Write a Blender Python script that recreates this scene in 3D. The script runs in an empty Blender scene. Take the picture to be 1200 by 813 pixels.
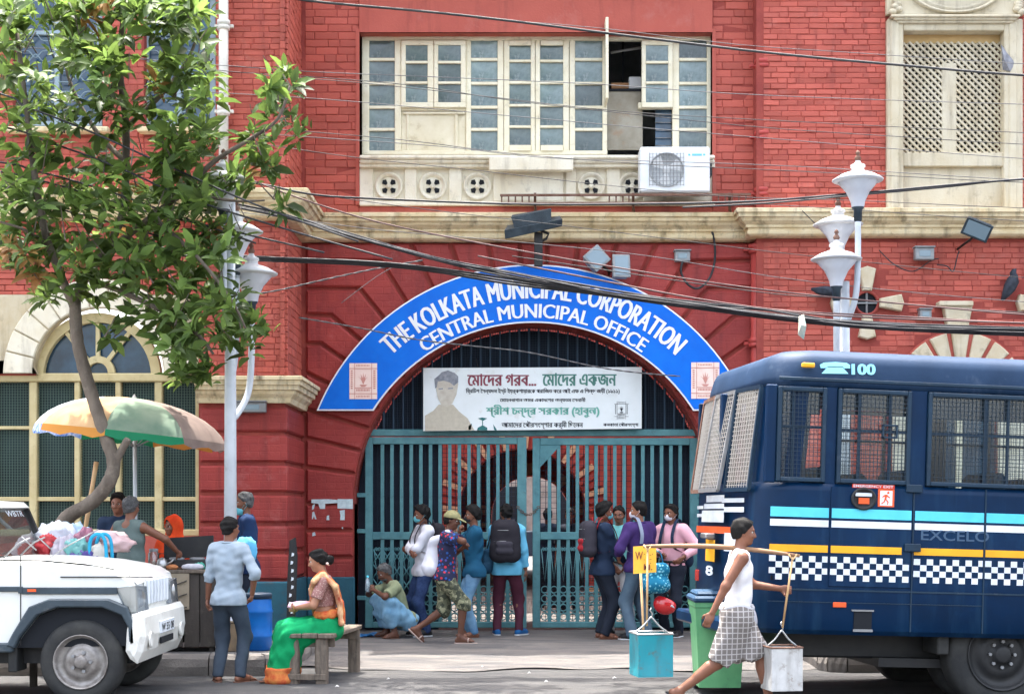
import bpy, math, random
import numpy as np
from math import sin, cos, tan, pi, radians, sqrt, atan2, hypot
from mathutils import Vector, Matrix

random.seed(7)
rng = np.random.default_rng(7)
scene = bpy.context.scene
col = scene.collection

# ------------------------------------------------------------------ camera, sky, sun, exposure
F = 1800.0                     # focal length in photo pixels (photo is 1200 px wide)
CAMZ = 1.7                     # eye height above the road
HZ = 600.0                     # horizon row
cam = bpy.data.cameras.new("camera")
cam.sensor_width = 36.0
cam.lens = 36.0 * F / 1200.0
cam.shift_y = (HZ - 406.5) / 1200.0
cam.clip_start = 0.1
cam.clip_end = 2000
camo = bpy.data.objects.new("camera", cam)
camo.location = (0, 0, CAMZ)
camo.rotation_euler = (radians(90), 0, 0)
col.objects.link(camo)
scene.camera = camo

SUN_EL, SUN_AZ = 73.0, -22.0   # azimuth measured from +Y (away from camera) towards +X
world = bpy.data.worlds.new("World")
scene.world = world
world.use_nodes = True
wn = world.node_tree
for n in list(wn.nodes):
    wn.nodes.remove(n)
sky = wn.nodes.new("ShaderNodeTexSky")
sky.sky_type = 'NISHITA'
sky.sun_disc = False
sky.sun_elevation = radians(SUN_EL)
sky.sun_rotation = radians(SUN_AZ)
sky.air_density = 1.0
sky.dust_density = 6.0
sky.ozone_density = 0.6
bg = wn.nodes.new("ShaderNodeBackground")
bg.inputs['Strength'].default_value = 0.15
wo = wn.nodes.new("ShaderNodeOutputWorld")
shs = wn.nodes.new("ShaderNodeHueSaturation")      # a dusty, washed-out city sky
shs.inputs['Saturation'].default_value = 0.55
wn.links.new(sky.outputs[0], shs.inputs['Color'])
wn.links.new(shs.outputs[0], bg.inputs[0])
wn.links.new(bg.outputs[0], wo.inputs[0])

sl = bpy.data.lights.new("sun", 'SUN')
sl.energy = 2.0
sl.angle = radians(0.6)
sl.color = (1.0, 0.95, 0.87)
so = bpy.data.objects.new("sun", sl)
az, el = radians(SUN_AZ), radians(SUN_EL)
sdir = Vector((cos(el) * sin(az), cos(el) * cos(az), sin(el)))
so.rotation_euler = sdir.to_track_quat('Z', 'Y').to_euler()
so.location = (0, 0, 30)
col.objects.link(so)

scene.view_settings.view_transform = 'Standard'
scene.view_settings.look = 'None'
scene.view_settings.gamma = 1.0
scene.view_settings.exposure = 2.72
scene.cycles.max_bounces = 8
scene.cycles.diffuse_bounces = 4
scene.cycles.transparent_max_bounces = 24
scene.cycles.use_adaptive_sampling = True
scene.cycles.adaptive_threshold = 0.02
try:
    scene.cycles.use_denoising = True
except Exception:
    pass


def W(px, py, d):
    """a point of the photograph at distance d"""
    return ((px - 600.0) * d / F, d, CAMZ + (HZ - py) * d / F)


def WX(px, d):
    return (px - 600.0) * d / F


def WZ(py, d):
    return CAMZ + (HZ - py) * d / F


# ------------------------------------------------------------------ objects
def tag(o, label=None, cat=None, group=None, kind=None):
    if label:
        o['label'] = label
    if cat:
        o['category'] = cat
    if group:
        o['group'] = group
    if kind:
        o['kind'] = kind
    return o


def thing(name, label, cat, loc=(0, 0, 0), rz=0.0, group=None, rot=None):
    o = bpy.data.objects.new(name, None)
    o.empty_display_size = 0.1
    o.location = loc
    o.rotation_euler = rot if rot else (0, 0, rz)
    col.objects.link(o)
    return tag(o, label, cat, group)


def copy_tree(o, parent=None):
    c = o.copy()
    col.objects.link(c)
    if parent is not None:
        c.parent = parent
    for ch in list(o.children):
        copy_tree(ch, c)
    return c


def inset(poly, c):
    n = len(poly)
    A = sum(poly[i][0] * poly[(i + 1) % n][1] - poly[(i + 1) % n][0] * poly[i][1] for i in range(n))
    s = 1.0 if A > 0 else -1.0
    out = []
    for i in range(n):
        p0, p1, p2 = poly[i - 1], poly[i], poly[(i + 1) % n]
        d1 = (p1[0] - p0[0], p1[1] - p0[1]); l1 = hypot(*d1) or 1e-9
        d2 = (p2[0] - p1[0], p2[1] - p1[1]); l2 = hypot(*d2) or 1e-9
        n1 = (-d1[1] / l1 * s, d1[0] / l1 * s)
        n2 = (-d2[1] / l2 * s, d2[0] / l2 * s)
        bx, by = n1[0] + n2[0], n1[1] + n2[1]
        bl = bx * bx + by * by
        if bl < 0.15:
            bx, by, bl = n1[0], n1[1], 2.0
        k = 2.0 * c / bl
        out.append((p1[0] + bx * k, p1[1] + by * k))
    return out


class MB:
    def __init__(self):
        self.v = []; self.f = []; self.m = []; self.s = []

    def add(self, vs, fs, mi=0, sm=False):
        o = len(self.v)
        self.v.extend([tuple(p) for p in vs])
        for f in fs:
            self.f.append([i + o for i in f]); self.m.append(mi); self.s.append(sm)
        return self

    def box(self, x0, x1, y0, y1, z0, z1, mi=0, ch=0.0):
        x0, x1 = min(x0, x1), max(x0, x1); y0, y1 = min(y0, y1), max(y0, y1); z0, z1 = min(z0, z1), max(z0, z1)
        if ch <= 0:
            vs = [(x, y, z) for x in (x0, x1) for y in (y0, y1) for z in (z0, z1)]
            return self.add(vs, [(0, 1, 3, 2), (4, 6, 7, 5), (0, 4, 5, 1), (2, 3, 7, 6), (0, 2, 6, 4), (1, 5, 7, 3)], mi)
        ch = min(ch, (x1 - x0) * .45, (y1 - y0) * .45, (z1 - z0) * .45)
        X = (x0, x1); Y = (y0, y1); Z = (z0, z1)
        vs = []; idx = {}
        for i in (0, 1):
            for j in (0, 1):
                for k in (0, 1):
                    sx, sy, sz = (1 - 2 * i) * ch, (1 - 2 * j) * ch, (1 - 2 * k) * ch
                    for a in range(3):
                        p = [X[i] + sx, Y[j] + sy, Z[k] + sz]
                        p[a] = (X[i], Y[j], Z[k])[a]
                        idx[(i, j, k, a)] = len(vs); vs.append(p)
        fs = []
        for i in (0, 1):
            fs.append([idx[(i, 0, 0, 0)], idx[(i, 0, 1, 0)], idx[(i, 1, 1, 0)], idx[(i, 1, 0, 0)]])
            fs.append([idx[(0, i, 0, 1)], idx[(1, i, 0, 1)], idx[(1, i, 1, 1)], idx[(0, i, 1, 1)]])
            fs.append([idx[(0, 0, i, 2)], idx[(0, 1, i, 2)], idx[(1, 1, i, 2)], idx[(1, 0, i, 2)]])
        for a in (0, 1):
            for b in (0, 1):
                fs.append([idx[(a, b, 0, 0)], idx[(a, b, 1, 0)], idx[(a, b, 1, 1)], idx[(a, b, 0, 1)]])
                fs.append([idx[(a, 0, b, 0)], idx[(a, 1, b, 0)], idx[(a, 1, b, 2)], idx[(a, 0, b, 2)]])
                fs.append([idx[(0, a, b, 1)], idx[(1, a, b, 1)], idx[(1, a, b, 2)], idx[(0, a, b, 2)]])
        for i in (0, 1):
            for j in (0, 1):
                for k in (0, 1):
                    fs.append([idx[(i, j, k, 0)], idx[(i, j, k, 1)], idx[(i, j, k, 2)]])
        return self.add(vs, fs, mi)

    def pbox(self, px0, py0, px1, py1, d0, d1, mi=0, ch=0.0):
        """box whose front face (at distance d0) spans the given photo rectangle"""
        return self.box(WX(px0, d0), WX(px1, d0), d0, d1, WZ(py1, d0), WZ(py0, d0), mi, ch)

    def prism(self, poly, y0, y1, ch=0.0, mi=0, back=False):
        """poly in (x, z); y0 = front, y1 = back"""
        n = len(poly)
        if ch > 0:
            q = inset(poly, ch)
            vs = [(p[0], y0, p[1]) for p in q] + [(p[0], y0 + ch, p[1]) for p in poly] + [(p[0], y1, p[1]) for p in poly]
            fs = [list(range(n))]
            for i in range(n):
                j = (i + 1) % n
                fs.append([i, n + i, n + j, j]); fs.append([n + i, 2 * n + i, 2 * n + j, n + j])
            if back:
                fs.append(list(range(3 * n - 1, 2 * n - 1, -1)))
        else:
            vs = [(p[0], y0, p[1]) for p in poly] + [(p[0], y1, p[1]) for p in poly]
            fs = [list(range(n))]
            for i in range(n):
                j = (i + 1) % n
                fs.append([i, n + i, n + j, j])
            if back:
                fs.append(list(range(2 * n - 1, n - 1, -1)))
        return self.add(vs, fs, mi)

    def tube(self, pts, r, n=8, mi=0, caps=True, sm=True, flat=None):
        pts = [Vector(p) for p in pts]
        m = len(pts)
        rs = list(r) if hasattr(r, '__len__') else [r] * m
        vs = []; fs = []
        up = None
        for i, p in enumerate(pts):
            t = (pts[min(i + 1, m - 1)] - pts[max(i - 1, 0)])
            if t.length < 1e-9:
                t = Vector((0, 0, 1))
            t.normalize()
            if up is None:
                up = t.orthogonal().normalized() if flat is None else (Vector(flat) - t * t.dot(Vector(flat))).normalized()
            else:
                up = (up - t * t.dot(up))
                up = up.normalized() if up.length > 1e-6 else t.orthogonal().normalized()
            b = t.cross(up)
            for k in range(n):
                a = 2 * pi * k / n
                vs.append(p + (up * cos(a) + b * sin(a)) * rs[i])
        for i in range(m - 1):
            for k in range(n):
                k2 = (k + 1) % n
                fs.append([i * n + k, i * n + k2, (i + 1) * n + k2, (i + 1) * n + k])
        self.add(vs, fs, mi, sm)
        if caps:
            o = len(self.v) - len(vs)
            self.f.append([o + k for k in range(n)][::-1]); self.m.append(mi); self.s.append(False)
            self.f.append([o + (m - 1) * n + k for k in range(n)]); self.m.append(mi); self.s.append(False)
        return self

    def lathe(self, prof, n=16, c=(0, 0, 0), mi=0, sm=True, axis='z', M=None):
        vs = []; fs = []
        for (r, z) in prof:
            for k in range(n):
                a = 2 * pi * k / n
                if axis == 'z':
                    p = (r * cos(a), r * sin(a), z)
                elif axis == 'y':
                    p = (r * cos(a), z, r * sin(a))
                else:
                    p = (z, r * cos(a), r * sin(a))
                if M is not None:
                    p = M @ Vector(p)
                vs.append((p[0] + c[0], p[1] + c[1], p[2] + c[2]))
        for i in range(len(prof) - 1):
            for k in range(n):
                k2 = (k + 1) % n
                fs.append([i * n + k, i * n + k2, (i + 1) * n + k2, (i + 1) * n + k])
        self.add(vs, fs, mi, sm)
        return self

    def sphere(self, c, r, nu=10, nv=7, mi=0):
        rr = r if hasattr(r, '__len__') else (r, r, r)
        vs = []; fs = []
        for i in range(nv + 1):
            t = pi * i / nv
            for k in range(nu):
                a = 2 * pi * k / nu
                vs.append((c[0] + rr[0] * sin(t) * cos(a), c[1] + rr[1] * sin(t) * sin(a), c[2] + rr[2] * cos(t)))
        for i in range(nv):
            for k in range(nu):
                k2 = (k + 1) % nu
                fs.append([i * nu + k, (i + 1) * nu + k, (i + 1) * nu + k2, i * nu + k2])
        return self.add(vs, fs, mi, True)

    def beam(self, a, b, w, h, mi=0, up=(0, 0, 1)):
        """rectangular bar from a to b, w across, h along up"""
        a = Vector(a); b = Vector(b); t = (b - a).normalized()
        u = Vector(up); u = (u - t * t.dot(u))
        u = u.normalized() if u.length > 1e-6 else t.orthogonal().normalized()
        s = t.cross(u)
        vs = []
        for p in (a, b):
            for (i, j) in ((-1, -1), (1, -1), (1, 1), (-1, 1)):
                vs.append(p + s * (w / 2 * i) + u * (h / 2 * j))
        return self.add(vs, [(0, 3, 2, 1), (4, 5, 6, 7), (0, 1, 5, 4), (1, 2, 6, 5), (2, 3, 7, 6), (3, 0, 4, 7)], mi)

    def xform(self, fn):
        self.v = [tuple(fn(p)) for p in self.v]
        return self

    def mesh(self, name, mats):
        me = bpy.data.meshes.new(name)
        me.from_pydata(self.v, [], self.f)
        ml = mats if isinstance(mats, (list, tuple)) else [mats]
        for m in ml:
            me.materials.append(m)
        me.polygons.foreach_set('material_index', self.m)
        me.polygons.foreach_set('use_smooth', self.s)
        me.validate()
        me.update()
        return me

    def build(self, name, mats, parent=None, loc=None, kind=None, label=None, fix=True):
        me = self.mesh(name, mats)
        if fix:
            fix_normals(me)
        o = bpy.data.objects.new(name, me)
        col.objects.link(o)
        if parent is not None:
            o.parent = parent
        if loc is not None:
            o.location = loc
        if kind:
            o['kind'] = kind
        if label:
            o['label'] = label
        return o


import bmesh


def fix_normals(me):
    bm = bmesh.new(); bm.from_mesh(me)
    bmesh.ops.recalc_face_normals(bm, faces=bm.faces)
    bm.to_mesh(me); bm.free()


def link_mesh(name, me, parent=None, loc=None, rot=None, scale=None, kind=None):
    o = bpy.data.objects.new(name, me)
    col.objects.link(o)
    if parent is not None:
        o.parent = parent
    if loc is not None:
        o.location = loc
    if rot is not None:
        o.rotation_euler = rot
    if scale is not None:
        o.scale = scale
    if kind:
        o['kind'] = kind
    return o


def catmull(pts, k=6):
    P = [Vector(p) for p in pts]
    out = []
    for i in range(len(P) - 1):
        p0 = P[max(i - 1, 0)]; p1 = P[i]; p2 = P[i + 1]; p3 = P[min(i + 2, len(P) - 1)]
        for s in range(k):
            t = s / k
            out.append(0.5 * ((2 * p1) + (-p0 + p2) * t + (2 * p0 - 5 * p1 + 4 * p2 - p3) * t * t + (-p0 + 3 * p1 - 3 * p2 + p3) * t ** 3))
    out.append(P[-1])
    return out


def text_mesh(s, bold=0.0, sx=1.0):
    """flat glyph outlines: returns verts (x,y), faces, normalised to cap height ~1 and x from 0"""
    cu = bpy.data.curves.new("text", 'FONT')
    cu.body = s
    cu.size = 1.0
    cu.offset = bold
    cu.resolution_u = 3
    cu.fill_mode = 'FRONT'
    ob = bpy.data.objects.new("text", cu)
    col.objects.link(ob)
    dg = bpy.context.evaluated_depsgraph_get()
    dg.update()
    me = bpy.data.meshes.new_from_object(ob.evaluated_get(dg))
    vs = [(v.co.x * sx, v.co.y) for v in me.vertices]
    fs = [list(p.vertices) for p in me.polygons]
    bpy.data.objects.remove(ob); bpy.data.curves.remove(cu); bpy.data.meshes.remove(me)
    if vs:
        x0 = min(v[0] for v in vs)
        vs = [(v[0] - x0, v[1]) for v in vs]
    return vs, fs


def text_fit(mb, s, x0, x1, z0, z1, y, mi=0, bold=0.0, fn=None):
    """fit the text s into a rectangle of the xz plane facing the camera (or map through fn(u, v))"""
    vs, fs = text_mesh(s, bold)
    if not vs:
        return
    a0 = min(v[0] for v in vs); a1 = max(v[0] for v in vs)
    b0 = min(v[1] for v in vs); b1 = max(v[1] for v in vs)
    out = []
    for (x, z) in vs:
        u = (x - a0) / (a1 - a0); v = (z - b0) / (b1 - b0)
        out.append(fn(u, v) if fn else (x0 + u * (x1 - x0), y, z0 + v * (z1 - z0)))
    mb.add(out, fs, mi)


# ------------------------------------------------------------------ materials
MATS = {}


def lin(r, g, b):
    f = lambda c: (c / 12.92 if c <= .04045 else ((c + .055) / 1.055) ** 2.4)
    return (f(r / 255.), f(g / 255.), f(b / 255.))


def mat(name, c, rough=0.7, c2=None, vs=3.0, vamt=1.0, bump=0.0, bs=50.0, metal=0.0, streak=None, spec=0.3,
        brick=None, island=0.0, objvar=0.0, trans=0.0, stretch=None, grime=None, coat=0.0, detail=5.0):
    m = bpy.data.materials.new(name)
    m.use_nodes = True
    nt = m.node_tree; N = nt.nodes; L = nt.links
    p = N['Principled BSDF']
    p.inputs['Roughness'].default_value = rough
    p.inputs['Metallic'].default_value = metal
    p.inputs['Specular IOR Level'].default_value = spec
    if coat:
        p.inputs['Coat Weight'].default_value = coat
        p.inputs['Coat Roughness'].default_value = 0.08
    tc = N.new('ShaderNodeTexCoord')
    rgb = N.new('ShaderNodeRGB'); rgb.outputs[0].default_value = (*c, 1)
    out = rgb.outputs[0]

    def noise(scale, det=5.0, st=None, rgh=0.6):
        n = N.new('ShaderNodeTexNoise'); n.inputs['Scale'].default_value = scale
        n.inputs['Detail'].default_value = det; n.inputs['Roughness'].default_value = rgh
        if st:
            mp = N.new('ShaderNodeMapping'); mp.inputs['Scale'].default_value = st
            L.new(tc.outputs['Object'], mp.inputs[0]); L.new(mp.outputs[0], n.inputs['Vector'])
        else:
            L.new(tc.outputs['Object'], n.inputs['Vector'])
        return n

    def ramp(src, a, b):
        r = N.new('ShaderNodeMapRange'); r.inputs[1].default_value = a; r.inputs[2].default_value = b
        L.new(src, r.inputs[0]); return r.outputs[0]

    def mix(fac, a, b):
        x = N.new('ShaderNodeMix'); x.data_type = 'RGBA'
        if isinstance(fac, float):
            x.inputs[0].default_value = fac
        else:
            L.new(fac, x.inputs[0])
        L.new(a, x.inputs[6])
        if isinstance(b, tuple):
            x.inputs[7].default_value = (*b, 1)
        else:
            L.new(b, x.inputs[7])
        return x.outputs[2]

    def mul(a, v):
        x = N.new('ShaderNodeMath'); x.operation = 'MULTIPLY'; L.new(a, x.inputs[0]); x.inputs[1].default_value = v
        return x.outputs[0]

    if c2 is not None:
        n = noise(vs, detail, stretch)
        out = mix(mul(ramp(n.outputs[0], .35, .68), vamt), out, c2)
    if streak is not None:
        sc, amt = streak
        n = noise(2.2, 6.0, (3.0, 3.0, .35))
        out = mix(mul(ramp(n.outputs[0], .52, .78), amt), out, sc)
    if grime is not None:
        gc, amt, gs = grime
        n = noise(gs, 8.0, None, .72)
        out = mix(mul(ramp(n.outputs[0], .56, .72), amt), out, gc)
    if island or objvar:
        if island:
            g = N.new('ShaderNodeNewGeometry'); src = g.outputs['Random Per Island']; amt = island
        else:
            g = N.new('ShaderNodeObjectInfo'); src = g.outputs['Random']; amt = objvar
        hs = N.new('ShaderNodeHueSaturation')
        mr = N.new('ShaderNodeMapRange'); mr.inputs[3].default_value = 1 - amt; mr.inputs[4].default_value = 1 + amt
        L.new(src, mr.inputs[0]); L.new(mr.outputs[0], hs.inputs['Value'])
        L.new(out, hs.inputs['Color']); out = hs.outputs[0]
    hsrc = None
    if brick is not None:
        bw, bh = brick
        sep = N.new('ShaderNodeSeparateXYZ'); cmb = N.new('ShaderNodeCombineXYZ'); L.new(tc.outputs['Object'], sep.inputs[0])
        ad = N.new('ShaderNodeMath'); ad.operation = 'ADD'; L.new(sep.outputs[0], ad.inputs[0]); L.new(sep.outputs[1], ad.inputs[1])
        L.new(ad.outputs[0], cmb.inputs[0]); L.new(sep.outputs[2], cmb.inputs[1])
        b = N.new('ShaderNodeTexBrick'); b.inputs['Scale'].default_value = 1.0
        b.inputs['Brick Width'].default_value = bw; b.inputs['Row Height'].default_value = bh
        b.inputs['Mortar Size'].default_value = .008; b.inputs['Mortar Smooth'].default_value = .6
        b.inputs['Color1'].default_value = (1, 1, 1, 1); b.inputs['Color2'].default_value = (.9, .9, .9, 1); b.inputs['Mortar'].default_value = (0, 0, 0, 1)
        ns = noise(6.0, 2.0)
        va = N.new('ShaderNodeVectorMath'); va.operation = 'SCALE'; va.inputs['Scale'].default_value = 0.03
        L.new(ns.outputs['Color'], va.inputs[0])
        vb = N.new('ShaderNodeVectorMath'); vb.operation = 'ADD'; L.new(cmb.outputs[0], vb.inputs[0]); L.new(va.outputs[0], vb.inputs[1])
        L.new(vb.outputs[0], b.inputs['Vector'])
        hsrc = mul(b.outputs['Color'], .8)
    if bump:
        n = noise(bs, 6.0)
        h = n.outputs[0]
        if hsrc is not None:
            ad = N.new('ShaderNodeMath'); ad.operation = 'ADD'; L.new(h, ad.inputs[0]); L.new(hsrc, ad.inputs[1]); h = ad.outputs[0]
        bp = N.new('ShaderNodeBump'); bp.inputs['Strength'].default_value = bump; bp.inputs['Distance'].default_value = 0.012
        L.new(h, bp.inputs['Height']); L.new(bp.outputs[0], p.inputs['Normal'])
    L.new(out, p.inputs['Base Color'])
    if trans:
        t = N.new('ShaderNodeBsdfTranslucent')
        hs = N.new('ShaderNodeHueSaturation'); hs.inputs['Value'].default_value = 1.6; hs.inputs['Hue'].default_value = .485
        L.new(out, hs.inputs['Color']); L.new(hs.outputs[0], t.inputs[0])
        ms = N.new('ShaderNodeMixShader'); ms.inputs[0].default_value = trans
        L.new(p.outputs[0], ms.inputs[1]); L.new(t.outputs[0], ms.inputs[2])
        L.new(ms.outputs[0], N['Material Output'].inputs[0])
    MATS[name] = m
    return m


def glass(name, tint=(1, 1, 1), refl=0.5, rough=0.02, dirt=0.1, dcol=(.3, .3, .28)):
    m = bpy.data.materials.new(name); m.use_nodes = True
    nt = m.node_tree; N = nt.nodes; L = nt.links
    for n in list(N):
        N.remove(n)
    o = N.new('ShaderNodeOutputMaterial')
    tr = N.new('ShaderNodeBsdfTransparent'); tr.inputs[0].default_value = (*tint, 1)
    gl = N.new('ShaderNodeBsdfGlossy'); gl.inputs['Roughness'].default_value = rough
    df = N.new('ShaderNodeBsdfDiffuse'); df.inputs[0].default_value = (*dcol, 1)
    fr = N.new('ShaderNodeFresnel'); fr.inputs[0].default_value = 1.5
    ad = N.new('ShaderNodeMath'); ad.operation = 'MULTIPLY_ADD'; ad.inputs[1].default_value = 1.0; ad.inputs[2].default_value = refl * .1
    L.new(fr.outputs[0], ad.inputs[0])
    m1 = N.new('ShaderNodeMixShader'); m2 = N.new('ShaderNodeMixShader')
    L.new(ad.outputs[0], m1.inputs[0]); L.new(tr.outputs[0], m1.inputs[1]); L.new(gl.outputs[0], m1.inputs[2])
    m2.inputs[0].default_value = dirt
    L.new(m1.outputs[0], m2.inputs[1]); L.new(df.outputs[0], m2.inputs[2])
    L.new(m2.outputs[0], o.inputs[0])
    return m


RED = (0.45, 0.102, 0.072)
mRED = mat('red_paint', RED, .62, (0.40, .084, .060), 1.6, 1, .35, 30, streak=((.16, .035, .03), .6), grime=((.46, .17, .14), .5, 2.6))
mBRICK = mat('red_brick', RED, .62, (0.40, .084, .060), 1.6, 1, .5, 38, island=.16, streak=((.15, .035, .03), .65), grime=((.47, .18, .145), .5, 2.6))
mBRICKO = mat('red_brick_single', RED, .62, (0.40, .084, .060), 1.6, 1, .5, 38, objvar=.16, streak=((.15, .035, .03), .65), grime=((.47, .18, .145), .5, 2.6))
mRUST = mat('red_rusticated', (0.34, .048, .040), .58, (0.26, .034, .032), 2.0, 1, .45, 30, brick=(.26, .092), streak=((.12, .02, .02), .65), objvar=.1, grime=((.42, .14, .125), .45, 3))
mMORT = mat('red_mortar', (.34, .068, .05), .8, (.23, .04, .034), 3, 1, .5, 60)
mCREAM = mat('cream_stucco', lin(230, 224, 206), .75, lin(218, 208, 184), 2.5, 1, .25, 40, streak=(lin(120, 105, 85), .55), grime=(lin(95, 85, 70), .35, 7))
mCREAM2 = mat('cream_stucco_right', lin(206, 198, 176), .75, lin(194, 182, 154), 2.5, 1, .3, 40, streak=(lin(112, 98, 80), .6), grime=(lin(95, 85, 70), .4, 6))
mCREAM3 = mat('dirty_stucco', lin(206, 196, 172), .8, lin(188, 172, 140), 3, 1, .35, 40, streak=(lin(96, 84, 70), .75), grime=(lin(88, 78, 66), .6, 4))
mCREAMW2 = mat('dull_woodwork', lin(206, 192, 148), .6, lin(190, 172, 126), 4, 1, .15, 60, grime=(lin(110, 96, 72), .5, 9))
mCORN = mat('stained_cornice', lin(226, 212, 178), .8, lin(206, 184, 140), 3.5, 1, .35, 50, streak=(lin(80, 66, 50), .85), grime=(lin(70, 60, 48), .55, 9))
mCREAMW = mat('cream_woodwork', lin(234, 228, 204), .55, lin(220, 210, 180), 4, 1, .15, 60, grime=(lin(130, 115, 90), .4, 12))
mWHITE = mat('white_enamel', (.74, .74, .73), .4, (.66, .66, .64), 4, 1, .05, 60, grime=((.42, .4, .37), .25, 10))
mTEALP = mat('teal_plinth', lin(50, 100, 115), .7, lin(40, 80, 96), 3, 1, .35, 40, grime=(lin(90, 95, 95), .5, 6))
mGATE = mat('gate_teal', lin(92, 142, 146), .45, lin(72, 120, 128), 5, 1, .1, 80, grime=(lin(55, 60, 60), .4, 14))
mDKMESH = mat('dark_mesh', lin(34, 48, 62), .7)
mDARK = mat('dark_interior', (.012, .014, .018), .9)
mBLACK = mat('black_plastic', (.018, .019, .021), .5, (.03, .03, .03), 6)
mRUBBER = mat('rubber', (.022, .023, .024), .75, (.045, .045, .042), 5, 1, .2, 60)
mGREYM = mat('grey_metal', (.27, .28, .29), .45, (.2, .2, .2), 6, 1, .08, 60, metal=.3)
mSTEEL = mat('steel', (.5, .5, .5), .35, (.35, .35, .34), 8, 1, .05, 60, metal=.8)
mRUSTY = mat('rusty_iron', (.13, .06, .04), .8, (.2, .12, .09), 12, 1, .3, 60)
mLAMP = mat('lamp_white', (.66, .67, .68), .35, (.55, .55, .55), 5, 1, .03, 60, grime=((.35, .33, .3), .35, 9))
mPOLE = mat('pole_grey', (.56, .6, .64), .45, (.46, .5, .54), 3, 1, .06, 60, grime=((.3, .29, .28), .4, 8))
# ------------------------------------------------------------------ the setting: road, forecourt, pavements, kerbs
mASPH = mat('asphalt', (.08, .078, .077), .9, (.04, .041, .045), 1.3, .9, .9, 70, stretch=(.8, 2.6, 1), grime=((.12, .115, .108), .6, 3.0))
mFORE = mat('worn_concrete', (.15, .137, .126), .9, (.07, .07, .076), 1.5, .9, .9, 50, stretch=(.8, 2.8, 1), grime=((.19, .172, .155), .5, 4))
mPAVE = mat('paving', (.16, .152, .146), .9, (.115, .113, .112), 1.4, 1, .5, 60, grime=((.09, .09, .09), .5, 3), objvar=.1)
mKERB = mat('kerb_concrete', (.22, .2, .18), .9, (.17, .155, .145), 2.5, 1, .7, 45, grime=((.1, .095, .09), .6, 5), objvar=.1)


def struct(mb, name, m, parent=None):
    o = mb.build(name, m, parent)
    o['kind'] = 'structure'
    return o


g = MB(); g.add([(-160, -60, -.03), (160, -60, -.03), (160, 160, -.03), (-160, 160, -.03)], [(0, 1, 2, 3)])
struct(g, 'ground', mASPH)
rd = MB()
nx, ny = 60, 40
vs = []
for j in range(ny + 1):
    for i in range(nx + 1):
        x = -30 + 60 * i / nx; y = -12 + 29.5 * j / ny
        vs.append((x, y, .008 * sin(x * 1.3 + y) * sin(y * .9)))
rd.add(vs, [(j * (nx + 1) + i, j * (nx + 1) + i + 1, (j + 1) * (nx + 1) + i + 1, (j + 1) * (nx + 1) + i) for j in range(ny) for i in range(nx)], 0, True)
struct(rd, 'road', mASPH)

KL, KR = 16.0, 16.25            # kerb faces left and right of the forecourt
FX0, FX1 = -2.35, 3.3           # forecourt between the kerbs
PZ = 0.21                       # pavement height


def gz(x, y):
    """height of the forecourt"""
    t = min(max((y - 16.6) / 3.0, 0), 1)
    return 0.012 + .055 * t


fc = MB()
nx, ny = 40, 30
vs = []
for j in range(ny + 1):
    for i in range(nx + 1):
        x = FX0 + (FX1 - FX0) * i / nx
        y = 16.55 + .16 * sin(x * 2.1) + .1 * sin(x * 5.3 + 1) + (21.3 - 16.5) * j / ny
        vs.append((x, y, gz(x, y) + .006 * sin(3 * x + 2 * y) + .004 * sin(7 * x - 5 * y)))
fc.add(vs, [(j * (nx + 1) + i, j * (nx + 1) + i + 1, (j + 1) * (nx + 1) + i + 1, (j + 1) * (nx + 1) + i) for j in range(ny) for i in range(nx)], 0, True)
struct(fc, 'forecourt', mFORE)


def pavement(name, x0, x1, y0, y1, sx, sy):
    b = MB(); b.box(x0, x1, y0, y1, -.02, PZ - .012)
    o = struct(b, name, mMORTG)
    r = random.Random(3)
    j = 0
    y = y0
    while y < y1 - .02:
        x = x0 - (j % 2) * sx * .5
        while x < x1:
            a, c = max(x, x0), min(x + sx, x1)
            if c - a > .08:
                s = MB(); h = PZ + r.uniform(-.006, .004)
                s.box(a + .006, c - .006, y + .006, min(y + sy, y1) - .006, PZ - .04, h, 0, .006)
                s.build('paving_slab', mPAVE, o)
            x += sx
        y += sy; j += 1
    return o


mMORTG = mat('paving_joint', (.12, .115, .11), .95)
pl = pavement('pavement_left', -9.5, FX0 - .16, KL + .17, 19.6, .9, .6)
pr = pavement('pavement_right', FX1 + .16, 12.5, KR + .17, 20.9, .9, .6)


def kerb(name, pts, depth, parent):
    """a row of kerb stones along pts (x, y) with worn rounded tops"""
    r = random.Random(len(pts) + int(pts[0][0] * 10))
    P = [Vector((p[0], p[1], 0)) for p in pts]
    for i in range(len(P) - 1):
        a, b = P[i], P[i + 1]
        t = (b - a).normalized(); nrm = Vector((-t.y, t.x, 0))
        a = a + t * .006; b = b - t * .006
        h = PZ + r.uniform(-.015, .02)
        prof = [(0, -.02), (-.012, h * .45), (.0, h * .8), (.035, h), (depth * .7, h + .004), (depth, h - .01), (depth, -.02)]
        m = MB()
        n = 5
        vs = []
        for k in range(n + 1):
            c = a.lerp(b, k / n)
            for (u, z) in prof:
                j = r.uniform(-.008, .008)
                vs.append((c.x + nrm.x * (u + j), c.y + nrm.y * (u + j), z + (j if z > 0 else 0)))
        q = len(prof)
        fs = [(k * q + i2, k * q + i2 + 1, (k + 1) * q + i2 + 1, (k + 1) * q + i2) for k in range(n) for i2 in range(q - 1)]
        fs += [list(range(q)), [n * q + k for k in range(q)][::-1]]
        m.add(vs, fs)
        m.build('kerb_stone', mKERB, parent)


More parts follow.
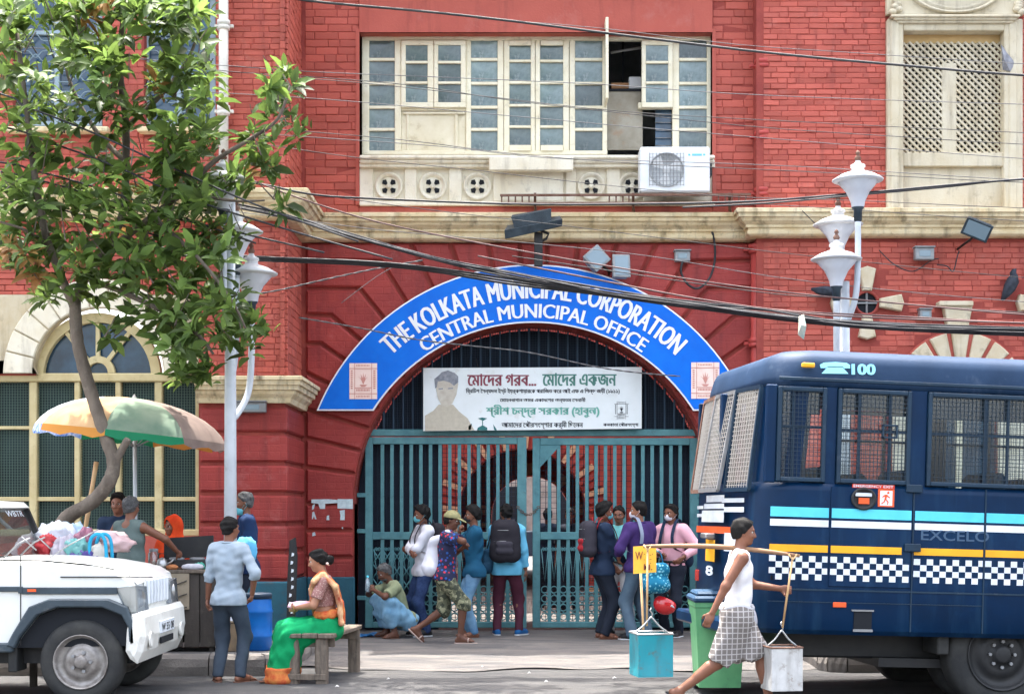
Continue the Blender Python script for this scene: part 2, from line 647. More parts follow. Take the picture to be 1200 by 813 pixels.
kl = [(-9.4 + .78 * i, KL) for i in range(9)] + [(FX0 - .22, KL), (FX0 - .06, KL + .1), (FX0, KL + .3), (FX0, KL + 1.1), (FX0, KL + 1.9), (FX0, KL + 2.7), (FX0, 19.4)]
kerb('kerb', kl, .17, pl)
kr = [(FX1, 20.5), (FX1, 19.6), (FX1, 18.7), (FX1, 17.8), (FX1, KR + .3), (FX1 + .06, KR + .1), (FX1 + .25, KR)] + [(FX1 + .25 + .85 * i, KR) for i in range(1, 10)]
kerb('kerb', kr, .17, pr)
# small litter and wet patches on the road
for (px, py, wh) in ((565, 783, 'lying left of centre in front of the gate'), (620, 790, 'lying on the road below the gap in the gate'), (720, 796, 'lying just left of the teal can'), (455, 797, 'lying on the road below the squatting man'), (395, 806, 'lying on the road right of the bench'), (640, 800, 'lying near the middle of the bottom edge')):
    d = 1.7 * F / (py - HZ)
    m = MB(); s = random.uniform(.015, .03)
    m.add([(-s, 0, 0), (0, -s * .6, .012), (s, 0, .004), (s * .2, s * .7, .014), (0, 0, .022)], [(0, 1, 4), (1, 2, 4), (2, 3, 4), (3, 0, 4)])
    o = m.build('paper_scrap', mWHITE, loc=(WX(px, d), d, .012))
    tag(o, 'tiny white scrap of paper ' + wh, 'litter', 'paper scraps on the road')

# tar patches and cracks worn into the road and forecourt
mTAR = mat('tar_patch', (.045, .046, .05), .85, (.075, .075, .078), 3, 1, .9, 90)
mCRK = mat('crack', (.03, .03, .032), .95)
r = random.Random(12)
m = MB()
for k in range(16):
    dd = r.uniform(14.4, 20.6); x = r.uniform(-2.0, 3.0); a = r.uniform(-.5, .5) + (pi if r.random() < .5 else 0)
    pts = []
    for i in range(9):
        pts.append((x, dd)); x += .14 * cos(a); dd += .14 * sin(a); a += r.uniform(-.6, .6)
    vs = []
    for i, (u, v) in enumerate(pts):
        if not (FX0 < u < FX1): u = min(max(u, FX0 + .05), FX1 - .05)
        z = (gz(u, v) if v > 16.6 else .0) + .0165
        w_ = .006 * (1 - abs(i - 4) / 5) + .002
        vs += [(u, v - w_, z), (u, v + w_, z)]
    m.add(vs, [(2 * i, 2 * i + 2, 2 * i + 3, 2 * i + 1) for i in range(8)])
o = m.build('crack', mCRK); o['kind'] = 'structure'
# ------------------------------------------------------------------ the municipal building
D0, DL, DR = 21.0, 19.43, 20.7        # recess wall, left block, right block (distance of the wall faces)
bld = thing('municipal_building', 'red brick civic building with cream cornices, windows and a great entrance arch', 'building', (0, 15, 0))
bld.location = (0, 0, 0)
ROOF = 9.25


def part(mb, name, m, parent=bld, **k):
    return mb.build(name, m, parent, **k)


def rectx(d, px0, px1):
    return WX(px0, d), WX(px1, d)


XL = WX(337, DL)            # corner of the left block
XR = WX(883, D0)            # start of the right block
CX, CZ = WX(625, D0), WZ(590, D0)   # arch centre
AR = 210 * D0 / F           # arch radius
KZ = lambda py: WZ(py, D0)

# --- wall cores (behind the brick skins)
BD = .045                   # depth of the joints
w = MB()
ox0, ox1, oz0, oz1 = WX(421, D0), WX(835, D0), WZ(240, D0), WZ(38, D0)      # window opening
yc = D0 + BD
w.box(XL - .3, ox0, yc, yc + .45, WZ(283, D0), ROOF)
w.box(ox1, XR + .02, yc, yc + .45, WZ(283, D0), ROOF)
w.box(ox0, ox1, yc, yc + .45, WZ(283, D0), oz0)
w.box(ox0, ox1, yc, yc + .45, oz1 + .06, ROOF)
# spandrels round the arch, as a polygon ring
pts = []
na = 40
topz = WZ(284, D0)
for i in range(na + 1):
    a = pi * i / na
    pts.append((CX - AR * cos(a), CZ + AR * sin(a)))
for side in (0, 1):
    half = pts[: na // 2 + 1] if side == 0 else pts[na // 2:]
    if side == 0:
        poly = [(XL - .3, 0), (pts[0][0], 0)] + half + [(CX, topz), (XL - .3, topz)]
    else:
        poly = [(CX, topz)] + half + [(pts[-1][0], 0), (XR + .02, 0), (XR + .02, topz)]
    w.prism(poly, yc, yc + .42, back=True)
part(w, 'wall', mMORT)

# --- left block core
wl = MB()
wl.box(-11, XL - BD, DL + BD, DL + .5, WZ(258, DL), WZ(152, DL))           # band under the upper windows
lwx = [(-60, 14, 119), (0, 168, 252)]
wl.box(-11, WX(14, DL), DL + BD, DL + .5, WZ(152, DL), 8.9)
wl.box(WX(119, DL), WX(168, DL), DL + BD, DL + .5, WZ(152, DL), 8.9)
wl.box(WX(252, DL), XL - BD, DL + BD, DL + .5, WZ(152, DL), 8.9)
wl.box(WX(14, DL), WX(119, DL), DL + BD, DL + .5, WZ(-25, DL), 8.9)
wl.box(WX(168, DL), WX(252, DL), DL + BD, DL + .5, WZ(-25, DL), 8.9)
wl.box(-11, WX(-59, DL), DL + .02, DL + .5, WZ(628, DL), WZ(258, DL))
wl.box(WX(232, DL), XL - BD, DL + BD, DL + .5, 0, WZ(258, DL))             # corner pier
wl.box(-11, WX(232, DL), DL + BD, DL + .5, 0, WZ(628, DL))                 # under the big window
wl.box(-11, WX(232, DL), DL + .12, DL + .5, WZ(345, DL), WZ(258, DL))
wl.box(XL - .5, XL - BD, DL + .5, D0 + BD, 0, 8.9)                         # the return towards the arch
part(wl, 'wall', mMORT)
# --- right block core
wr = MB()
wx0, wx1 = WX(1058, DR), WX(1178, DR)
zlo, zhi = WZ(246, DR), 9.25
wr.box(XR, wx0, DR + BD, DR + .5, zlo, zhi)
wr.box(wx1, 12.5, DR + BD, DR + .5, zlo, zhi)
wr.box(wx0, wx1, DR + BD, DR + .5, WZ(29.5, DR), zhi)
wr.box(wx0, wx1, DR + .16, DR + .5, zlo, WZ(180, DR))
AX, AZ, ARR = WX(1125, DR), WZ(466, DR), 46 * DR / F      # arched window low on the right
pts = [(AX - ARR * cos(pi * i / 24), AZ + ARR * sin(pi * i / 24)) for i in range(25)]
RWX, RWZ, RWR = WX(1016, DR), WZ(355, DR), 13 * DR / F
cw = [(RWX + RWR * cos(2 * pi * i / 24), RWZ + RWR * sin(2 * pi * i / 24)) for i in range(24)]
poly = [(XR, 0), (AX - ARR, 0)] + pts[:13] + [(AX, zlo), (XR, zlo)]
wr.prism(poly, DR + BD, DR + .5)
wr.prism([(AX, zlo)] + pts[12:] + [(AX + ARR, 0), (12.5, 0), (12.5, zlo)], DR + BD, DR + .5)
part(wr, 'wall', mMORT)
rf = MB()
rf.box(-11, XL, DL, 44, 8.86, 9.0); rf.box(XL, 12.5, D0, 24.6, 9.2, 9.35); rf.box(XL, 12.5, 32, 44, 24.4, 24.6)  # rear roof set far up, out of view, to shade the court floor
part(rf, 'roof', mCREAM)
cop = MB(); cop.box(-11, XL + .1, DL - .15, DL + .5, 9.0, 9.14); cop.box(XL + .1, 12.5, DR - .1, D0 + .5, 9.35, 9.45)
part(cop, 'coping', mCORN)

# --- brick skins: every brick a piece, the 300 most visible ones as single objects
bricks = []       # (size class, x0, x1, z0, z1, y, axis)


def brickfield(d, X0, X1, Z0, Z1, bw, bh, prio, holes=(), axis='y', flip=1, rough=1.0, rnd=random.Random(11)):
    z = Z1; j = 0
    while z > Z0 + .02:
        zb = max(z - bh, Z0)
        x = X0 - (bw * .5 if j % 2 else 0) - rnd.uniform(0, .04)
        while x < X1:
            L = bw * rnd.uniform(.88, 1.08) if rnd.random() > .18 else bw * .5
            a, b = max(x, X0), min(x + L, X1)
            if b - a > .03:
                skip = False
                for hfun in holes:
                    if hfun(a, b, zb, z):
                        skip = True
                if not skip:
                    bricks.append((prio * (1 + .001 * rnd.random()), a + .0035, b - .0035, zb + .003, z - .003, d + .0375 + rnd.uniform(-.005, .005) * rough, axis, flip, rnd.uniform(-.004, .004), rnd.uniform(-.004, .004)))
            x += L
        z -= bh; j += 1


bh = .103
pz0, pz1 = WZ(246, D0), WZ(-20, D0)
brickfield(D0, WX(835, D0) + .004, WX(884, D0), WZ(251, D0), WZ(-25, D0), .31, bh, 5, rough=1.8)
brickfield(D0, XL + .004, WX(421, D0) - .004, WZ(251, D0), WZ(-25, D0), .31, bh, 4, rough=1.5)
brickfield(DR, WX(895, DR), WX(1039, DR), WZ(243, DR), WZ(-25, DR), .25, .074, 3)
brickfield(DR, WX(1199, DR), WX(1260, DR), WZ(243, DR), WZ(-25, DR), .25, .074, 1)


def circ_hole(cx, cz, r):
    return lambda a, b, z0, z1: min(hypot(max(a - cx, cx - b, 0), max(z0 - cz, cz - z1, 0)), 9) < r


def wedge_holes(cx, cz, items):
    def fn(a, b, z0, z1):
        for (x0, x1, zz0, zz1) in items:
            if b > x0 and a < x1 and z1 > zz0 and z0 < zz1:
                return True
        return False
    return fn


def pr(d, a, b, c, e):
    return (WX(a, d), WX(c, d), WZ(e, d), WZ(b, d))


keyh = wedge_holes(0, 0, [pr(DR, 1009, 311, 1027, 342), pr(DR, 1028, 345, 1056, 368), pr(DR, 1004, 370, 1025, 400), pr(DR, 970, 346, 1003, 372),
                          pr(DR, 1104, 352, 1137, 384), pr(DR, 1188, 330, 1216, 370), pr(DR, 1220, 311, 1250, 400)])
brickfield(DR, WX(895, DR), WX(1260, DR), WZ(560, DR), WZ(283, DR), .25, .074, 2.0, holes=(circ_hole(RWX, RWZ, RWR + .01), circ_hole(AX, AZ, 77 * DR / F), keyh,
           lambda a, b, z0, z1: z0 < AZ and b > AX - 77 * DR / F and a < AX + 77 * DR / F))
brickfield(DL, WX(252, DL), XL, WZ(222, DL), WZ(-25, DL), .25, .074, 1.5)
brickfield(DL, WX(232, DL), XL, WZ(440, DL), WZ(258, DL), .25, .074, 2.2)
brickfield(DL, -7.0, WX(232, DL), WZ(345, DL), WZ(258, DL), .25, .074, .5)
brickfield(DL, WX(119, DL), WX(168, DL), WZ(222, DL), WZ(-25, DL), .25, .074, .6)
brickfield(DL, -7.0, WX(14, DL), WZ(222, DL), WZ(-25, DL), .25, .074, .6)
brickfield(DL, WX(14, DL), WX(119, DL), WZ(222, DL), WZ(160, DL), .25, .074, .5)
brickfield(DL, WX(168, DL), WX(252, DL), WZ(222, DL), WZ(160, DL), .25, .074, .5)
brickfield(XL, DL + .004, D0, WZ(252, D0), 8.9, .30, bh, .4, axis='x')
brickfield(XL, DL + .004, D0, WZ(440, DL), WZ(258, DL), .30, bh, .4, axis='x')
bricks.sort(key=lambda b: -b[0])


def add_brick(mb, b, o=(0, 0, 0)):
    _, a, c, z0, z1, y, axis, flip, t1, t2 = b
    ch = .007
    vs = [(a + ch, y + t1, z0 + ch), (c - ch, y + t2, z0 + ch), (c - ch, y - t1, z1 - ch), (a + ch, y - t2, z1 - ch),
          (a, y + ch, z0), (c, y + ch, z0), (c, y + ch, z1), (a, y + ch, z1),
          (a, y + .06, z0), (c, y + .06, z0), (c, y + .06, z1), (a, y + .06, z1)]
    if axis == 'x':
        vs = [(2 * XL - p[1], p[0], p[2]) for p in vs]
    vs = [(p[0] - o[0], p[1] - o[1], p[2] - o[2]) for p in vs]
    fs = [(0, 1, 2, 3)] + [(i, 4 + i, 4 + (i + 1) % 4, (i + 1) % 4) for i in range(4)] + [(4 + i, 8 + i, 8 + (i + 1) % 4, 4 + (i + 1) % 4) for i in range(4)]
    mb.add(vs, fs)


for b in bricks[:300]:
    m = MB(); c = ((b[1] + b[2]) / 2, b[5], (b[3] + b[4]) / 2)
    add_brick(m, b, c)
    m.build('brick', mBRICKO, bld, loc=c)
m = MB()
for b in bricks[300:]:
    add_brick(m, b)
part(m, 'brickwork', mBRICK, kind='stuff')

# --- plain plaster above and below the big window
m = MB()
m.box(ox0, ox1, D0 + .002, yc, oz1, WZ(-25, D0)); m.box(ox0, ox1, D0 + .02, yc, WZ(251, D0), oz0)
part(m, 'plaster_band', mRED)
# reveals of the big window opening
m = MB()
m.box(ox0 - .05, ox0, D0 + .01, D0 + .4, oz0, oz1); m.box(ox1, ox1 + .05, D0 + .01, D0 + .4, oz0, oz1); m.box(ox0 - .05, ox1 + .05, D0 + .01, D0 + .4, oz1, oz1 + .05)
part(m, 'window_reveal', mRED)

# --- rusticated stones of the arch
joints = []     # each: list of px points from the outside to the arch


def apt(ang):
    return (625 - 210 * cos(radians(ang)), 590 - 210 * sin(radians(ang)))


L0 = 357
joints = [[(L0, 590), apt(0)], [(L0, 547), apt(9.5)], [(L0, 513), apt(17.0)], [(L0, 479), apt(24.5)], [(L0, 436), apt(31.5)],
          [(L0, 403), (376, 403), apt(38)], [(L0, 369), (388, 370), apt(44.2)], [(L0, 338), (421, 338.5), apt(51)], [(L0, 305), (446, 307), apt(57.5)],
          [(480, 283.5), apt(65)], [(527, 283.5), apt(72.5)], [(572, 283.5), apt(80)], [(609, 283.5), apt(87)]]
angs = [0, 9.5, 17, 24.5, 31.5, 38, 44.2, 51, 57.5, 65, 72.5, 80, 87]


def mirror(p):
    return (1250 - p[0], p[1])


def stone(poly):
    # poly in px at D0, chamfered block
    q = [(WX(min(p[0], 1e4), D0), WZ(p[1], D0)) for p in poly]
    q = inset(q, .022)
    m = MB(); m.prism(q, D0 - .012, yc + .01, ch=.026)
    cx = sum(p[0] for p in q) / len(q); cz = sum(p[1] for p in q) / len(q)
    m.build('voussoir', mRUST, bld)


def arc_pts(a0, a1, n=3):
    return [apt(a0 + (a1 - a0) * i / n) for i in range(1, n)]


for i in range(len(joints) - 1):
    A, B = joints[i], joints[i + 1]
    poly = list(A) + arc_pts(angs[i], angs[i + 1]) + list(reversed(B))
    if i == 8:
        poly = A + arc_pts(angs[i], angs[i + 1]) + [B[1], B[0], (L0, 283.5)]
    stone(poly)
    mp = [mirror(p) for p in poly]
    mp = [(min(p[0], 884), p[1]) for p in mp]
    stone(mp)
stone([joints[-1][0], joints[-1][1], apt(90), mirror(joints[-1][1]), mirror(joints[-1][0])])
# courses under the springing, both jambs
cz_ = [1.82 + .0, 1.82]
rows = [590, 555 + 35 * 1.9]
ys = [590, 621.5, 653]
for k in range(2):
    stone([(L0, ys[k]), (L0, ys[k + 1]), (415, ys[k + 1]), (415, ys[k])])
    stone([(835, ys[k]), (835, ys[k + 1]), (884, ys[k + 1]), (884, ys[k])])
for (a, b) in ((653, 686),):
    stone([(L0, a), (L0, b), (415, b), (415, a)]); stone([(835, a), (835, b), (884, b), (884, a)])
# arch soffit and jamb reveals
m = MB()
n = 48; dep = .55
vs = []; fs = []
prof = [(CX - AR, 0)] + [(CX - AR * cos(pi * i / n), CZ + AR * sin(pi * i / n)) for i in range(n + 1)] + [(CX + AR, 0)]
for (x, z) in prof:
    vs.append((x, D0 + .03, z)); vs.append((x, D0 + dep, z))
fs = [(2 * i, 2 * i + 1, 2 * i + 3, 2 * i + 2) for i in range(len(prof) - 1)]
m.add(vs, fs); part(m, 'arch_soffit', mRUST, fix=False)

# --- rusticated corner pier of the left block
zc = [WZ(475, DL), WZ(508, DL), WZ(543, DL), WZ(578, DL), WZ(614, DL), WZ(647, DL), WZ(681, DL)]
for i in range(6):
    z1, z0 = zc[i] - .024, zc[i + 1] + .024
    m = MB()
    xa = WX(234, DL)
    c = .026
    # L shaped block: front face and return face
    P = [(xa, DL + .05), (xa, DL + c), (xa + c, DL), (XL - .02, DL), (XL, DL + .02), (XL, D0 + .03), (XL - .12, D0 + .03), (XL - .12, DL + .05)]
    Pi = [(xa, DL + .05), (xa, DL + c + .012), (xa + c, DL + c), (XL - .02 - .012, DL + c), (XL - c, DL + .02 + .012), (XL - c, D0 + .03), (XL - .12, D0 + .03), (XL - .12, DL + .05)]
    rings = [(Pi, z0), (P, z0 + c), (P, z1 - c), (Pi, z1)]
    vs = []; fs = []
    for (R, z) in rings:
        vs += [(p[0], p[1], z) for p in R]
    nP = len(P)
    for r_ in range(3):
        for k in range(nP):
            k2 = (k + 1) % nP
            fs.append((r_ * nP + k, r_ * nP + k2, (r_ + 1) * nP + k2, (r_ + 1) * nP + k))
    fs.append(tuple(range(nP))); fs.append(tuple(range(3 * nP, 4 * nP))[::-1])
    m.add(vs, fs)
    m.build('pier_stone', mRUST, bld)

# --- teal plinths
m = MB()
z1 = WZ(681, DL)
m.box(-8, XL + .03, DL - .03, DL + .05, 0, z1, ch=.02); part(m, 'plinth', mTEALP); m = MB()
m.box(XL - .05, XL + .034, DL + .05, D0 - .03, 0, z1 - .003); part(m, 'plinth', mTEALP); m = MB()
m.box(XL + .034, CX - AR + .01, D0 - .03, D0 + .05, 0, z1 - .006, ch=.02); part(m, 'plinth', mTEALP); m = MB()
m.box(CX + AR - .01, XR, D0 - .03, D0 + .05, 0, z1 - .006, ch=.02); part(m, 'plinth', mTEALP); m = MB()
m.box(XR, 12.4, DR - .03, DR + .05, 0, z1, ch=.02)
part(m, 'plinth', mTEALP)


# --- cornices: a profile swept along a polyline in plan
def sweep(name, path, prof, m, parent=bld, closed_ends=True):
    """path (x, y) with the outside on the right hand of travel; prof (out, z)"""
    mb = MB(); q = len(prof); vs = []
    for i, p in enumerate(path):
        a = Vector(path[max(i - 1, 0)]); b = Vector(p); c = Vector(path[min(i + 1, len(path) - 1)])
        t1 = (b - a).normalized() if i > 0 else (c - b).normalized()
        t2 = (c - b).normalized() if i < len(path) - 1 else t1
        n1 = Vector((t1.y, -t1.x)); n2 = Vector((t2.y, -t2.x))
        nn = (n1 + n2); nn = nn / max(nn.dot(n1), .3)
        for (o, z) in prof:
            vs.append((b.x + nn.x * o, b.y + nn.y * o, z))
    fs = [(i * q + k, i * q + k + 1, (i + 1) * q + k + 1, (i + 1) * q + k) for i in range(len(path) - 1) for k in range(q - 1)]
    fs += [tuple(range(q)), tuple(range((len(path) - 1) * q, len(path) * q))[::-1]]
    mb.add(vs, fs)
    return mb.build(name, m, parent)


zt = 5.745
cprof = [(-.05, zt + .01), (.27, zt), (.30, zt - .012), (.30, zt - .06), (.27, zt - .065), (.265, zt - .115), (.235, zt - .12), (.215, zt - .16), (.16, zt - .20),
         (.15, zt - .205), (.15, zt - .235), (.12, zt - .24), (.115, zt - .27), (.13, zt - .29), (.125, zt - .32), (.09, zt - .345), (.03, zt - .355), (-.05, zt - .355)]
sweep('cornice', [(-9, DL), (XL, DL), (XL, D0), (XR - .05, D0)], cprof, mCORN)
cprof2 = [(o, z + .003) for (o, z) in cprof]
sweep('cornice', [(XR - .02, D0 - .0), (XR - .02, DR), (12.4, DR)], cprof2, mCORN)
# impost cornice on the pier
zi = WZ(440, DL - .2)
iprof = [(-.05, zi + .006), (.2, zi), (.22, zi - .01), (.22, zi - .05), (.19, zi - .055), (.185, zi - .11), (.155, zi - .115), (.15, zi - .17), (.11, zi - .18), (.1, zi - .22), (.05, zi - .27), (.03, zi - .33), (-.05, zi - .33)]
sweep('impost_cornice', [(WX(231, DL), DL), (XL, DL), (XL, D0 + .03)], iprof, mCORN)

# --- big window with balustrade
mPANE = mat('window_pane', lin(122, 138, 138), .12, lin(64, 84, 86), 4.5, 1, .06, 9, spec=.6, objvar=.5, grime=(lin(164, 172, 168), .7, 7))  # milky dirt, with mottling painted in for tree reflections
mPANEB = mat('blue_pane', lin(52, 86, 112), .15, lin(30, 52, 72), 2.5, 1, .05, 12, spec=.6, objvar=.2)
mCRACK = mat('cream_panel', lin(226, 218, 194), .6, lin(210, 200, 170), 3, 1, .15, 30, grime=(lin(150, 130, 95), .5, 6))
DW = D0 + .20
win = MB()
m = win
fz = []


def fb(a, b, c, d, d0=DW, th=.09, mb=None, ch=.008, mi=0):
    (mb or win).pbox(a, b, c, d, d0, d0 + th, mi, ch)


wo = MB(); bigwin = wo.add([(ox0, DW + .3, oz0), (ox1, DW + .3, oz0), (ox1, DW + .3, oz0 + .01), (ox0, DW + .3, oz0 + .01)], [(0, 1, 2, 3)]).build('window', mCREAMW, bld)
# outer frame
frames = [(424, 40, 835, 47), (424, 40, 432.5, 180), (828.5, 40, 836, 180), (424, 176.5, 712, 181.5), (462.5, 47, 470, 177), (546, 47, 552, 177), (583, 47, 590, 177),
          (590.5, 47, 597, 177), (622, 47, 627, 177), (627.5, 47, 633, 177), (660, 47, 667, 177), (667.6, 47, 674, 177), (706, 47, 711.5, 177), (788, 47, 796, 177), (748, 120, 789, 127), (470, 120.5, 546, 130)]
for k, f_ in enumerate(frames):
    fb(*f_, d0=DW + (.004 if k % 2 else 0) + .0013 * k)
win.build('window_frame', mCREAMW, bigwin)
PANEM = {}


def panes(x0, x1, rows, d=DW + .05, m=None, bars=True, bname='glazing_bar'):
    for i, (a, b) in enumerate(rows):
        pm = MB(); hx, hz = (WX(x1, d) - WX(x0, d)) / 2, (WZ(a, d) - WZ(b, d)) / 2
        r = random.uniform(-.004, .004)
        pm.add([(-hx, r, -hz), (hx, -r, -hz), (hx, r, hz), (-hx, -r, hz)], [(0, 1, 2, 3)])
        pm.build('pane', m or mPANE, bigwin, loc=((WX(x0, d) + WX(x1, d)) / 2, d, (WZ(a, d) + WZ(b, d)) / 2))
        if bars and i < len(rows) - 1:
            bm_ = MB(); bm_.pbox(x0, b, x1, rows[i + 1][0], d - .035, d + .01, 0, .006)
            bm_.build(bname, mCREAMW, bigwin)


R5 = [(47.5, 68), (71.5, 96), (99.5, 124), (127.5, 150), (153.5, 176.5)]
R3 = [(53, 71.5), (74.5, 95.5), (98.5, 120)]
panes(432.5, 462.5, R5); panes(552, 583, R5); panes(597, 622, [(53, 70), (73, 95), (98.5, 122), (125, 147), (150, 170)]); panes(633, 660, [(53, 70), (73, 95), (98.5, 122), (125, 147), (150, 170)])
panes(674, 706, R5); panes(796, 828.5, R5)
for (a, c, sa, sc) in ((470, 508, 475.5, 501), (508.5, 546, 513.5, 540), (752, 788.5, 757, 783)):
    s = MB(); d = DW - .025
    for q in ((a, 47.5, c, 53), (a, 120, c, 126), (a, 53, sa, 120), (sc, 53, c, 120)):
        fb(*q, d0=d, th=.05, mb=s, ch=.006)
    s.build('casement', mCREAMW, bigwin)
    panes(sa, sc, R3, d=d + .02)
s = MB(); d = DW - .01
fb(470, 131, 546, 177, d0=d + .05, mb=s, th=.03); fb(476, 134, 479, 177, d0=d + .025, mb=s, th=.03); fb(533, 134, 537, 177, d0=d + .025, mb=s, th=.03); fb(472, 131, 545, 134, d0=d + .02, mb=s, th=.03)
s.build('boarded_panel', mCRACK, bigwin)
for (a, c) in ((590.5, 627), (627.5, 665)):
    s = MB()
    for q in ((a + 6, 47.5, c - 5, 53), (a + 6, 170, c - 5, 177)):
        fb(*q, d0=DW - .012, th=.05, mb=s, ch=.006)
    s.build('casement_rail', mCREAMW, bigwin)
# open sash swung out towards the street
s = MB(); xs = WX(709, DW)
for (z0, z1, y0, y1) in ((WZ(126, DW), WZ(33, DW), DW - .47, DW - .43), (WZ(126, DW), WZ(33, DW), DW - .04, DW), (WZ(40, DW), WZ(33, DW), DW - .43, DW - .04), (WZ(126, DW), WZ(118, DW), DW - .43, DW - .04)):
    s.box(xs - .02, xs + .02, y0, y1, z0, z1, 0, .006)
s.box(xs - .004, xs + .004, DW - .43, DW - .04, WZ(118, DW), WZ(40, DW), 1)
s.build('open_sash', [mCREAMW, mPANE], bigwin, label='casement sash swung open towards the street')
# dim room behind the open bay
m = MB(); rx0, rx1 = WX(712, DW), WX(790, DW)
rz0, rz1 = WZ(177, DW), WZ(46, DW)
m.add([(rx0 - 1, DW + 2.2, rz0 - .6), (rx1 + 1, DW + 2.2, rz0 - .6), (rx1 + 1, DW + 2.2, rz1 + .6), (rx0 - 1, DW + 2.2, rz1 + .6)], [(0, 1, 2, 3)])
m.box(rx0 - 1.02, rx0 - 1, DW + .1, DW + 2.2, rz0 - .6, rz1 + .6); m.box(rx1 + 1, rx1 + 1.02, DW + .1, DW + 2.2, rz0 - .6, rz1 + .6)
m.box(rx0 - 1, rx1 + 1, DW + .1, DW + 2.2, rz1 + .6, rz1 + .62); m.box(rx0 - 1, rx1 + 1, DW + .1, DW + 2.2, rz0 - .62, rz0 - .6)
part(m, 'office_room', mat('room_wall', lin(150, 152, 150), .9, lin(110, 115, 118), 2))
m = MB()
fb(711, 106, 753, 176, d0=DW + .12, mb=m, th=.02, ch=0, mi=0)
fb(768, 128, 789, 177, d0=DW + .13, mb=m, th=.02, ch=0, mi=1)
fb(716, 97, 742, 104, d0=DW + .35, mb=m, th=.2, mi=2); fb(737, 90, 752, 104, d0=DW + .33, mb=m, th=.2, mi=3); fb(711, 104, 753, 107, d0=DW + .1, mb=m, th=.3, mi=4)
m.tube([W(716, 62, DW + .5), W(752, 56, DW + .5)], .02, 6, 3); m.tube([W(730, 46, DW + .5), W(730, 97, DW + .5)], .012, 6, 4)
for i in range(5):
    m.tube([W(768, 135 + 9 * i, DW + .1), W(789, 135 + 9 * i, DW + .1)], .008, 5, 5)
part(m, 'office_shelf', [mat('plywood', lin(165, 160, 146), .8, lin(130, 122, 106), 2.5, 1, grime=(lin(150, 105, 70), .6, 3)), mPANEB, mat('carton', lin(176, 130, 92), .9), mWHITE, mDARK, mGREYM], bigwin)
# balustrade panel
bal = MB(); DBX = D0 + .05
fb(421, 181.5, 838, 186, d0=D0 - .12, mb=bal, th=.3, ch=.015); fb(421, 186, 838, 191, d0=D0 - .08, mb=bal, th=.2, ch=.02); fb(421, 191, 838, 196, d0=D0 - .03, mb=bal, th=.2, ch=.01)
fb(573, 183, 672, 200, d0=D0 - .135, mb=bal, th=.1, ch=.015)
fb(421, 196, 838, 240, d0=DBX + .04, mb=bal, th=.12, ch=0)
for (a, c) in ((421, 437), (474, 488), (526, 541), (578, 660), (663, 675), (711, 727), (754, 838)):
    fb(a, 197, c, 236, d0=DBX - .005, mb=bal, th=.1, ch=.008)
fb(421, 236, 838, 241, d0=D0 - .03, mb=bal, th=.15, ch=.01)
part(bal, 'balustrade', mCREAM)
mHOLE = mDARK
for cxp in (455.5, 507, 559.5, 693, 741):
    cy = 218
    r = MB(); k = D0 / F
    c = (WX(cxp, DBX), DBX + .02, WZ(cy, DBX))
    r.lathe([(16 * k, .02), (16.5 * k, -.02), (14.5 * k, -.032), (13.5 * k, -.012), (12 * k, -.008), (11.5 * k, .018)], 24, c, 0, True, 'y')
    r.lathe([(12 * k, .016), (3.2 * k, .012), (3.0 * k, -.02), (1.5 * k, -.028), (.001, -.028)], 20, c, 0, True, 'y')
    for q in range(4):
        a = pi / 4 + q * pi / 2
        arm = []
        for (ra, da) in ((3.8, -.35), (3.8, .35), (8.6, .42), (10.2, 0.0), (8.6, -.42)):
            arm.append((c[0] + ra * k * cos(a + da), c[2] + ra * k * sin(a + da)))
        r.prism(arm, c[1] + .003 - .001 * q, c[1] + .015, mi=1)
    r.build('rosette', [mCREAM, mHOLE], bld)

# --- upper left windows behind the tree
for (a, b, c, e) in ((14, -25, 119, 148), (168, -25, 252, 148)):
    d = DL + .18
    wm = MB()
    for q in ((a - 1, b, a + 6, e), (c - 6, b, c + 1, e), ((a + c) / 2 - 3, b, (a + c) / 2 + 3, e), (a + 6, e - 6, c - 6, e), (a + 6, 36, c - 6, 41), (a + 6, b, c - 6, b + 5)):
        fb(*q, d0=d + random.uniform(0, .01), mb=wm)
    wo = wm.build('upper_window', mat('blue_frame', lin(150, 168, 178), .5), bld)
    for i in range(2):
        x0 = a + 6 if i == 0 else (a + c) / 2 + 3
        x1 = (a + c) / 2 - 3 if i == 0 else c - 6
        for (r0, r1) in ((b + 5, 36), (41, e - 6)):
            pm = MB(); pm.add([W(x0, r1, d + .06), W(x1, r1, d + .06), W(x1, r0, d + .06), W(x0, r0, d + .06)], [(0, 1, 2, 3)])
            pm.build('pane', mPANEB, wo)
        gm = MB()
        for j in range(8):
            yy = 48 + j * 12
            pts = catmull([W(x0, yy, d - .03), W(x0 + (x1 - x0) * .3, yy, d - .03), W((x0 + x1) / 2, yy + (8 if j % 2 else -8), d - .03), W(x0 + (x1 - x0) * .7, yy, d - .03), W(x1, yy, d - .03)], 4)
            gm.tube(pts, .008, 5)
        gm.build('window_grille', mat('grille_blue', lin(120, 140, 150), .5), wo)
    sm = MB(); sm.pbox(a - 8, 148, c + 8, 154, DL - .12, DL + .3, 0, .012); sm.build('window_sill', mCORN, wo)

# --- big arched window on the left block
d = DL + .2
mMESHG = mat('green_wire_glass', lin(44, 66, 68), .5, lin(28, 46, 50), 2.5)
lw = MB()
cx, cy, R = 115, 440, 70
k = DL / F


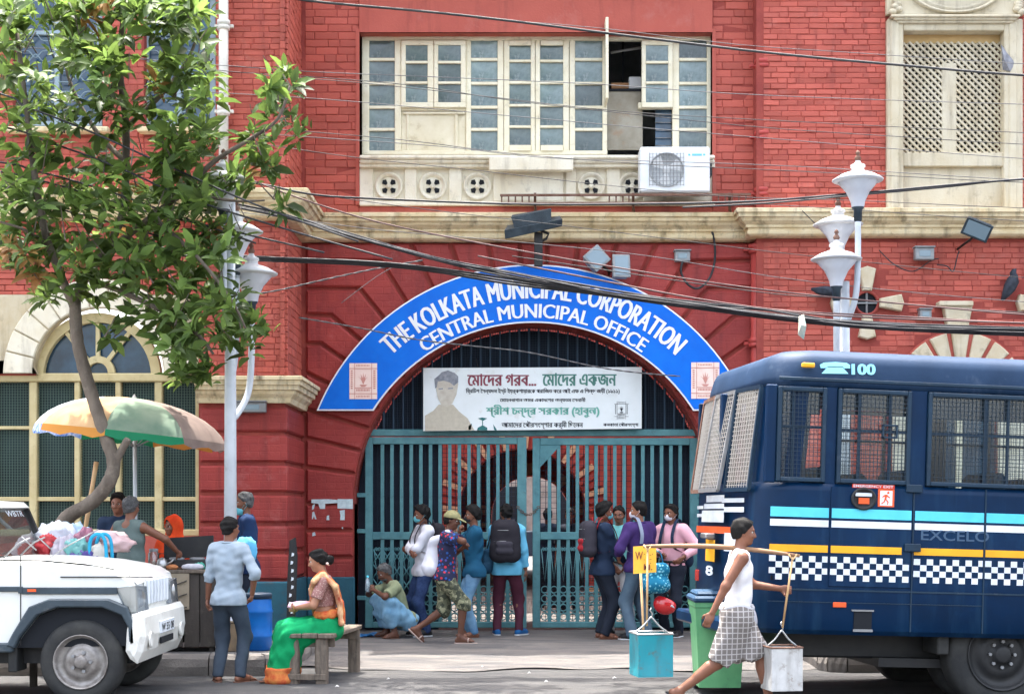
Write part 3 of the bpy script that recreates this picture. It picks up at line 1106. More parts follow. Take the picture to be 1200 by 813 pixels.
def arcpoly(cxp, cyp, r0, r1, a0, a1, n, dd):
    o = [(WX(cxp - r1 * cos(radians(a0 + (a1 - a0) * i / n)), dd), WZ(cyp - r1 * sin(radians(a0 + (a1 - a0) * i / n)), dd)) for i in range(n + 1)]
    i_ = [(WX(cxp - r0 * cos(radians(a0 + (a1 - a0) * i / n)), dd), WZ(cyp - r0 * sin(radians(a0 + (a1 - a0) * i / n)), dd)) for i in range(n, -1, -1)]
    return o + i_


lwin = MB()
lwin.prism(arcpoly(cx, 441, 63, 74, 0, 180, 24, d), d - .05, d + .08)
lwin.prism(arcpoly(cx, 437, 12, 20, 0, 180, 16, d), d - .03, d + .05)
for a in (52, 128, 90):
    p0 = W(cx - 20 * cos(radians(a)), 437 - 20 * sin(radians(a)), d); p1 = W(cx - 64 * cos(radians(a)), 437 - 64 * sin(radians(a)), d)
    lwin.beam((p0[0], d, p0[2]), (p1[0], d, p1[2]), .05, .05, up=(0, 1, 0))
fb(-60, 437, 236, 447, d0=d - .08, mb=lwin, th=.2, ch=.015)
cols_ = (-36, -10, 38, 90, 138, 185, 232)
for q, x in enumerate(cols_):
    fb(x - (4 if x in (38, 185) else 3), 447, x + (5 if x in (38, 185) else 3.4), 624, d0=d - .06 + .002 * q, mb=lwin, th=.14, ch=.01)
fb(-60, 582, 232, 587, d0=d - .03, mb=lwin, th=.07); fb(-60, 499, 38, 503, d0=d - .028, mb=lwin, th=.07)
fb(-60, 620, 236, 628, d0=d - .1, mb=lwin, th=.2, ch=.012)
lwo = lwin.build('arched_window', mCREAMW2, bld)
fan = MB(); fan.prism([(WX(cx - 66 * cos(pi * i / 24), d), WZ(438 - 66 * sin(pi * i / 24), d)) for i in range(25)], d + .05, d + .06)
fan.build('fanlight_pane', mPANEB, lwo)
for i in range(len(cols_) - 1):
    for (r0, r1) in ((447, 582), (587, 620)):
        pm = MB(); pm.add([W(cols_[i] + 2, r1, d + .07), W(cols_[i + 1] - 2, r1, d + .07), W(cols_[i + 1] - 2, r0, d + .07), W(cols_[i] + 2, r0, d + .07)], [(0, 1, 2, 3)])
        pm.build('pane', mMESHG, lwo)
wm = MB()
x = -40
while x < 232:
    wm.beam(W(x, 447, d + .02), W(x, 621, d + .02), .007, .007); x += 3.2
y = 449
while y < 620:
    wm.beam(W(-40, y, d + .026), W(232, y, d + .026), .007, .007); y += 3.2
wm.build('wire_mesh', mat('mesh_wire', lin(84, 104, 96), .6), lwo, kind='stuff')
# cream surround with arch, side lunette and flat pilaster
sr = MB()
poly = [(WX(-60, DL), WZ(438, DL)), (WX(-32, DL), WZ(438, DL))] + [(WX(5 - 37 * cos(radians(a)), DL), WZ(438 - 15 * sin(radians(a)), DL)) for a in range(0, 181, 15)] + \
       [(WX(115 - 76 * cos(radians(a)), DL), WZ(438 - 78 * sin(radians(a)), DL)) for a in range(6, 181, 6)] + [(WX(232, DL), WZ(438, DL)), (WX(232, DL), WZ(345, DL)), (WX(-60, DL), WZ(345, DL))]
sr.prism(poly, DL + .02, DL + .16, ch=.01)
part(sr, 'window_surround', mCREAM3)
ls = MB(); ls.prism([(WX(5 - 37 * cos(radians(a)), DL + .1), WZ(440 - 18 * sin(radians(a)), DL + .1)) for a in range(0, 181, 15)], DL + .1, DL + .16); part(ls, 'lunette', mRED)
vs_ = 13
for i in range(vs_):
    a0, a1 = 180 * i / vs_, 180 * (i + 1) / vs_
    q = inset(arcpoly(115, 438, 77, 112, a0 + .0, a1, 3, DL), .008)
    m = MB(); m.prism(q, DL - .015, DL + .05, ch=.012); m.build('arch_stone', mCREAM, bld)
bw_ = MB(); bw_.box(-8, WX(232, DL), DL + .01, DL + .06, PZ, WZ(628, DL)); part(bw_, 'dado', mRED)

# --- right window with pierced lattice
DA = DR - .05
sur = MB()
fb(1040, 22, 1059, 246, d0=DA, mb=sur, th=.2, ch=.015); fb(1177, 22, 1199, 246, d0=DA, mb=sur, th=.2, ch=.015)
fb(1044, 24, 1054, 244, d0=DA - .02, mb=sur, th=.05, ch=.012); fb(1183, 24, 1192, 244, d0=DA - .02, mb=sur, th=.05, ch=.012)
fb(1059, 26, 1177, 36, d0=DA + .004, mb=sur, th=.2, ch=.01)
fb(1044, 17, 1196, 20, d0=DA - .10, mb=sur, th=.2, ch=.012); fb(1048, 20, 1192, 23.5, d0=DA - .07, mb=sur, th=.2, ch=.01); fb(1052, 23.5, 1188, 27, d0=DA - .04, mb=sur, th=.2, ch=.01)
fb(1039, -25, 1200, 17, d0=DA + .008, mb=sur, th=.15, ch=.0)
part(sur, 'window_surround', mCREAM2)
med = MB(); c = (WX(1119, DA), DA, WZ(-12, DA))
med.lathe([(54 * .0115, .0), (53 * .0115, -.06), (49 * .0115, -.05), (47 * .0115, -.02), (44 * .0115, -.055), (41 * .0115, -.03), (38 * .0115, -.04), (0.001, -.05)], 40, (0, 0, 0), 0, True, 'y')
med.xform(lambda p: (p[0] + c[0], p[1] + c[1], p[2] * .53 + c[2]))
part(med, 'medallion', mCREAM2)
for sx in (1048, 1192):
    sc_ = MB()
    for t in range(5):
        sc_.sphere((WX(sx + random.uniform(-6, 6), DA), DA - .02, WZ(2 + t * 3.2, DA)), (.06, .05, .045), 8, 5)
    part(sc_, 'scroll_ornament', mCREAM2)
# soffit and lattice
lat = MB()
dl = DR + .14
mTAN = mat('tan_soffit', lin(214, 184, 132), .7, lin(196, 164, 110), 3)
so_ = MB(); so_.pbox(1058, 30, 1178, 51, dl + .02, dl + .1, 0); so_.box(WX(1058, DR), WX(1178, DR), DR + .01, dl + .1, WZ(36.5, DR), WZ(30, DR), 0)
part(so_, 'window_head', mTAN)
x0, x1, z0, z1 = WX(1058, dl), WX(1178, dl), WZ(181, dl), WZ(50, dl)
stp = .094
for sgn in (1, -1):
    t = -4
    c0 = x0 + (z0 if sgn > 0 else -z0)
    n_ = int(((x1 - x0) + (z1 - z0)) / stp) + 2
    for i in range(n_):
        # line z - z0 = sgn * (x - xi)
        xi = x0 - (z1 - z0) + i * stp if sgn > 0 else x0 + i * stp
        pa = []
        if sgn > 0:
            xa = max(xi, x0); xb = min(xi + (z1 - z0), x1); f1 = lambda x: z0 + (x - xi)
        else:
            xa = max(xi - (z1 - z0), x0); xb = min(xi, x1); f1 = lambda x: z0 + (xi - x)
        if xb - xa > .03:
            lat.beam((xa, dl + .012 * sgn, f1(xa)), (xb, dl + .012 * sgn, f1(xb)), .028, .03, up=(0, 1, 0))
part(lat, 'lattice', mCREAM2, kind='stuff')
m = MB(); fb(1104, 74, 1121, 182, d0=dl - .03, mb=m, th=.08); fb(1058, 179, 1178, 195, d0=DR + .02, mb=m, th=.3, ch=.01); fb(1058, 196, 1178, 247, d0=DR + .10, mb=m, th=.1)
part(m, 'lattice_frame', mCREAM2)
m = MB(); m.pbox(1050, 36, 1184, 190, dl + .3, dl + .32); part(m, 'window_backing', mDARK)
m = MB(); p = [W(1173, 52, DR - .02), W(1180, 62, DR - .1), W(1190, 74, DR - .06), W(1184, 84, DR - .08), W(1175, 82, DR - .05), W(1177, 70, DR - .14)]
m.add(p, [(0, 1, 5), (1, 2, 5), (2, 3, 5), (3, 4, 5), (4, 0, 5)]); o = m.build('torn_cloth', mat('grey_cloth', lin(150, 152, 158), .9, lin(110, 112, 120), 8), None)
tag(o, 'torn grey rag hooked on the edge of the lattice window', 'rag')

# --- round windows with four keystones
for n_, cxp in enumerate((1016, 1234)):
    rw = MB(); c = (WX(cxp, DR), DR, WZ(355, DR)); k = DR / F
    rw.lathe([(15.5 * k, .02), (14 * k, -.01), (12 * k, -.004), (12 * k, .2)], 24, c, 0, True, 'y')
    rw.lathe([(12.2 * k, .034), (.001, .034)], 24, c, 1, True, 'y')
    rw.beam((c[0] - 12 * k, DR + .01, c[2]), (c[0] + 12 * k, DR + .01, c[2]), .02, .02, 2); rw.beam((c[0], DR + .014, c[2] - 12 * k), (c[0], DR + .014, c[2] + 12 * k), .02, .02, 2)
    ro = rw.build('round_window', [mMORT, mDARK, mGREYM], bld)
    for q in range(4):
        a = pi / 2 * q
        poly = []
        for (r, da) in ((14.5, -.42), (14.5, .42), (42, .27), (44, 0), (42, -.27)):
            poly.append((c[0] + r * k * cos(a + da), c[2] + r * k * sin(a + da)))
        m = MB(); m.prism(inset(poly, .012), DR - .05, DR + .05, ch=.015); m.build('keystone', mCREAM3, ro)
# --- low arched window on the right block
k = DR / F
aw = MB()
nst = 9
for i in range(nst):
    a0, a1 = 180 * i / nst, 180 * (i + 1) / nst
    q = inset(arcpoly(1125, 466, 45, 78, a0 + 1.3, a1 - 1.3, 3, DR), .012)
    m = MB(); m.prism(q, DR - .035, DR + .05, ch=.015); m.build('arch_stone', mCREAM3, bld)
ring = MB(); ring.prism(arcpoly(1125, 466, 45.5, 79, 0, 180, 24, DR), DR + .012, DR + .06); part(ring, 'arch_bed', mRED)
key = MB(); key.prism([(WX(1109, DR), WZ(384, DR)), (WX(1133, DR), WZ(384, DR)), (WX(1138, DR), WZ(358, DR)), (WX(1104, DR), WZ(358, DR))], DR - .09, DR + .05, ch=.012)
key.pbox(1101, 352.5, 1141, 358, DR - .14, DR + .05, 0, .01); part(key, 'keystone', mCREAM3)
for (a, c) in ((1047, 1079), (1171, 1203)):
    m = MB(); m.pbox(a, 466, c, 690, DR - .03, DR + .05, 0, .012); part(m, 'window_pilaster', mCREAM)
gl = MB(); gl.prism([(AX - ARR, .9)] + [(AX - ARR * cos(pi * i / 24), AZ + ARR * sin(pi * i / 24)) for i in range(25)] + [(AX + ARR, .9)], DR + .2, DR + .21); part(gl, 'arched_pane', mPANEB)
gm = MB(); gm.pbox(1079, 462, 1171, 469, DR + .1, DR + .2, 0, .008); gm.pbox(1121, 420, 1128, 640, DR + .104, DR + .2, 0, .008); part(gm, 'arched_frame', mCREAMW)

# --- passage behind the gate: dark vault, inner arches, a bright court beyond
mSTRI = mat('banded_brick', (.46, .10, .075), .7, (.34, .06, .05), 3, 1, .4, 40)
mCRB = mat('cream_band', lin(220, 190, 150), .8)
px0_, px1_ = CX - AR - .35, CX + AR + .35
ps = MB()
ps.box(px0_ - .2, px0_, D0 + .45, 44, 0, 5.2); ps.box(px1_, px1_ + .2, D0 + .45, 44, 0, 5.2); ps.box(px0_ - .2, px1_ + .2, D0 + .45, 24.6, 5.0, 5.2); ps.box(px0_ - .2, px1_ + .2, 32.3, 44, 5.0, 5.2); ps.box(px0_ - .2, px1_ + .2, 24.4, 24.6, 5.0, 9.2)
part(ps, 'passage', mSTRI)


def inner_arch(dd, cxp, cyp, rp, wx0, wx1, name, stones=13, topz=5.1, band=22):
    cxw, czw, r = WX(cxp, dd), WZ(cyp, dd), rp * dd / F
    p = [(cxw - r * cos(pi * i / 20), czw + r * sin(pi * i / 20)) for i in range(21)]
    m = MB()
    m.prism([(wx0, 0), (cxw - r, 0)] + p[:11] + [(cxw, topz), (wx0, topz)], dd, dd + .5)
    m.prism([(cxw, topz)] + p[10:] + [(cxw + r, 0), (wx1, 0), (wx1, topz)], dd, dd + .5)
    o = part(m, name, mSTRI)
    for i in range(stones):
        a0 = 180 * i / stones; a1 = a0 + 180 / stones
        q = inset(arcpoly(cxp, cyp, rp + .5, rp + band, a0 + .6, a1 - .6, 2, dd), .01)
        s = MB(); s.prism(q, dd - .05, dd + .02)
        s.build('banded_stone', mCRB if i % 3 == 0 else mSTRI, o)
    for sx in (-1, 1):
        zz = 0
        j = 0
        while zz < czw - .1:
            s = MB(); x0 = cxw + sx * (r + .0); s.box(x0 + sx * .01, x0 + sx * band * dd / F, dd - .05, dd + .02, zz + .01, min(zz + .14, czw) - .01)
            s.build('banded_stone', mCRB if j % 3 == 0 else mSTRI, o)
            zz += .14; j += 1
    return o


inner_arch(32.0, 612, 600, 74, px0_ - .1, px1_ + .1, 'inner_arch_wall', 30, 24.4, 26)  # wall carried up unseen above the arch to shade the court floor
inner_arch(44.0, 622, 604, 46, -4.5, 7.0, 'court_arch_wall', 13, 5.1, 16)
cw_ = MB(); cw_.box(-8, 10, 60, 60.3, 0, 7); part(cw_, 'court_wall', mat('pale_court', lin(160, 154, 146), .8, lin(120, 114, 106), 1.5, 1, grime=(lin(70, 66, 62), .7, 2.0)))
for k in range(4):
    for zz in (1.2, 3.6):
        m = MB(); m.box(-3.4 + 2.6 * k, -2.3 + 2.6 * k, 59.93, 60.1, zz, zz + 1.5, 0, .02); part(m, 'court_window', mDARK)
m = MB(); m.box(-6.4, 8, 57.5, 57.9, 0, 1.0, 0, .03); part(m, 'court_parapet', mDKMESH)
cs = MB(); cs.box(-6.6, -6.4, 44.5, 60, 0, 4.2); cs.box(8, 8.2, 44.5, 60, 0, 4.2); part(cs, 'court_side_wall', mSTRI)
cf = MB(); cf.add([(-8, 21.2, .055), (10, 21.2, .055), (10, 60, .06), (-8, 60, .06)], [(0, 1, 2, 3)]); struct(cf, 'court_ground', mFORE)
# dark slate inner door sheets, widened to darken the passage sides
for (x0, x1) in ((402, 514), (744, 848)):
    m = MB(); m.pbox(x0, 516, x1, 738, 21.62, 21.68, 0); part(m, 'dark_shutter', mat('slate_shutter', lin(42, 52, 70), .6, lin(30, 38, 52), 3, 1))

# --- fixed grille filling the head of the arch
DG = D0 + .38
gr = MB()
zb = WZ(507, DG)
x = CX - AR + .1
gx = []
while x < CX + AR - .05:
    h = CZ + sqrt(max(AR * AR - (x - CX) ** 2, 0)) - .01
    if h > zb + .05:
        gr.beam((x, DG, zb), (x, DG, h), .02, .02, 0)
    x += .135
gob = part(gr, 'arch_grille', mat('grille_slate', lin(56, 74, 90), .6))
gm = MB()
z = zb
while z < CZ + AR:
    hw = sqrt(max(AR * AR - (z - CZ) ** 2, 0)) - .01
    if hw > .1:
        gm.beam((CX - hw, DG + .03, z), (CX + hw, DG + .03, z), .006, .006)
    z += .035
x = CX - AR
while x < CX + AR:
    h = CZ + sqrt(max(AR * AR - (x - CX) ** 2, 0))
    if h > zb:
        gm.beam((x, DG + .036, zb), (x, DG + .036, h), .006, .006)
    x += .035
gm.build('wire_mesh', mDKMESH, gob, kind='stuff')
bk = MB(); bk.prism([(CX - 196 * D0 / F, zb + .02)] + [(CX - (AR - .03) * cos(radians(a)), CZ + (AR - .03) * sin(radians(a))) for a in range(24, 157, 6)] + [(CX + 196 * D0 / F, zb + .02)], DG + .08, DG + .1)
bk.build('backing_sheet', mat('slate_sheet', lin(33, 44, 58), .8, lin(26, 34, 46), 3), gob)
tr = MB(); tr.box(CX - 199 * DG / F, CX + 196 * DG / F, DG - .05, DG + .05, WZ(511, DG), WZ(503, DG), 0, .01); tr.build('transom_bar', mGATE, gob)

# remnants of torn posters on the jamb stones
mPOS = mat('poster_paper', lin(206, 222, 224), .85, lin(170, 190, 196), 14)
DP = D0 - .0165
r = random.Random(9)
for k, q in enumerate(([(365, 585), (384, 584.5), (396, 585.5), (396, 589), (381, 590), (381, 596), (375, 596), (373, 590), (365, 589)], [(395.5, 584.5), (413.5, 584.5), (413.5, 596), (395.5, 595.5)], [(366, 592), (369, 590), (368, 596), (365.5, 597)],
             [(366, 600), (368, 599), (371, 608), (369, 608), (368, 604), (366.5, 608), (365.5, 608)], [(383, 604), (386, 603.5), (385.5, 605), (386, 609), (382.5, 609)], [(398, 598), (404, 597), (404, 609), (398.5, 609), (399, 604)], [(366, 624), (369, 623), (370, 627), (366, 628)], [(400, 618), (402, 617), (402, 620)])):
    m = MB(); c = W(q[0][0], q[0][1], DP)
    m.add([(WX(p[0], DP) - c[0], -.0004 * k, WZ(p[1], DP) - c[2]) for p in q], [tuple(range(len(q)))])
    o = m.build('torn_poster', mPOS, bld, loc=c, fix=False)
# ------------------------------------------------------------------ gates
mSCR = mGATE


def spiral(c, r0, r1, a0, a1, n=14):
    return [(c[0] + (r0 + (r1 - r0) * i / n) * cos(a0 + (a1 - a0) * i / n), c[1], c[2] + (r0 + (r1 - r0) * i / n) * sin(a0 + (a1 - a0) * i / n)) for i in range(n + 1)]


def gate_leaf(label, xp0, xp1, rail_top, nbars, style, d=D0 + .33):
    x0, x1 = WX(xp0, d), WX(xp1, d)
    t = thing('gate_leaf', label, 'gate', (x0, d, .07), group='teal metal gates in the arch')
    L = lambda m, n, mt=mGATE, **k: m.build(n, mt, t, loc=(-x0, -d, -.07), **k)
    zt_, zm0, zm1, zb0, zb1 = WZ(rail_top, d), WZ(632, d), WZ(623, d), .1, WZ(728, d)
    for (a, b) in ((x0, x0 + .105), (x1 - .13, x1)):
        m = MB(); m.box(a, b, d - .035, d + .035, .1, zt_, 0, .008); L(m, 'stile')
    for (a, b) in ((zt_ - .1, zt_), (zm0, zm1), (zb0, zb1)):
        m = MB(); m.box(x0 + .105, x1 - .13, d - .03, d + .03, a, b, 0, .008); L(m, 'rail')
    xs = [x0 + .105 + (x1 - x0 - .235) * (i + 1) / (nbars + 1) for i in range(nbars)]
    for x in xs:
        m = MB(); m.box(-.024, .024, -.016, .016, zb1, zt_ - .1); o = m.build('gate_bar', mGATE, t, loc=(x - x0, .004, -.07))
    m = MB()
    gap = xs[1] - xs[0]
    ed = [x0 + .105] + xs + [x1 - .13]
    for i in range(len(ed) - 1):
        cx = (ed[i] + ed[i + 1]) / 2; r = gap * .36
        y = d + .0
        lattice = style == 'mixed' and i < 4
        if lattice:
            for j in range(5):
                z0 = zb1 + j * .2
                m.tube([(ed[i], y, z0), (ed[i + 1], y, z0 + .2)], .009, 5); m.tube([(ed[i], y + .01, z0 + .2), (ed[i + 1], y + .01, z0)], .009, 5)
        else:
            for j in range(4):
                cz_ = zb1 + .07 + j * .125
                m.tube(spiral((cx, y, cz_), r, r, 0, 2 * pi, 12), .009, 5, caps=False)
                if j < 3:
                    s = 1 if j % 2 else -1
                    m.tube([(cx - s * r, y + .006, cz_ + .03), (cx, y + .006, cz_ + .0625), (cx + s * r, y + .006, cz_ + .095)], .008, 5)
        # scroll heads under the middle rail
        cz_ = zm0 - .13
        m.tube(spiral((cx - r * .5, y, cz_), r * .5, r * .16, -.5 * pi, 2.0 * pi, 12), .008, 5)
        m.tube(spiral((cx + r * .5, y, cz_), r * .5, r * .16, 1.5 * pi, -1.0 * pi, 12), .008, 5)
        m.tube([(cx - r, y, cz_), (cx, y, zb1 + .56), (cx + r, y, cz_)], .008, 5)
    L(m, 'scrollwork')
    # wire mesh fixed behind the bars
    m = MB()
    z = zb1
    dm = .06 if style == 'mixed' else .075
    while z < zt_ - .1:
        m.beam((x0 + .1, d + .03, z), (x1 - .1, d + .03, z), .006, .006); z += dm
    x = x0 + .11
    while x < x1 - .1:
        m.beam((x, d + .036, zb1), (x, d + .036, zt_ - .1), .006, .006); x += dm
    L(m, 'wire_mesh', mDKMESH, kind='stuff')
    if style != 'mixed':
        m = MB(); q = [(x0 + .1, WZ(548, d)), (x0 + .1, zt_ - .09), (x0 + .1 + .3, zt_ - .09)]
        m.prism(q, d - .02, d + .02, back=True); L(m, 'corner_gusset')
    for zz in (WZ(580, d), WZ(622, d), WZ(700, d)):
        m = MB()
        xx = x0 - .06 if style == 'mixed' else x1 + .02
        m.box(xx - .05, xx + .07, d - .05, d + .0, zz - .03, zz + .03, 0, .006)
        L(m, 'hinge')
    return t


gate_leaf('left teal gate leaf of bars, behind the man with the cap', 428, 617, 512, 14, 'mixed')
gate_leaf('right teal gate leaf of bars with ring scrolls low down', 624, 819, 513, 15, 'rings', D0 + .345)
# chain between the leaves
m = MB()
dch = D0 + .29
for i in range(11):
    t = i / 10
    x = WX(607 + 24 * t, dch); z = WZ(594 + 9 * sin(pi * t), dch)
    M_ = Matrix.Rotation(radians(90 * (i % 2)), 4, 'X')
    ring = [M_ @ Vector((.022 * cos(a), .0, .014 * sin(a))) + Vector((x, dch, z)) for a in [2 * pi * k / 8 for k in range(9)]]
    m.tube(ring, .005, 5, caps=False)
o = m.build('chain', mRUSTY); tag(o, 'slack dark chain looped between the two gate leaves', 'chain')

# people and things seen dimly in the court are left to the figures below

# ------------------------------------------------------------------ blue arch sign
DS = D0 - .14
mBLUE = mat('sign_blue', lin(0, 112, 220), .4, lin(0, 100, 208), 2.5, 1, 0, 40, spec=.2, grime=(lin(40, 110, 205), .45, 9))
mSWH = mat('sign_white', lin(236, 238, 240), .45)
mPINK = mat('emblem_pink', lin(244, 222, 210), .6, lin(236, 208, 196), 8)
mEMR = mat('emblem_red', lin(206, 146, 134), .6)
sg = thing('arch_sign', 'blue arched sign lettered in white over the entrance', 'sign', (WX(625, DS), DS, WZ(481, DS)))
so_ = (-WX(625, DS), -DS, -WZ(481, DS))


def sign_ring(ro, ri, cyo, cyi, ybot):
    out = []
    a0 = math.asin((cyo - ybot) / ro)
    n = 48
    for i in range(n + 1):
        a = a0 + (pi - 2 * a0) * i / n
        out.append((WX(625 - ro * cos(a), DS), WZ(cyo - ro * sin(a), DS)))
    b0 = math.asin((cyi - ybot) / ri)
    for i in range(n, -1, -1):
        a = b0 + (pi - 2 * b0) * i / n
        out.append((WX(625 - ri * cos(a), DS), WZ(cyi - ri * sin(a), DS)))
    return out


def ring_faces(mb, poly, y0, y1, mi=0):
    n = len(poly) // 2
    vs = [(p[0], y0, p[1]) for p in poly] + [(p[0], y1, p[1]) for p in poly]
    N2 = len(poly)
    fs = []
    for i in range(n - 1):
        fs.append((i, i + 1, N2 - 2 - i, N2 - 1 - i))
    for i in range(N2):
        j = (i + 1) % N2
        fs.append((i, N2 + i, N2 + j, j))
    mb.add(vs, fs, mi)


m = MB(); ring_faces(m, sign_ring(274, 222, 584, 600, 481), DS, DS + .04); m.build('sign_edge', mSWH, sg, loc=so_)
m = MB(); ring_faces(m, sign_ring(272.3, 223.7, 584, 600, 479.3), DS - .004, DS + .02); m.build('sign_board', mBLUE, sg, loc=so_)


def bend(r0, r1, A):
    def fn(u, v):
        a = radians(-A + 2 * A * u); r = r0 + (r1 - r0) * v
        return (WX(625 + r * sin(a), DS), DS - .008, WZ(590 - r * cos(a), DS))
    return fn


for (s, r0, r1, A) in (("THE KOLKATA MUNICIPAL CORPORATION", 240, 263, 43.5), ("CENTRAL MUNICIPAL OFFICE", 217.5, 234, 35.5)):
    m = MB()
    for q in range(7):
        f0 = bend(r0, r1, A)
        text_fit(m, s, 0, 0, 0, 0, 0, 0, 0.0, lambda u, v, q=q, f0=f0: (lambda p: (p[0], p[1] - .0008 * q, p[2]))(f0(u + (q - 3) * .0008, v)))
    m.build('lettering', mSWH, sg, loc=so_, fix=False)


def emblem(mb, x0, y0, x1, y1, d, fr=0, ink=1):
    """square civic emblem: frame lines, a hand holding a bud, a strip of writing"""
    X = lambda u: WX(x0 + (x1 - x0) * u, d); Z = lambda v: WZ(y0 + (y1 - y0) * v, d)
    mb.add([(X(0), d - .004, Z(1)), (X(1), d - .004, Z(1)), (X(1), d - .004, Z(0)), (X(0), d - .004, Z(0))], [(0, 1, 2, 3)], fr)
    def ln(a, b, c, e, k=0):
        mb.add([(X(a), d - .007 - k, Z(e)), (X(c), d - .007 - k, Z(e)), (X(c), d - .007 - k, Z(b)), (X(a), d - .007 - k, Z(b))], [(0, 1, 2, 3)], ink)
    w = .022
    for (a, b, c, e) in ((.18, 0, .18 + w, 1), (.79, 0, .79 + w, 1)):
        ln(a, b, c, e)
    for (a, b, c, e) in ((0, .14, 1, .14 + w), (0, .84, 1, .84 + w), (.2, .68, .8, .70)):
        ln(a, b, c, e, .001)
    for i in range(9):
        ln(.25 + .055 * i, .72, .285 + .055 * i, .78); ln(.25 + .055 * i, .04, .28 + .055 * i, .09); ln(.05, .2 + .06 * i, .12, .235 + .06 * i); ln(.86, .2 + .06 * i, .94, .235 + .06 * i); ln(.25 + .055 * i, .9, .28 + .055 * i, .95)
    for k in range(5):
        a = radians(-50 + 25 * k)
        q = [(.5, .6), (.5 + .09 * sin(a - .35), .48 - .03), (.5 + .3 * sin(a) * .75, .58 - .32 * cos(a)), (.5 + .09 * sin(a + .35), .48 - .03)]
        mb.add([(X(u), d - .007 - .0006 * k, Z(v)) for (u, v) in q], [(0, 1, 2, 3)], ink)
    q = [(.36, .6), (.64, .6), (.56, .66), (.44, .66)]
    mb.add([(X(u), d - .0065, Z(v)) for (u, v) in q], [(3, 2, 1, 0)], ink)


for (a, b, c, e) in ((409.5, 425.5, 442, 467.5), (810, 424.5, 843, 467)):
    m = MB(); emblem(m, a, b, c, e, DS - .006); m.build('emblem', [mPINK, mEMR], sg, loc=so_, fix=False)

# ------------------------------------------------------------------ white banner with Bengali lettering
DBN = D0 + .2
mBAN = mat('banner_vinyl', lin(232, 238, 238), .5, lin(220, 226, 224), 2.0, 1, .05, 20, grime=(lin(176, 160, 135), .45, 3))
bn = thing('memorial_banner', 'white banner of Bengali lettering with a faded portrait inside the arch', 'banner', (WX(625, DBN), DBN, WZ(506, DBN)))
bo = (-WX(625, DBN), -DBN, -WZ(506, DBN))
m = MB()
nx, ny = 24, 8
vs = []
for j in range(ny + 1):
    for i in range(nx + 1):
        u, v = i / nx, j / ny
        px = 496 + 256 * u; py = 431 - 1 * u + (505 - 431 - 2 * u) * v
        p = W(px, py, DBN)
        vs.append((p[0], DBN, p[2]))
m.add(vs, [(j * (nx + 1) + i, j * (nx + 1) + i + 1, (j + 1) * (nx + 1) + i + 1, (j + 1) * (nx + 1) + i) for j in range(ny) for i in range(nx)], 0, True)
bob = m.build('banner_sheet', mBAN, bn, loc=bo)
inkR = mat('ink_maroon', lin(140, 72, 84), .6); inkG = mat('ink_green', lin(82, 132, 120), .6); inkT = mat('ink_teal', lin(112, 176, 160), .6); inkK = mat('ink_black', lin(52, 56, 62), .6)
Bt = [("মাদেের".replace("মাদেের", "মোদের"), 0)]


def bnl(s):
    """pre-base vowel signs go before their consonant, two-part vowels are split: the font lays glyphs out as typed"""
    out = []
    pre = {'\u09bf', '\u09c7', '\u09c8'}
    for ch in s:
        if ch in ('\u09cb', '\u09cc'):
            tail = '\u09be' if ch == '\u09cb' else '\u09d7'
            ch = '\u09c7'
        else:
            tail = ''
        if ch in pre:
            j = len(out) - 1
            while j - 1 >= 0 and out[j - 1] == '\u09cd':
                j -= 2
            out.insert(max(j, 0), ch)
            if tail:
                out.append(tail)
        else:
            out.append(ch)
    return ''.join(out)


lines = [("মোদের গরব...", 548, 628, 438, 452, inkR, .012), ("মোদের একজন", 636, 722, 437, 452, inkG, .012),
         ("ব্রিটিশ সৈন্যদল ইস্ট ইয়র্কশায়ারকে পরাজিত করে আই এফ এ শিল্ড জয়ী (১৯১১)", 546, 726, 454.5, 462, inkK, .008),
         ("মোহনবাগান অমর একাদশের অন্যতম সেনানী", 586, 686, 465.5, 472, inkK, .008),
         ("শ্রীশ চন্দ্র সরকার (হাবুল)", 570, 702, 474, 489, inkT, .012),
         ("আমাদের পৌরসংস্থার কর্মী ছিলেন", 588, 683, 493, 502.5, inkK, .01), ("কলকাতা পৌরসংস্থা", 707, 748, 494.5, 500.5, inkK, .008)]
for (s, a, b, t0, t1, mt, bo_) in lines:
    m = MB()
    for q in range(3 if t1 - t0 < 10 else 5):
        e_ = (q - 1) * .0022 if t1 - t0 < 10 else (q - 2) * .0032
        text_fit(m, bnl(s), WX(a, DBN) + e_, WX(b, DBN) + e_, WZ(t1, DBN), WZ(t0, DBN), DBN - .004 - .0007 * q, 0, 0.0)
    m.build('lettering', mt, bn, loc=bo, fix=False)
m = MB(); emblem(m, 720, 470, 736.5, 491, DBN - .001); m.build('emblem', [mBAN, inkK], bn, loc=bo, fix=False)
# faded portrait print: cap, face, shoulders
fd = [mat('print_sepia', lin(198, 190, 172), .6, lin(186, 178, 160), 20), mat('print_face', lin(206, 200, 186), .6, lin(190, 180, 164), 14), mat('print_cap', lin(120, 124, 134), .6, lin(160, 162, 166), 16)]


def flat(mb, pts, mi, k):
    mb.add([(WX(p[0], DBN), DBN - .003 - .0015 * k, WZ(p[1], DBN)) for p in pts], [list(range(len(pts)))[::-1]], mi)


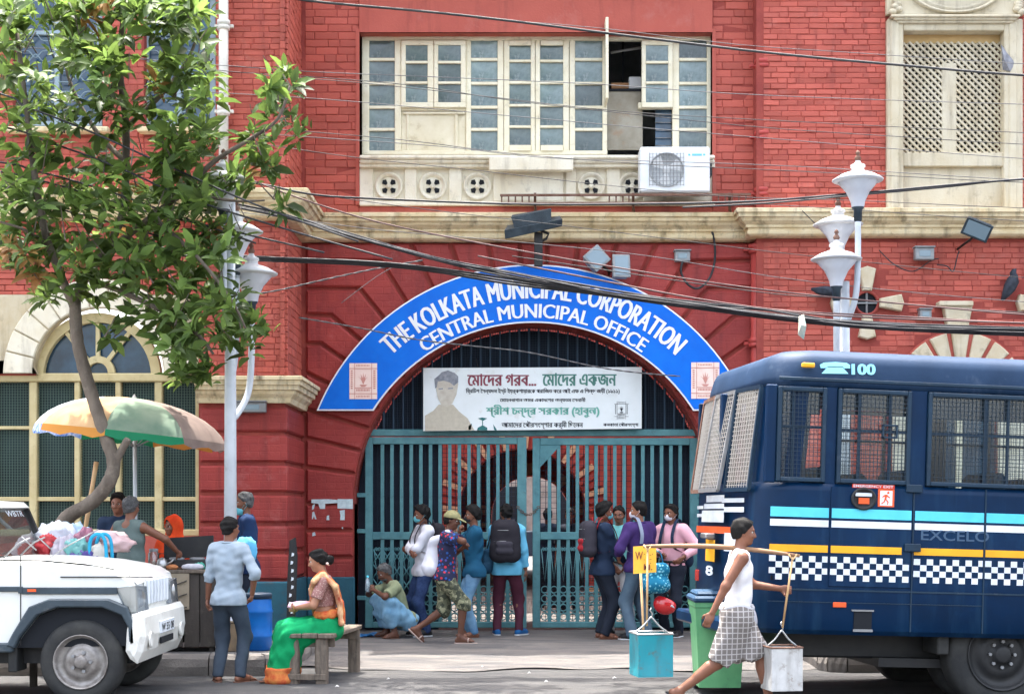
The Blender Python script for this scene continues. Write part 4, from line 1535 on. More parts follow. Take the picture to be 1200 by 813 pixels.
m = MB()
flat(m, [(498, 504.5), (498, 487), (508, 481), (514, 474), (531, 474), (538, 482), (548, 490), (553, 499), (556, 504)], 0, 1)
flat(m, [(512, 446), (511, 456), (513, 466), (517, 474), (523, 477), (530, 473), (535, 462), (537, 450), (536, 443)], 1, 2)
flat(m, [(510, 455), (509, 444), (514, 440), (518, 436), (525, 434), (533, 437), (537, 441), (537, 448), (532, 452), (527, 448), (520, 446), (513, 447), (512, 454)], 2, 3)
flat(m, [(514, 455), (519, 454.5), (519, 456), (514, 456.5)], 2, 3); flat(m, [(525, 454.5), (531, 454), (531, 455.5), (525, 456)], 2, 3); flat(m, [(519, 469), (526, 468), (526, 469.3), (519, 470)], 0, 3)
m.build('portrait_print', fd, bn, loc=bo, fix=False)
m = MB()
flat(m, [(549, 504), (549, 499), (553, 496), (552, 503)], 0, 1); flat(m, [(559, 504), (560, 501), (565.5, 498), (571, 501), (571, 504)], 0, 1); flat(m, [(578, 497), (582, 503), (582, 505), (579, 503)], 0, 1)
flat(m, [(560, 490), (565, 489), (571, 490), (566, 493)], 0, 1); flat(m, [(565, 493), (566, 493), (566, 498), (565, 498)], 0, 1)
m.build('printed_motif', mat('ink_darkgreen', lin(48, 112, 112), .6), bn, loc=bo, fix=False)
m = MB()
for (a, b) in (((500, 431), (500, 426)), ((560, 430), (558, 420)), ((690, 430), (690, 422)), ((748, 430), (752, 421))):
    m.tube([W(*a, DBN), W(*b, DBN + .15)], .006, 5)
m.build('tie_wire', mBLACK, bn, loc=bo)
# ------------------------------------------------------------------ things fixed to the facade
mACW = mat('ac_white', lin(232, 236, 238), .4, lin(215, 220, 222), 3, 1, 0, 40, grime=((.5, .48, .44), .2, 8))
d = D0 - .42
ac = thing('air_conditioner', 'white air conditioner outdoor unit below the open window', 'air conditioner', (WX(791, d), d, WZ(225, d)))
o_ = (-WX(791, d), -d, -WZ(225, d))
m = MB(); m.pbox(750, 172, 832, 225, d, d + .34, 0, .02); m.build('casing', mACW, ac, loc=o_)
c = W(781, 199, d)
m = MB(); m.lathe([(.235, .0), (.235, -.012), (.222, -.014), (.222, -.004), (.05, -.003), (.001, -.003)], 32, c, 0, True, 'y')
m.build('fan_shroud', mat('shroud_grey', lin(176, 180, 182), .5), ac, loc=o_)
m = MB()
for k in range(3):
    a = 2 * pi * k / 3 + .4
    q = [(c[0] + r * cos(a + da), c[2] + r * sin(a + da)) for (r, da) in ((.04, -.3), (.2, -.5), (.215, 0), (.2, .42), (.04, .5))]
    m.prism(q, d - .006 - .0005 * k, d - .0045)
m.lathe([(.055, -.006), (.05, -.012), (.001, -.013)], 14, c, 0, True, 'y')
m.build('fan', mat('fan_grey', lin(214, 216, 216), .5), ac, loc=o_)
m = MB()
for k in range(11):
    x = c[0] - .23 + .046 * k
    m.beam((x, d - .03, c[2] - .22), (x, d - .03, c[2] + .22), .006, .006)
for k in range(9):
    z = c[2] - .21 + .0525 * k
    m.beam((c[0] - .235, d - .034, z), (c[0] + .235, d - .034, z), .005, .005)
m.build('fan_guard', mGREYM, ac, loc=o_)
m = MB(); m.pbox(806.5, 180.3, 809, 182.6, d - .003, d + .01, 0); m.pbox(811, 180.2, 822.5, 182.6, d - .003, d + .01, 0); m.pbox(824, 180.3, 826.5, 182.4, d - .003, d + .01, 0); m.build('maker_mark', mat('logo_blue', lin(110, 190, 215), .5), ac, loc=o_, fix=False)
m = MB(); m.pbox(832, 190, 834.5, 206, d + .1, d + .25, 0, .004); m.build('valve_cover', mBLACK, ac, loc=o_)
# iron rail that carries it
d2 = D0 - .45
rl = thing('iron_bracket', 'rusty iron rail frame running under the air conditioner', 'bracket', W(735, 240, d2))
o2 = tuple(-v for v in W(735, 240, d2))
m = MB()
for (a, b, yy) in ((586, 880, 229), (588, 878, 238.5)):
    m.beam(W(a, yy, d2), W(b, yy - 1, d2), .03, .03)
    m.beam(W(a, yy, d2 + .36), W(b, yy - 1, d2 + .36), .03, .03)
m.build('rail', mRUSTY, rl, loc=o2)
m = MB()
for x in (588, 596, 604, 612, 620, 714, 722, 730, 737, 842, 850, 858, 866, 874):
    m.beam(W(x, 229, d2 + .002), W(x, 238, d2 + .002), .014, .014)
m.build('rung', mRUSTY, rl, loc=o2, kind='stuff')
for x in (627, 742, 855):
    m = MB(); m.beam(W(x, 228, d2), W(x, 246, d2 + .44), .035, .05); m.beam(W(x, 238, d2), W(x + 2, 252, d2 + .3), .02, .03); m.beam(W(x, 229, d2), W(x, 229, d2 + .42), .03, .03)
    m.build('bracket_arm', mRUSTY, rl, loc=o2)

# drain pipes
mPIPE = mat('red_pipe', (.42, .06, .05), .45, (.34, .045, .04), 4, 1, .1, 60, grime=((.16, .05, .04), .5, 8))


def drain(label, x, y0, y1, d, r, m_, collars, name='drainpipe', foot=None):
    t = thing(name, label, 'pipe', W(x, y1, d))
    o = tuple(-v for v in W(x, y1, d))
    m = MB(); m.tube([W(x, y0, d), W(x, y1, d)] + ([W(*foot, d)] if foot else []), r, 12); m.build('pipe', m_, t, loc=o)
    for cy in collars:
        m = MB(); z = WZ(cy, d); p = W(x, cy, d)
        m.lathe([(r, -.06), (r * 1.35, -.055), (r * 1.35, -.01), (r * 1.15, 0), (r * 1.4, .01), (r * 1.4, .06), (r, .065)], 12, p)
        m.box(p[0] - r * 2, p[0] + r * 2, d + r * .3, d + r * 1.1, z - .02, z + .02, 0, .005)
        m.build('collar', m_, t, loc=o)
    return t


drain('red drainpipe running down the upper wall beside the brick pier', 894, -30, 246, D0 - .16, .085, mPIPE, (76, 160, 226))
drain('short red drainpipe below the cornice, right of the arch', 887, 286, 690, D0 - .13, .085, mPIPE, (292, 402))
drain('white downpipe on the upper wall behind the tree', 262, -40, 222, DL - .1, .06, mat('pipe_white', lin(226, 222, 214), .5, lin(200, 196, 188), 4), (30, 130), 'downpipe')

# floodlights
mFLB = mat('flood_black', lin(36, 46, 54), .45, lin(60, 72, 80), 6, 1, .1, 40)
mFLG = mat('flood_grey', lin(150, 154, 156), .5, lin(120, 124, 126), 6, 1, .1, 40)
mLENS = mat('flood_lens', lin(120, 140, 150), .1, None, spec=.7)


def floodlight(label, px, py, d, w, h, dep, rot, m_, arm=None, vis=True):
    t = thing('floodlight', label, 'floodlight', W(px, py, d), rot=rot)
    m = MB()
    z0, z1 = -h / 2, h / 2
    m.box(-w / 2, w / 2, 0, dep, z0, z1, 0, .015)
    m.build('housing', m_, t)
    m = MB(); m.box(-w / 2 - .02, w / 2 + .02, -.03, .0, z0 - .02, z1 + .02, 0, .01); m.build('lens_rim', m_, t)
    m = MB(); m.box(-w / 2 + .01, w / 2 - .01, -.036, -.031, z0 + .01, z1 - .01); m.build('lens', mLENS, t)
    m = MB()
    n = 9
    for i in range(n):
        x = -w / 2 + w * (i + .5) / n
        m.box(x - .004, x + .004, dep, dep + .03, z0 + .02, z1 - .02)
    m.build('cooling_fins', m_, t, kind='stuff')
    if arm:
        m = MB()
        m.tube(arm, .018, 6)
        o = m.build('arm', mBLACK, t)
        Mi = Matrix.LocRotScale(Vector(W(px, py, d)), Matrix.Rotation(0, 3, 'Z'), None)
        R = bpy.data.objects[t.name]
        e = t.rotation_euler.to_matrix().to_4x4(); e.translation = Vector(W(px, py, d))
        o.data.transform(e.inverted())
    return t


dd = D0 - .9
t = thing('floodlight', 'large black floodlight on a post above the blue sign', 'floodlight', W(625, 275, dd))
o = tuple(-v for v in W(625, 275, dd))
m = MB(); m.add([W(599, 255, dd), W(646, 245, dd), W(646, 263, dd), W(603, 268, dd), W(600, 252, dd + .3), W(646, 244, dd + .3), W(644, 262, dd + .25), W(604, 268, dd + .25)],
                [(0, 1, 2, 3), (4, 7, 6, 5), (0, 4, 5, 1), (1, 5, 6, 2), (2, 6, 7, 3), (3, 7, 4, 0)]); m.build('housing', mFLB, t, loc=o)
m = MB()
for i in range(9):
    x = 603 + 4.8 * i; m.beam(W(x, 255 - 1.05 * (x - 599) / 5, dd - .012), W(x + .5, 266 - .5 * (x - 599) / 9, dd - .012), .006, .02)
m.build('cooling_fins', mFLB, t, loc=o, kind='stuff')
m = MB(); m.add([W(591, 270, dd - .05), W(659, 257, dd - .05), W(659, 265, dd - .02), W(592, 280, dd - .02), W(595, 264, dd + .33), W(656, 253, dd + .33), W(656, 263, dd + .33), W(595, 277, dd + .33)],
                [(0, 1, 2, 3), (4, 7, 6, 5), (0, 4, 5, 1), (1, 5, 6, 2), (2, 6, 7, 3), (3, 7, 4, 0)]); m.build('lens_rim', mFLB, t, loc=o)
m = MB(); m.add([W(592, 280.3, dd), W(659, 265.3, dd), W(656, 263.5, dd + .33), W(595, 277.5, dd + .33)], [(0, 1, 2, 3)]); m.build('lens', mLENS, t, loc=o)
m = MB(); m.pbox(626, 272, 636, 312, dd + .1, dd + .17, 0, .006); m.tube([W(629, 268, dd + .1), W(643, 274, dd + .1), W(640, 280, dd + .12), W(632, 284, dd + .12)], .02, 6); m.beam(W(631, 300, dd + .14), W(631, 300, D0), .06, .05); m.build('post', mBLACK, t, loc=o)

for (lab, px, py, w, h, rot, arm) in (
        ('grey floodlight tilted sideways above the sign', 699, 303, .24, .24, (radians(-12), radians(48), 0), None),
        ('grey upright floodlight beside the tilted one above the sign', 728, 312, .2, .28, (radians(-10), 0, radians(8)), None)):
    dd = D0 - .35
    t = floodlight(lab, px, py, dd, w, h, .14, rot, mFLG)
    m = MB(); p = Vector(W(px, py, dd)); m.tube([p + Vector((0, .1, -.02)), Vector(W(714, 318, D0 - .1)), Vector(W(714, 322, D0 + .02))], .02, 6)
    ob = m.build('arm', mBLACK, t)
    e = t.rotation_euler.to_matrix().to_4x4(); e.translation = p
    ob.data.transform(e.inverted())
floodlight('black slatted floodlight tilted outward on the right cornice', 1145, 269, DR - .55, .32, .2, .14, (radians(25), radians(24), radians(-10)), mFLB, [Vector(W(1145, 272, DR - .5)), Vector(W(1138, 280, DR - .3)), Vector(W(1122, 292, DR))])


def junction(label, px, py, d, w, h, m_, cat='box'):
    t = thing('junction_box', label, cat, W(px, py + h / 2, d))
    k = d / F
    m = MB(); m.box(-w / 2 * k, w / 2 * k, 0, .12, 0, h * k, 0, .01); m.build('box_body', m_, t)
    m = MB(); m.box(-w / 2 * k - .012, w / 2 * k + .012, -.02, .13, h * k, h * k + .02, 0, .005); m.build('box_lid', m_, t)
    m = MB(); m.pbox(0, 0, 1, 1, 1, 2); 
    m = MB(); m.box(-w * .3 * k, w * .3 * k, -.006, 0, h * .25 * k, h * .75 * k, 0, .004); m.build('cover_plate', mLENS, t)
    return t


junction('small grey box with dangling black leads right of the sign', 800, 300, D0 - .14, 18, 12, mFLG)
junction('grey lamp box on the red wall under the cornice', 1084, 297, DR - .14, 22, 14, mFLG)
junction('little metal box left of the cream keystone', 1085, 368, DR - .14, 14, 11, mGREYM)
junction('small grey meter box with faint lettering on the left pier', 293, 477, DL - .14, 36, 12, mGREYM)


def wire(label, pts, r, m_, group=None, name='cable', cat='cable', k=5, twist=0):
    P = catmull(pts, k)
    mb = MB()
    if twist:
        for s in (0, 1):
            Q = []
            tot = 0
            for i in range(len(P) - 1):
                n = max(2, int((P[i + 1] - P[i]).length / .05))
                for j in range(n):
                    q = P[i].lerp(P[i + 1], j / n); a = tot * 2 * pi / .28 + s * pi; tot += (P[i + 1] - P[i]).length / n
                    Q.append(q + Vector((0, cos(a), sin(a))) * r * .9)
            mb.tube(Q, r, 5)
    else:
        mb.tube(P, r, 6)
    o = mb.build(name, m_, fix=False)
    return tag(o, label, cat, group)


mWIRE = mat('wire_black', (.02, .021, .024), .6, (.05, .05, .055), 3)
mWIREG = mat('wire_grey', (.045, .045, .047), .7, (.08, .078, .076), 3)
mWIREP = mat('wire_pink', (.14, .085, .08), .7)
mWIREW = mat('wire_white', (.11, .11, .115), .7)


def wl(label, pp, d, r, m_=None, group=None, twist=0, d1=None):
    pp = list(pp)
    if pp[-1][0] >= 1250:
        (xa, ya), (xb, yb) = pp[-2], pp[-1]; pp.append((1750, yb + (yb - ya) / (xb - xa) * (1750 - xb) * .6))
    if pp[0][0] <= -30:
        (xa, ya), (xb, yb) = pp[1], pp[0]; pp.insert(0, (-520, yb + (yb - ya) / (xb - xa) * (-520 - xb) * .6))
    n = len(pp)
    wire(label, [W(p[0], p[1], d + ((d1 - d) * i / (n - 1) if d1 else 0)) for i, p in enumerate(pp)], r, m_ or mWIRE, group, twist=twist)


wl('thick single cable crossing the top of the window', [(290, -12), (360, 1), (500, 14), (600, 25), (750, 44), (900, 62), (1050, 76), (1260, 92)], 17.2, .014, mWIREG)
for k in range(10):
    r = random.Random(k)
    o = [r.uniform(-3.6, 3.6) for _ in range(8)]
    wl('black cable of the thick bundle sagging across the blue sign', [(180, 222 + o[0]), (330, 252 + o[0] * .7), (420, 278 + o[1] * .6), (520, 306 + o[2] * .7), (600, 322 + o[3]), (700, 340 + o[4]), (800, 355 + o[5]), (900, 367 + o[6]), (1000, 379 + o[7]), (1100, 384 + o[2]), (1260, 388 + o[3])],
       16.7 + .03 * k, .0095, mWIRE, 'cables bundled across the sign')
for k in range(3):
    wl('black cable joining the bundle from beside the left lamp post', [(150, 286 + 4 * k), (230, 295 + 3 * k), (300, 301 + 2 * k), (420, 306 + 2 * k), (500, 313 + 2 * k), (600, 327 + 3 * k), (700, 343 + k), (820, 358 + 2 * k), (1000, 381 + k), (1260, 391 + 2 * k)], 16.95 + .03 * k, .013, mWIRE, 'cables joining the bundle from the left')
wl('pinkish cable sloping over the sign to the right wall', [(280, 205), (350, 232), (450, 262), (600, 292), (750, 318), (900, 340), (1080, 358), (1260, 372)], 17.3, .009, mWIREP)
wl('pale cable sagging close above the lower bundle', [(560, 300), (650, 318), (800, 347), (900, 362), (1000, 371), (1260, 380)], 17.0, .01, mWIREP)
wl('thick cable falling from the tree past the cornice corner', [(200, 205), (300, 215), (360, 227), (420, 232), (600, 239), (750, 239), (880, 236), (1000, 227), (1260, 206)], 17.6, .012, mWIRE)
wl('lone cable rising to the right across the lattice window', [(800, 243), (900, 238), (1000, 229), (1100, 220), (1260, 205)], 17.9, .011, mWIREG)
thin = [([(0, 55), (120, 62), (250, 82), (360, 90), (480, 100), (600, 118), (760, 136), (900, 150), (1050, 160), (1260, 172)], 'first'),
        ([(60, 62), (250, 76), (360, 84), (500, 90), (700, 99), (900, 112), (1260, 124)], ''),
        ([(300, 150), (380, 156), (480, 165), (600, 180), (750, 192), (900, 199), (1040, 206), (1260, 216)], ''),
        ([(280, 155), (380, 162), (520, 172), (640, 185), (800, 190), (950, 196), (1260, 214)], ''),
        ([(300, 168), (420, 185), (560, 200), (700, 216), (850, 230), (1000, 235), (1260, 246)], ''),
        ([(250, 245), (340, 256), (450, 270), (600, 283), (760, 300), (950, 330), (1260, 358)], '')]
thin += [([(300, 88), (420, 97), (560, 112), (720, 130), (900, 141), (1260, 158)], ''), ([(240, 108), (400, 118), (620, 138), (850, 158), (1260, 190)], ''), ([(330, 222), (480, 243), (640, 262), (800, 282), (950, 300), (1260, 330)], ''), ([(560, 22), (700, 33), (860, 52), (1000, 62), (1260, 78)], ''), ([(880, 238), (1000, 246), (1260, 262)], '')]
tlab = ['topmost faint wire running left to right across the upper window', 'faint wire crossing the window panes just under the topmost wire', 'faint wire crossing the window sill and the air conditioner', 'faint wire just under the sill wire at the air conditioner', 'faint wire sagging across the round balustrade rosettes', 'faint wire sagging across the long cornice', 'faint wire close below the second window wire', 'faint wire slanting from the downpipe over the white panes', 'faint wire sloping from the pier to the lamp heads', 'faint wire hugging the thick cable at the top', 'short faint wire sloping along the right cornice']
for k, (pp, _) in enumerate(thin):
    wl(tlab[k], pp, 17.4 + .1 * k, .0042, mWIREW if k % 2 else mWIREG, 'thin wires across the upper facade')
wl('pale twisted wire rising from the left pier to the bundle', [(230, 352), (310, 343), (370, 330), (430, 317), (500, 304)], 17.6, .006, mWIREW, twist=1)
wl('pale twisted wire sagging across the lettering to the dark arch', [(350, 372), (420, 384), (490, 398), (560, 406), (620, 413), (700, 430), (752, 437), (800, 441)], 19.6, .006, mWIREW, twist=1)
wl('thin loose wire slanting up over the voussoirs', [(400, 355), (440, 325), (470, 308)], 18.6, .004, mWIREW)
wl('thin wire across the red wall above the bus', [(600, 300), (880, 341), (980, 349), (1080, 358), (1260, 369)], 18.3, .006, mWIREG)
wl('reddish cable just above the right bundle', [(760, 340), (900, 362), (1060, 371), (1260, 381)], 17.2, .009, mWIREP)
clab = ['highest black cable slanting through the tree crown', 'second black cable slanting through the tree crown', 'third black cable crossing the middle of the tree crown', 'fourth black cable, low in the tree crown', 'short black cable entering the tree at the left edge', 'lowest black cable crossing the tree to the lamp']
for k, pp in enumerate(([(-40, 100), (30, 125), (100, 152), (200, 196), (300, 240), (420, 283)], [(-40, 140), (60, 168), (140, 197), (220, 232), (340, 270), (460, 304)],
                        [(-40, 185), (40, 200), (120, 222), (200, 250), (300, 285)], [(-40, 196), (60, 215), (160, 245), (260, 268), (380, 296)],
                        [(-40, 262), (20, 252), (60, 246)], [(-40, 235), (40, 240), (120, 258), (220, 287)])):
    wl(clab[k], pp, 15.6 + .15 * k, .010, mWIRE, 'cables passing through the tree')
wl('black lead hanging in a loop beside the sign', [(800, 306), (798, 318), (805, 332), (818, 338), (832, 325), (838, 300), (834, 270), (820, 258), (790, 254)], D0 - .12, .016, mWIRE)
wl('dark lead looping across the red wall under the cornice', [(1030, 293), (1048, 310), (1070, 318), (1090, 306), (1100, 303)], DR - .06, .008, mWIRE)
wl('dark lead trailing from the slatted floodlight', [(1098, 310), (1110, 312), (1117, 318), (1122, 300), (1124, 294)], DR - .06, .008, mWIRE)
wl('white lead dropping from the cornice by the lamp post', [(940, 247), (955, 262), (972, 280)], 19.6, .006, mWIRE)
# cloth scrap caught on the cables
m = MB(); dd = 16.6
m.add([W(936, 371, dd), W(942, 368, dd), W(945, 382, dd - .05), W(942, 398, dd), W(935, 392, dd - .03), W(939, 381, dd - .08)], [(0, 1, 5), (1, 2, 5), (2, 3, 5), (3, 4, 5), (4, 0, 5)])
o = m.build('cloth_scrap', mat('pale_scrap', lin(206, 190, 170), .8, lin(120, 170, 165), 5)); tag(o, 'pale scrap of cloth caught on the hanging cables', 'cloth')


# ------------------------------------------------------------------ street lamps with three cup shades
def lamp_head(t, c, s=1.0):
    """conical cup lantern: c = bottom of the socket"""
    m = MB(); m.lathe([(.035 * s, 0), (.05 * s, .02), (.052 * s, .14 * s), (.075 * s, .17 * s), (.07 * s, .18 * s)], 12, c); o = m.build('lamp_socket', mFLB, t)
    m = MB(); m.lathe([(.075 * s, .175 * s), (.085 * s, .24 * s), (.14 * s, .36 * s), (.24 * s, .475 * s), (.235 * s, .48 * s)], 20, c); m.build('lamp_cup', mat('opal_cup', lin(206, 208, 212), .3, lin(190, 192, 198), 3) if 'opal_cup' not in MATS else MATS['opal_cup'], t)
    m = MB(); m.lathe([(.24 * s, .475 * s), (.30 * s, .49 * s), (.305 * s, .505 * s), (.20 * s, .565 * s), (.10 * s, .60 * s), (.075 * s, .61 * s), (.075 * s, .65 * s), (.09 * s, .655 * s), (.085 * s, .68 * s), (.04 * s, .70 * s), (.03 * s, .73 * s), (.001, .735 * s)], 20, c); m.build('lamp_hood', mLAMP, t)
    m = MB(); m.lathe([(.02 * s, .72 * s), (.042 * s, .755 * s), (.03 * s, .785 * s), (.015 * s, .80 * s), (.03 * s, .82 * s), (.02 * s, .845 * s), (.001, .86 * s)], 10, c); m.build('finial', mRUSTY, t)


def street_lamp(label, base, heads, pole_top, d, curved):
    x0 = WX(base, d)
    zb = PZ
    t = thing('street_lamp', label, 'street lamp', (x0, d, zb))
    m = MB(); m.tube([(0, 0, 0), (0, 0, pole_top - zb)], [.075, .052], 12); m.build('pole', mPOLE, t)
    m = MB(); m.lathe([(.16, 0), (.16, .12), (.1, .16), (.085, .5), (.075, .52)], 14, (0, 0, 0)); m.build('pole_base', mKERB if curved else mPOLE, t)
    for i, (px, py, dy) in enumerate(heads):
        c = Vector((WX(px, d) - x0, dy, WZ(py, d) - zb))
        m = MB()
        j = Vector((0, 0, max(c.z - 1.15, .5)))
        pts = catmull([j, Vector((c.x * .35, c.y * .3, j.z + .08)), Vector((c.x * .85, c.y * .85, j.z + .32)), Vector((c.x, c.y, j.z + .7)), c], 5)
        m.tube(pts, .036, 10); m.build('lamp_arm', mPOLE, t)
        lamp_head(t, (c.x, c.y, c.z), .95)
    return t


street_lamp('white lamp post with three cup lamps rising behind the bus', 990, ((1003, 262, -.1), (989, 306, .32), (977, 355, -.15)), WZ(330, 17.6), 17.6, True)
street_lamp('pale lamp post with three cup lamps beside the tree', 270, ((266, 268, -.2), (276, 322, .05), (290, 368, .25)), WZ(236, 16.6), 16.6, False)

# pigeons
mPIG = mat('pigeon_grey', lin(60, 66, 76), .8, lin(40, 44, 52), 14)


def pigeon(label, px, py, d, s, tilt):
    t = thing('pigeon', label, 'bird', W(px, py, d), rot=(0, radians(tilt), 0), group='pigeons on the keystones')
    m = MB()
    m.tube([(-.15 * s, 0, .02), (-.09 * s, 0, .03), (-.02 * s, 0, .05), (.05 * s, 0, .075), (.09 * s, 0, .11), (.1 * s, 0, .14), (.125 * s, 0, .15), (.15 * s, 0, .145)],
           [.012 * s, .035 * s, .055 * s, .055 * s, .034 * s, .03 * s, .022 * s, .004 * s], 10)
    m.build('body', mPIG, t)
    for sg_ in (-1, 1):
        m = MB(); m.add([(.05 * s, sg_ * .05 * s, .08), (-.02 * s, sg_ * .062 * s, .075), (-.13 * s, sg_ * .03 * s, .03), (-.02 * s, sg_ * .05 * s, .03), (.04 * s, sg_ * .056 * s, .05)], [(0, 1, 2, 3, 4)]); m.build('wing', mPIG, t)
        m = MB(); m.tube([(.0, sg_ * .02, .01), (.01, sg_ * .02, -.035)], .006, 5); m.build('leg', mat('leg_red', (.3, .08, .06)) if 'leg_red' not in MATS else MATS['leg_red'], t)
    return t


pigeon('dark pigeon perched by the round window behind the lamps', 966, 346, DR - .09, 1.3, 20)
pigeon('dark pigeon perched on the keystone at the right edge', 1188, 338, DR - .09, 1.5, -50)
# ------------------------------------------------------------------ the street tree
mBARK = mat('bark', lin(112, 102, 92), .9, lin(78, 70, 62), 5, 1, .9, 30, stretch=(1, 1, .35), grime=(lin(140, 130, 118), .4, 9))
mLEAF = mat('leaf', (.10, .165, .036), .5, (.055, .10, .026), 1.5, 1, 0, 40, spec=.3, island=.6, trans=.5)
mLEAFO = mat('leaf_single', (.10, .165, .036), .5, (.055, .10, .026), 1.5, 1, 0, 40, spec=.3, objvar=.6, trans=.5)
mLEAFB = mat('dry_leaf', (.25, .12, .04), .6, (.3, .2, .06), 3, trans=.3)
TD = 16.0
tree = thing('street_tree', 'crooked street tree with a leaning trunk and large glossy leaves', 'tree', (WX(62, TD), TD, 0))
TO = Vector((-WX(62, TD), -TD, 0))


def TW(px, py, d):
    return Vector(W(px, py, d)) + TO


def limb(name, pp, rr, parent=tree, n=10):
    P = catmull([TW(*p) for p in pp], 5)
    rs = [rr[0] + (rr[1] - rr[0]) * i / (len(P) - 1) for i in range(len(P))]
    r_ = random.Random(len(P))
    rs = [r * (1 + r_.uniform(-.07, .07)) for r in rs]
    m = MB(); m.tube(P, rs, n); return m.build(name, mBARK, parent)


limb('trunk', [(40, 770, 16.2), (48, 700, 16.2), (60, 640, 16.2), (78, 607, 16.2), (108, 588, 16.1), (128, 564, 16.0), (133, 540, 16.0), (124, 512, 16.0), (110, 470, 16.0), (98, 430, 16.0), (90, 395, 16.0), (88, 355, 16.0)], (.083, .062), n=12)
limb('branch_stub', [(132, 546, 16.0), (141, 530, 15.98), (150, 514, 15.95)], (.05, .035))
brs = [([(88, 362, 16.0), (96, 330, 16.05), (118, 300, 16.1), (140, 262, 16.15), (147, 220, 16.2), (147, 140, 16.2), (140, 70, 16.2), (150, -10, 16.2), (150, -60, 16.2)], (.05, .03)),
       ([(88, 362, 16.0), (70, 320, 15.9), (52, 270, 15.8), (40, 200, 15.8), (30, 120, 15.8), (20, 40, 15.9)], (.05, .02)),
       ([(120, 300, 16.1), (170, 260, 16.0), (215, 225, 15.9), (250, 190, 15.8), (290, 165, 15.7), (325, 140, 15.7), (340, 100, 15.7)], (.04, .012)),
       ([(100, 325, 16.05), (150, 345, 15.9), (200, 370, 15.8), (235, 395, 15.7), (250, 415, 15.7)], (.035, .012)),
       ([(147, 150, 16.2), (190, 110, 16.4), (225, 60, 16.5), (240, 0, 16.5)], (.03, .012)),
       ([(147, 190, 16.2), (110, 150, 16.5), (80, 90, 16.6), (70, 20, 16.7)], (.03, .012)),
       ([(180, 255, 16.0), (230, 300, 15.6), (270, 350, 15.5), (288, 385, 15.5)], (.025, .01)),
       ([(215, 225, 15.9), (270, 235, 15.7), (310, 235, 15.6)], (.022, .009)),
       ([(60, 290, 15.85), (30, 270, 15.6), (0, 260, 15.4)], (.022, .01))]
brs += [([(150, -60, 16.2), (200, -150, 16.6), (320, -190, 17.2), (480, -200, 17.4), (620, -195, 17.4)], (.04, .012)), ([(240, 0, 16.5), (330, -130, 17.0), (420, -170, 17.3), (520, -230, 17.6)], (.02, .01))]
for pp, rr in brs:
    limb('branch', pp, rr)

# rosettes of leaves: (centre px, py, rx, ry, number)
blobs = [(40, 50, 58, 50, 22), (130, 25, 70, 45, 24), (215, 40, 34, 52, 17), (85, 100, 55, 40, 15), (45, 150, 48, 38, 13), (130, 110, 30, 50, 10), (195, 115, 45, 45, 18), (225, 160, 24, 30, 8),
         (60, 215, 58, 34, 17), (150, 180, 50, 36, 14), (215, 195, 42, 30, 13), (120, 230, 60, 30, 16), (190, 245, 50, 28, 15), (240, 235, 24, 18, 6), (40, 275, 45, 32, 16), (115, 285, 60, 30, 20), (190, 295, 55, 28, 19), (250, 290, 28, 30, 10),
         (60, 330, 36, 28, 9), (130, 325, 50, 24, 13), (190, 335, 40, 22, 9), (285, 385, 26, 22, 13), (262, 350, 28, 22, 11), (210, 385, 34, 24, 13), (225, 420, 26, 28, 14), (180, 370, 24, 18, 5),
         (335, 90, 20, 18, 4), (345, 150, 16, 16, 3), (322, 120, 18, 18, 4), (300, 160, 20, 16, 4), (325, 238, 14, 7, 2), (300, 190, 24, 12, 4), (275, 205, 22, 14, 5), (285, 262, 10, 10, 1), (135, 390, 18, 8, 2), (20, 100, 26, 40, 8), (5, 300, 14, 30, 4), (60, 5, 60, 20, 14), (180, 5, 60, 20, 14), (240, 100, 12, 40, 4), (15, 225, 30, 20, 6)]
lr = random.Random(5)
high = [(random.Random(31).uniform(0, 1), 0)]
leaves = []     # (pos, dir, normal, length, width, dry)
for (bx, by, rx, ry, n) in blobs:
    for _ in range(int(n * 1.15 + .5)):
        a = lr.uniform(0, 2 * pi); q = sqrt(lr.random())
        px, py = bx + rx * q * cos(a), by + ry * q * sin(a)
        base_d = 15.85 + .9 * (lr.random() + lr.random() - 1)
        c = TW(px, py, base_d)
        ax = Vector((lr.uniform(-.7, .7), lr.uniform(-.9, .4), lr.uniform(.15, 1.0))).normalized()
        u = ax.orthogonal().normalized(); v = ax.cross(u)
        k = lr.randint(8, 12)
        dry = lr.random() < .03
        for i in range(k):
            t = 2 * pi * i / k * 1.618 + lr.uniform(-.3, .3)
            sp = lr.uniform(.55, 1.15)
            dr = (ax * cos(sp) + (u * cos(t) + v * sin(t)) * sin(sp))
            dr = (dr + Vector((0, 0, -.8 * lr.random()))).normalized()
            nm = (ax - dr * ax.dot(dr)).normalized()
            L = lr.uniform(.12, .30)
            leaves.append((c - ax * lr.uniform(0, .12), dr, nm, L, L * lr.uniform(.30, .42), dry, lr.uniform(.1, .5)))


def leaf_geo(p, dr, nm, L, w, bend):
    s = dr.cross(nm)
    down = Vector((0, 0, -1))
    A = p + dr * (.12 * L)
    B = p + dr * (.42 * L) - nm * (bend * .05 * L)
    C = p + dr * (.75 * L) - nm * (bend * .22 * L)
    D = p + dr * (1.0 * L) - nm * (bend * .5 * L)
    lift = nm * (.16 * w)
    return [A, B, C, D, B + s * w * .5 + lift, B - s * w * .5 + lift, C + s * w * .36 + lift, C - s * w * .36 + lift, p]


LF = [(0, 4, 1), (0, 1, 5), (1, 4, 6, 2), (1, 2, 7, 5), (2, 6, 3), (2, 3, 7), (8, 0, 0)][:6]
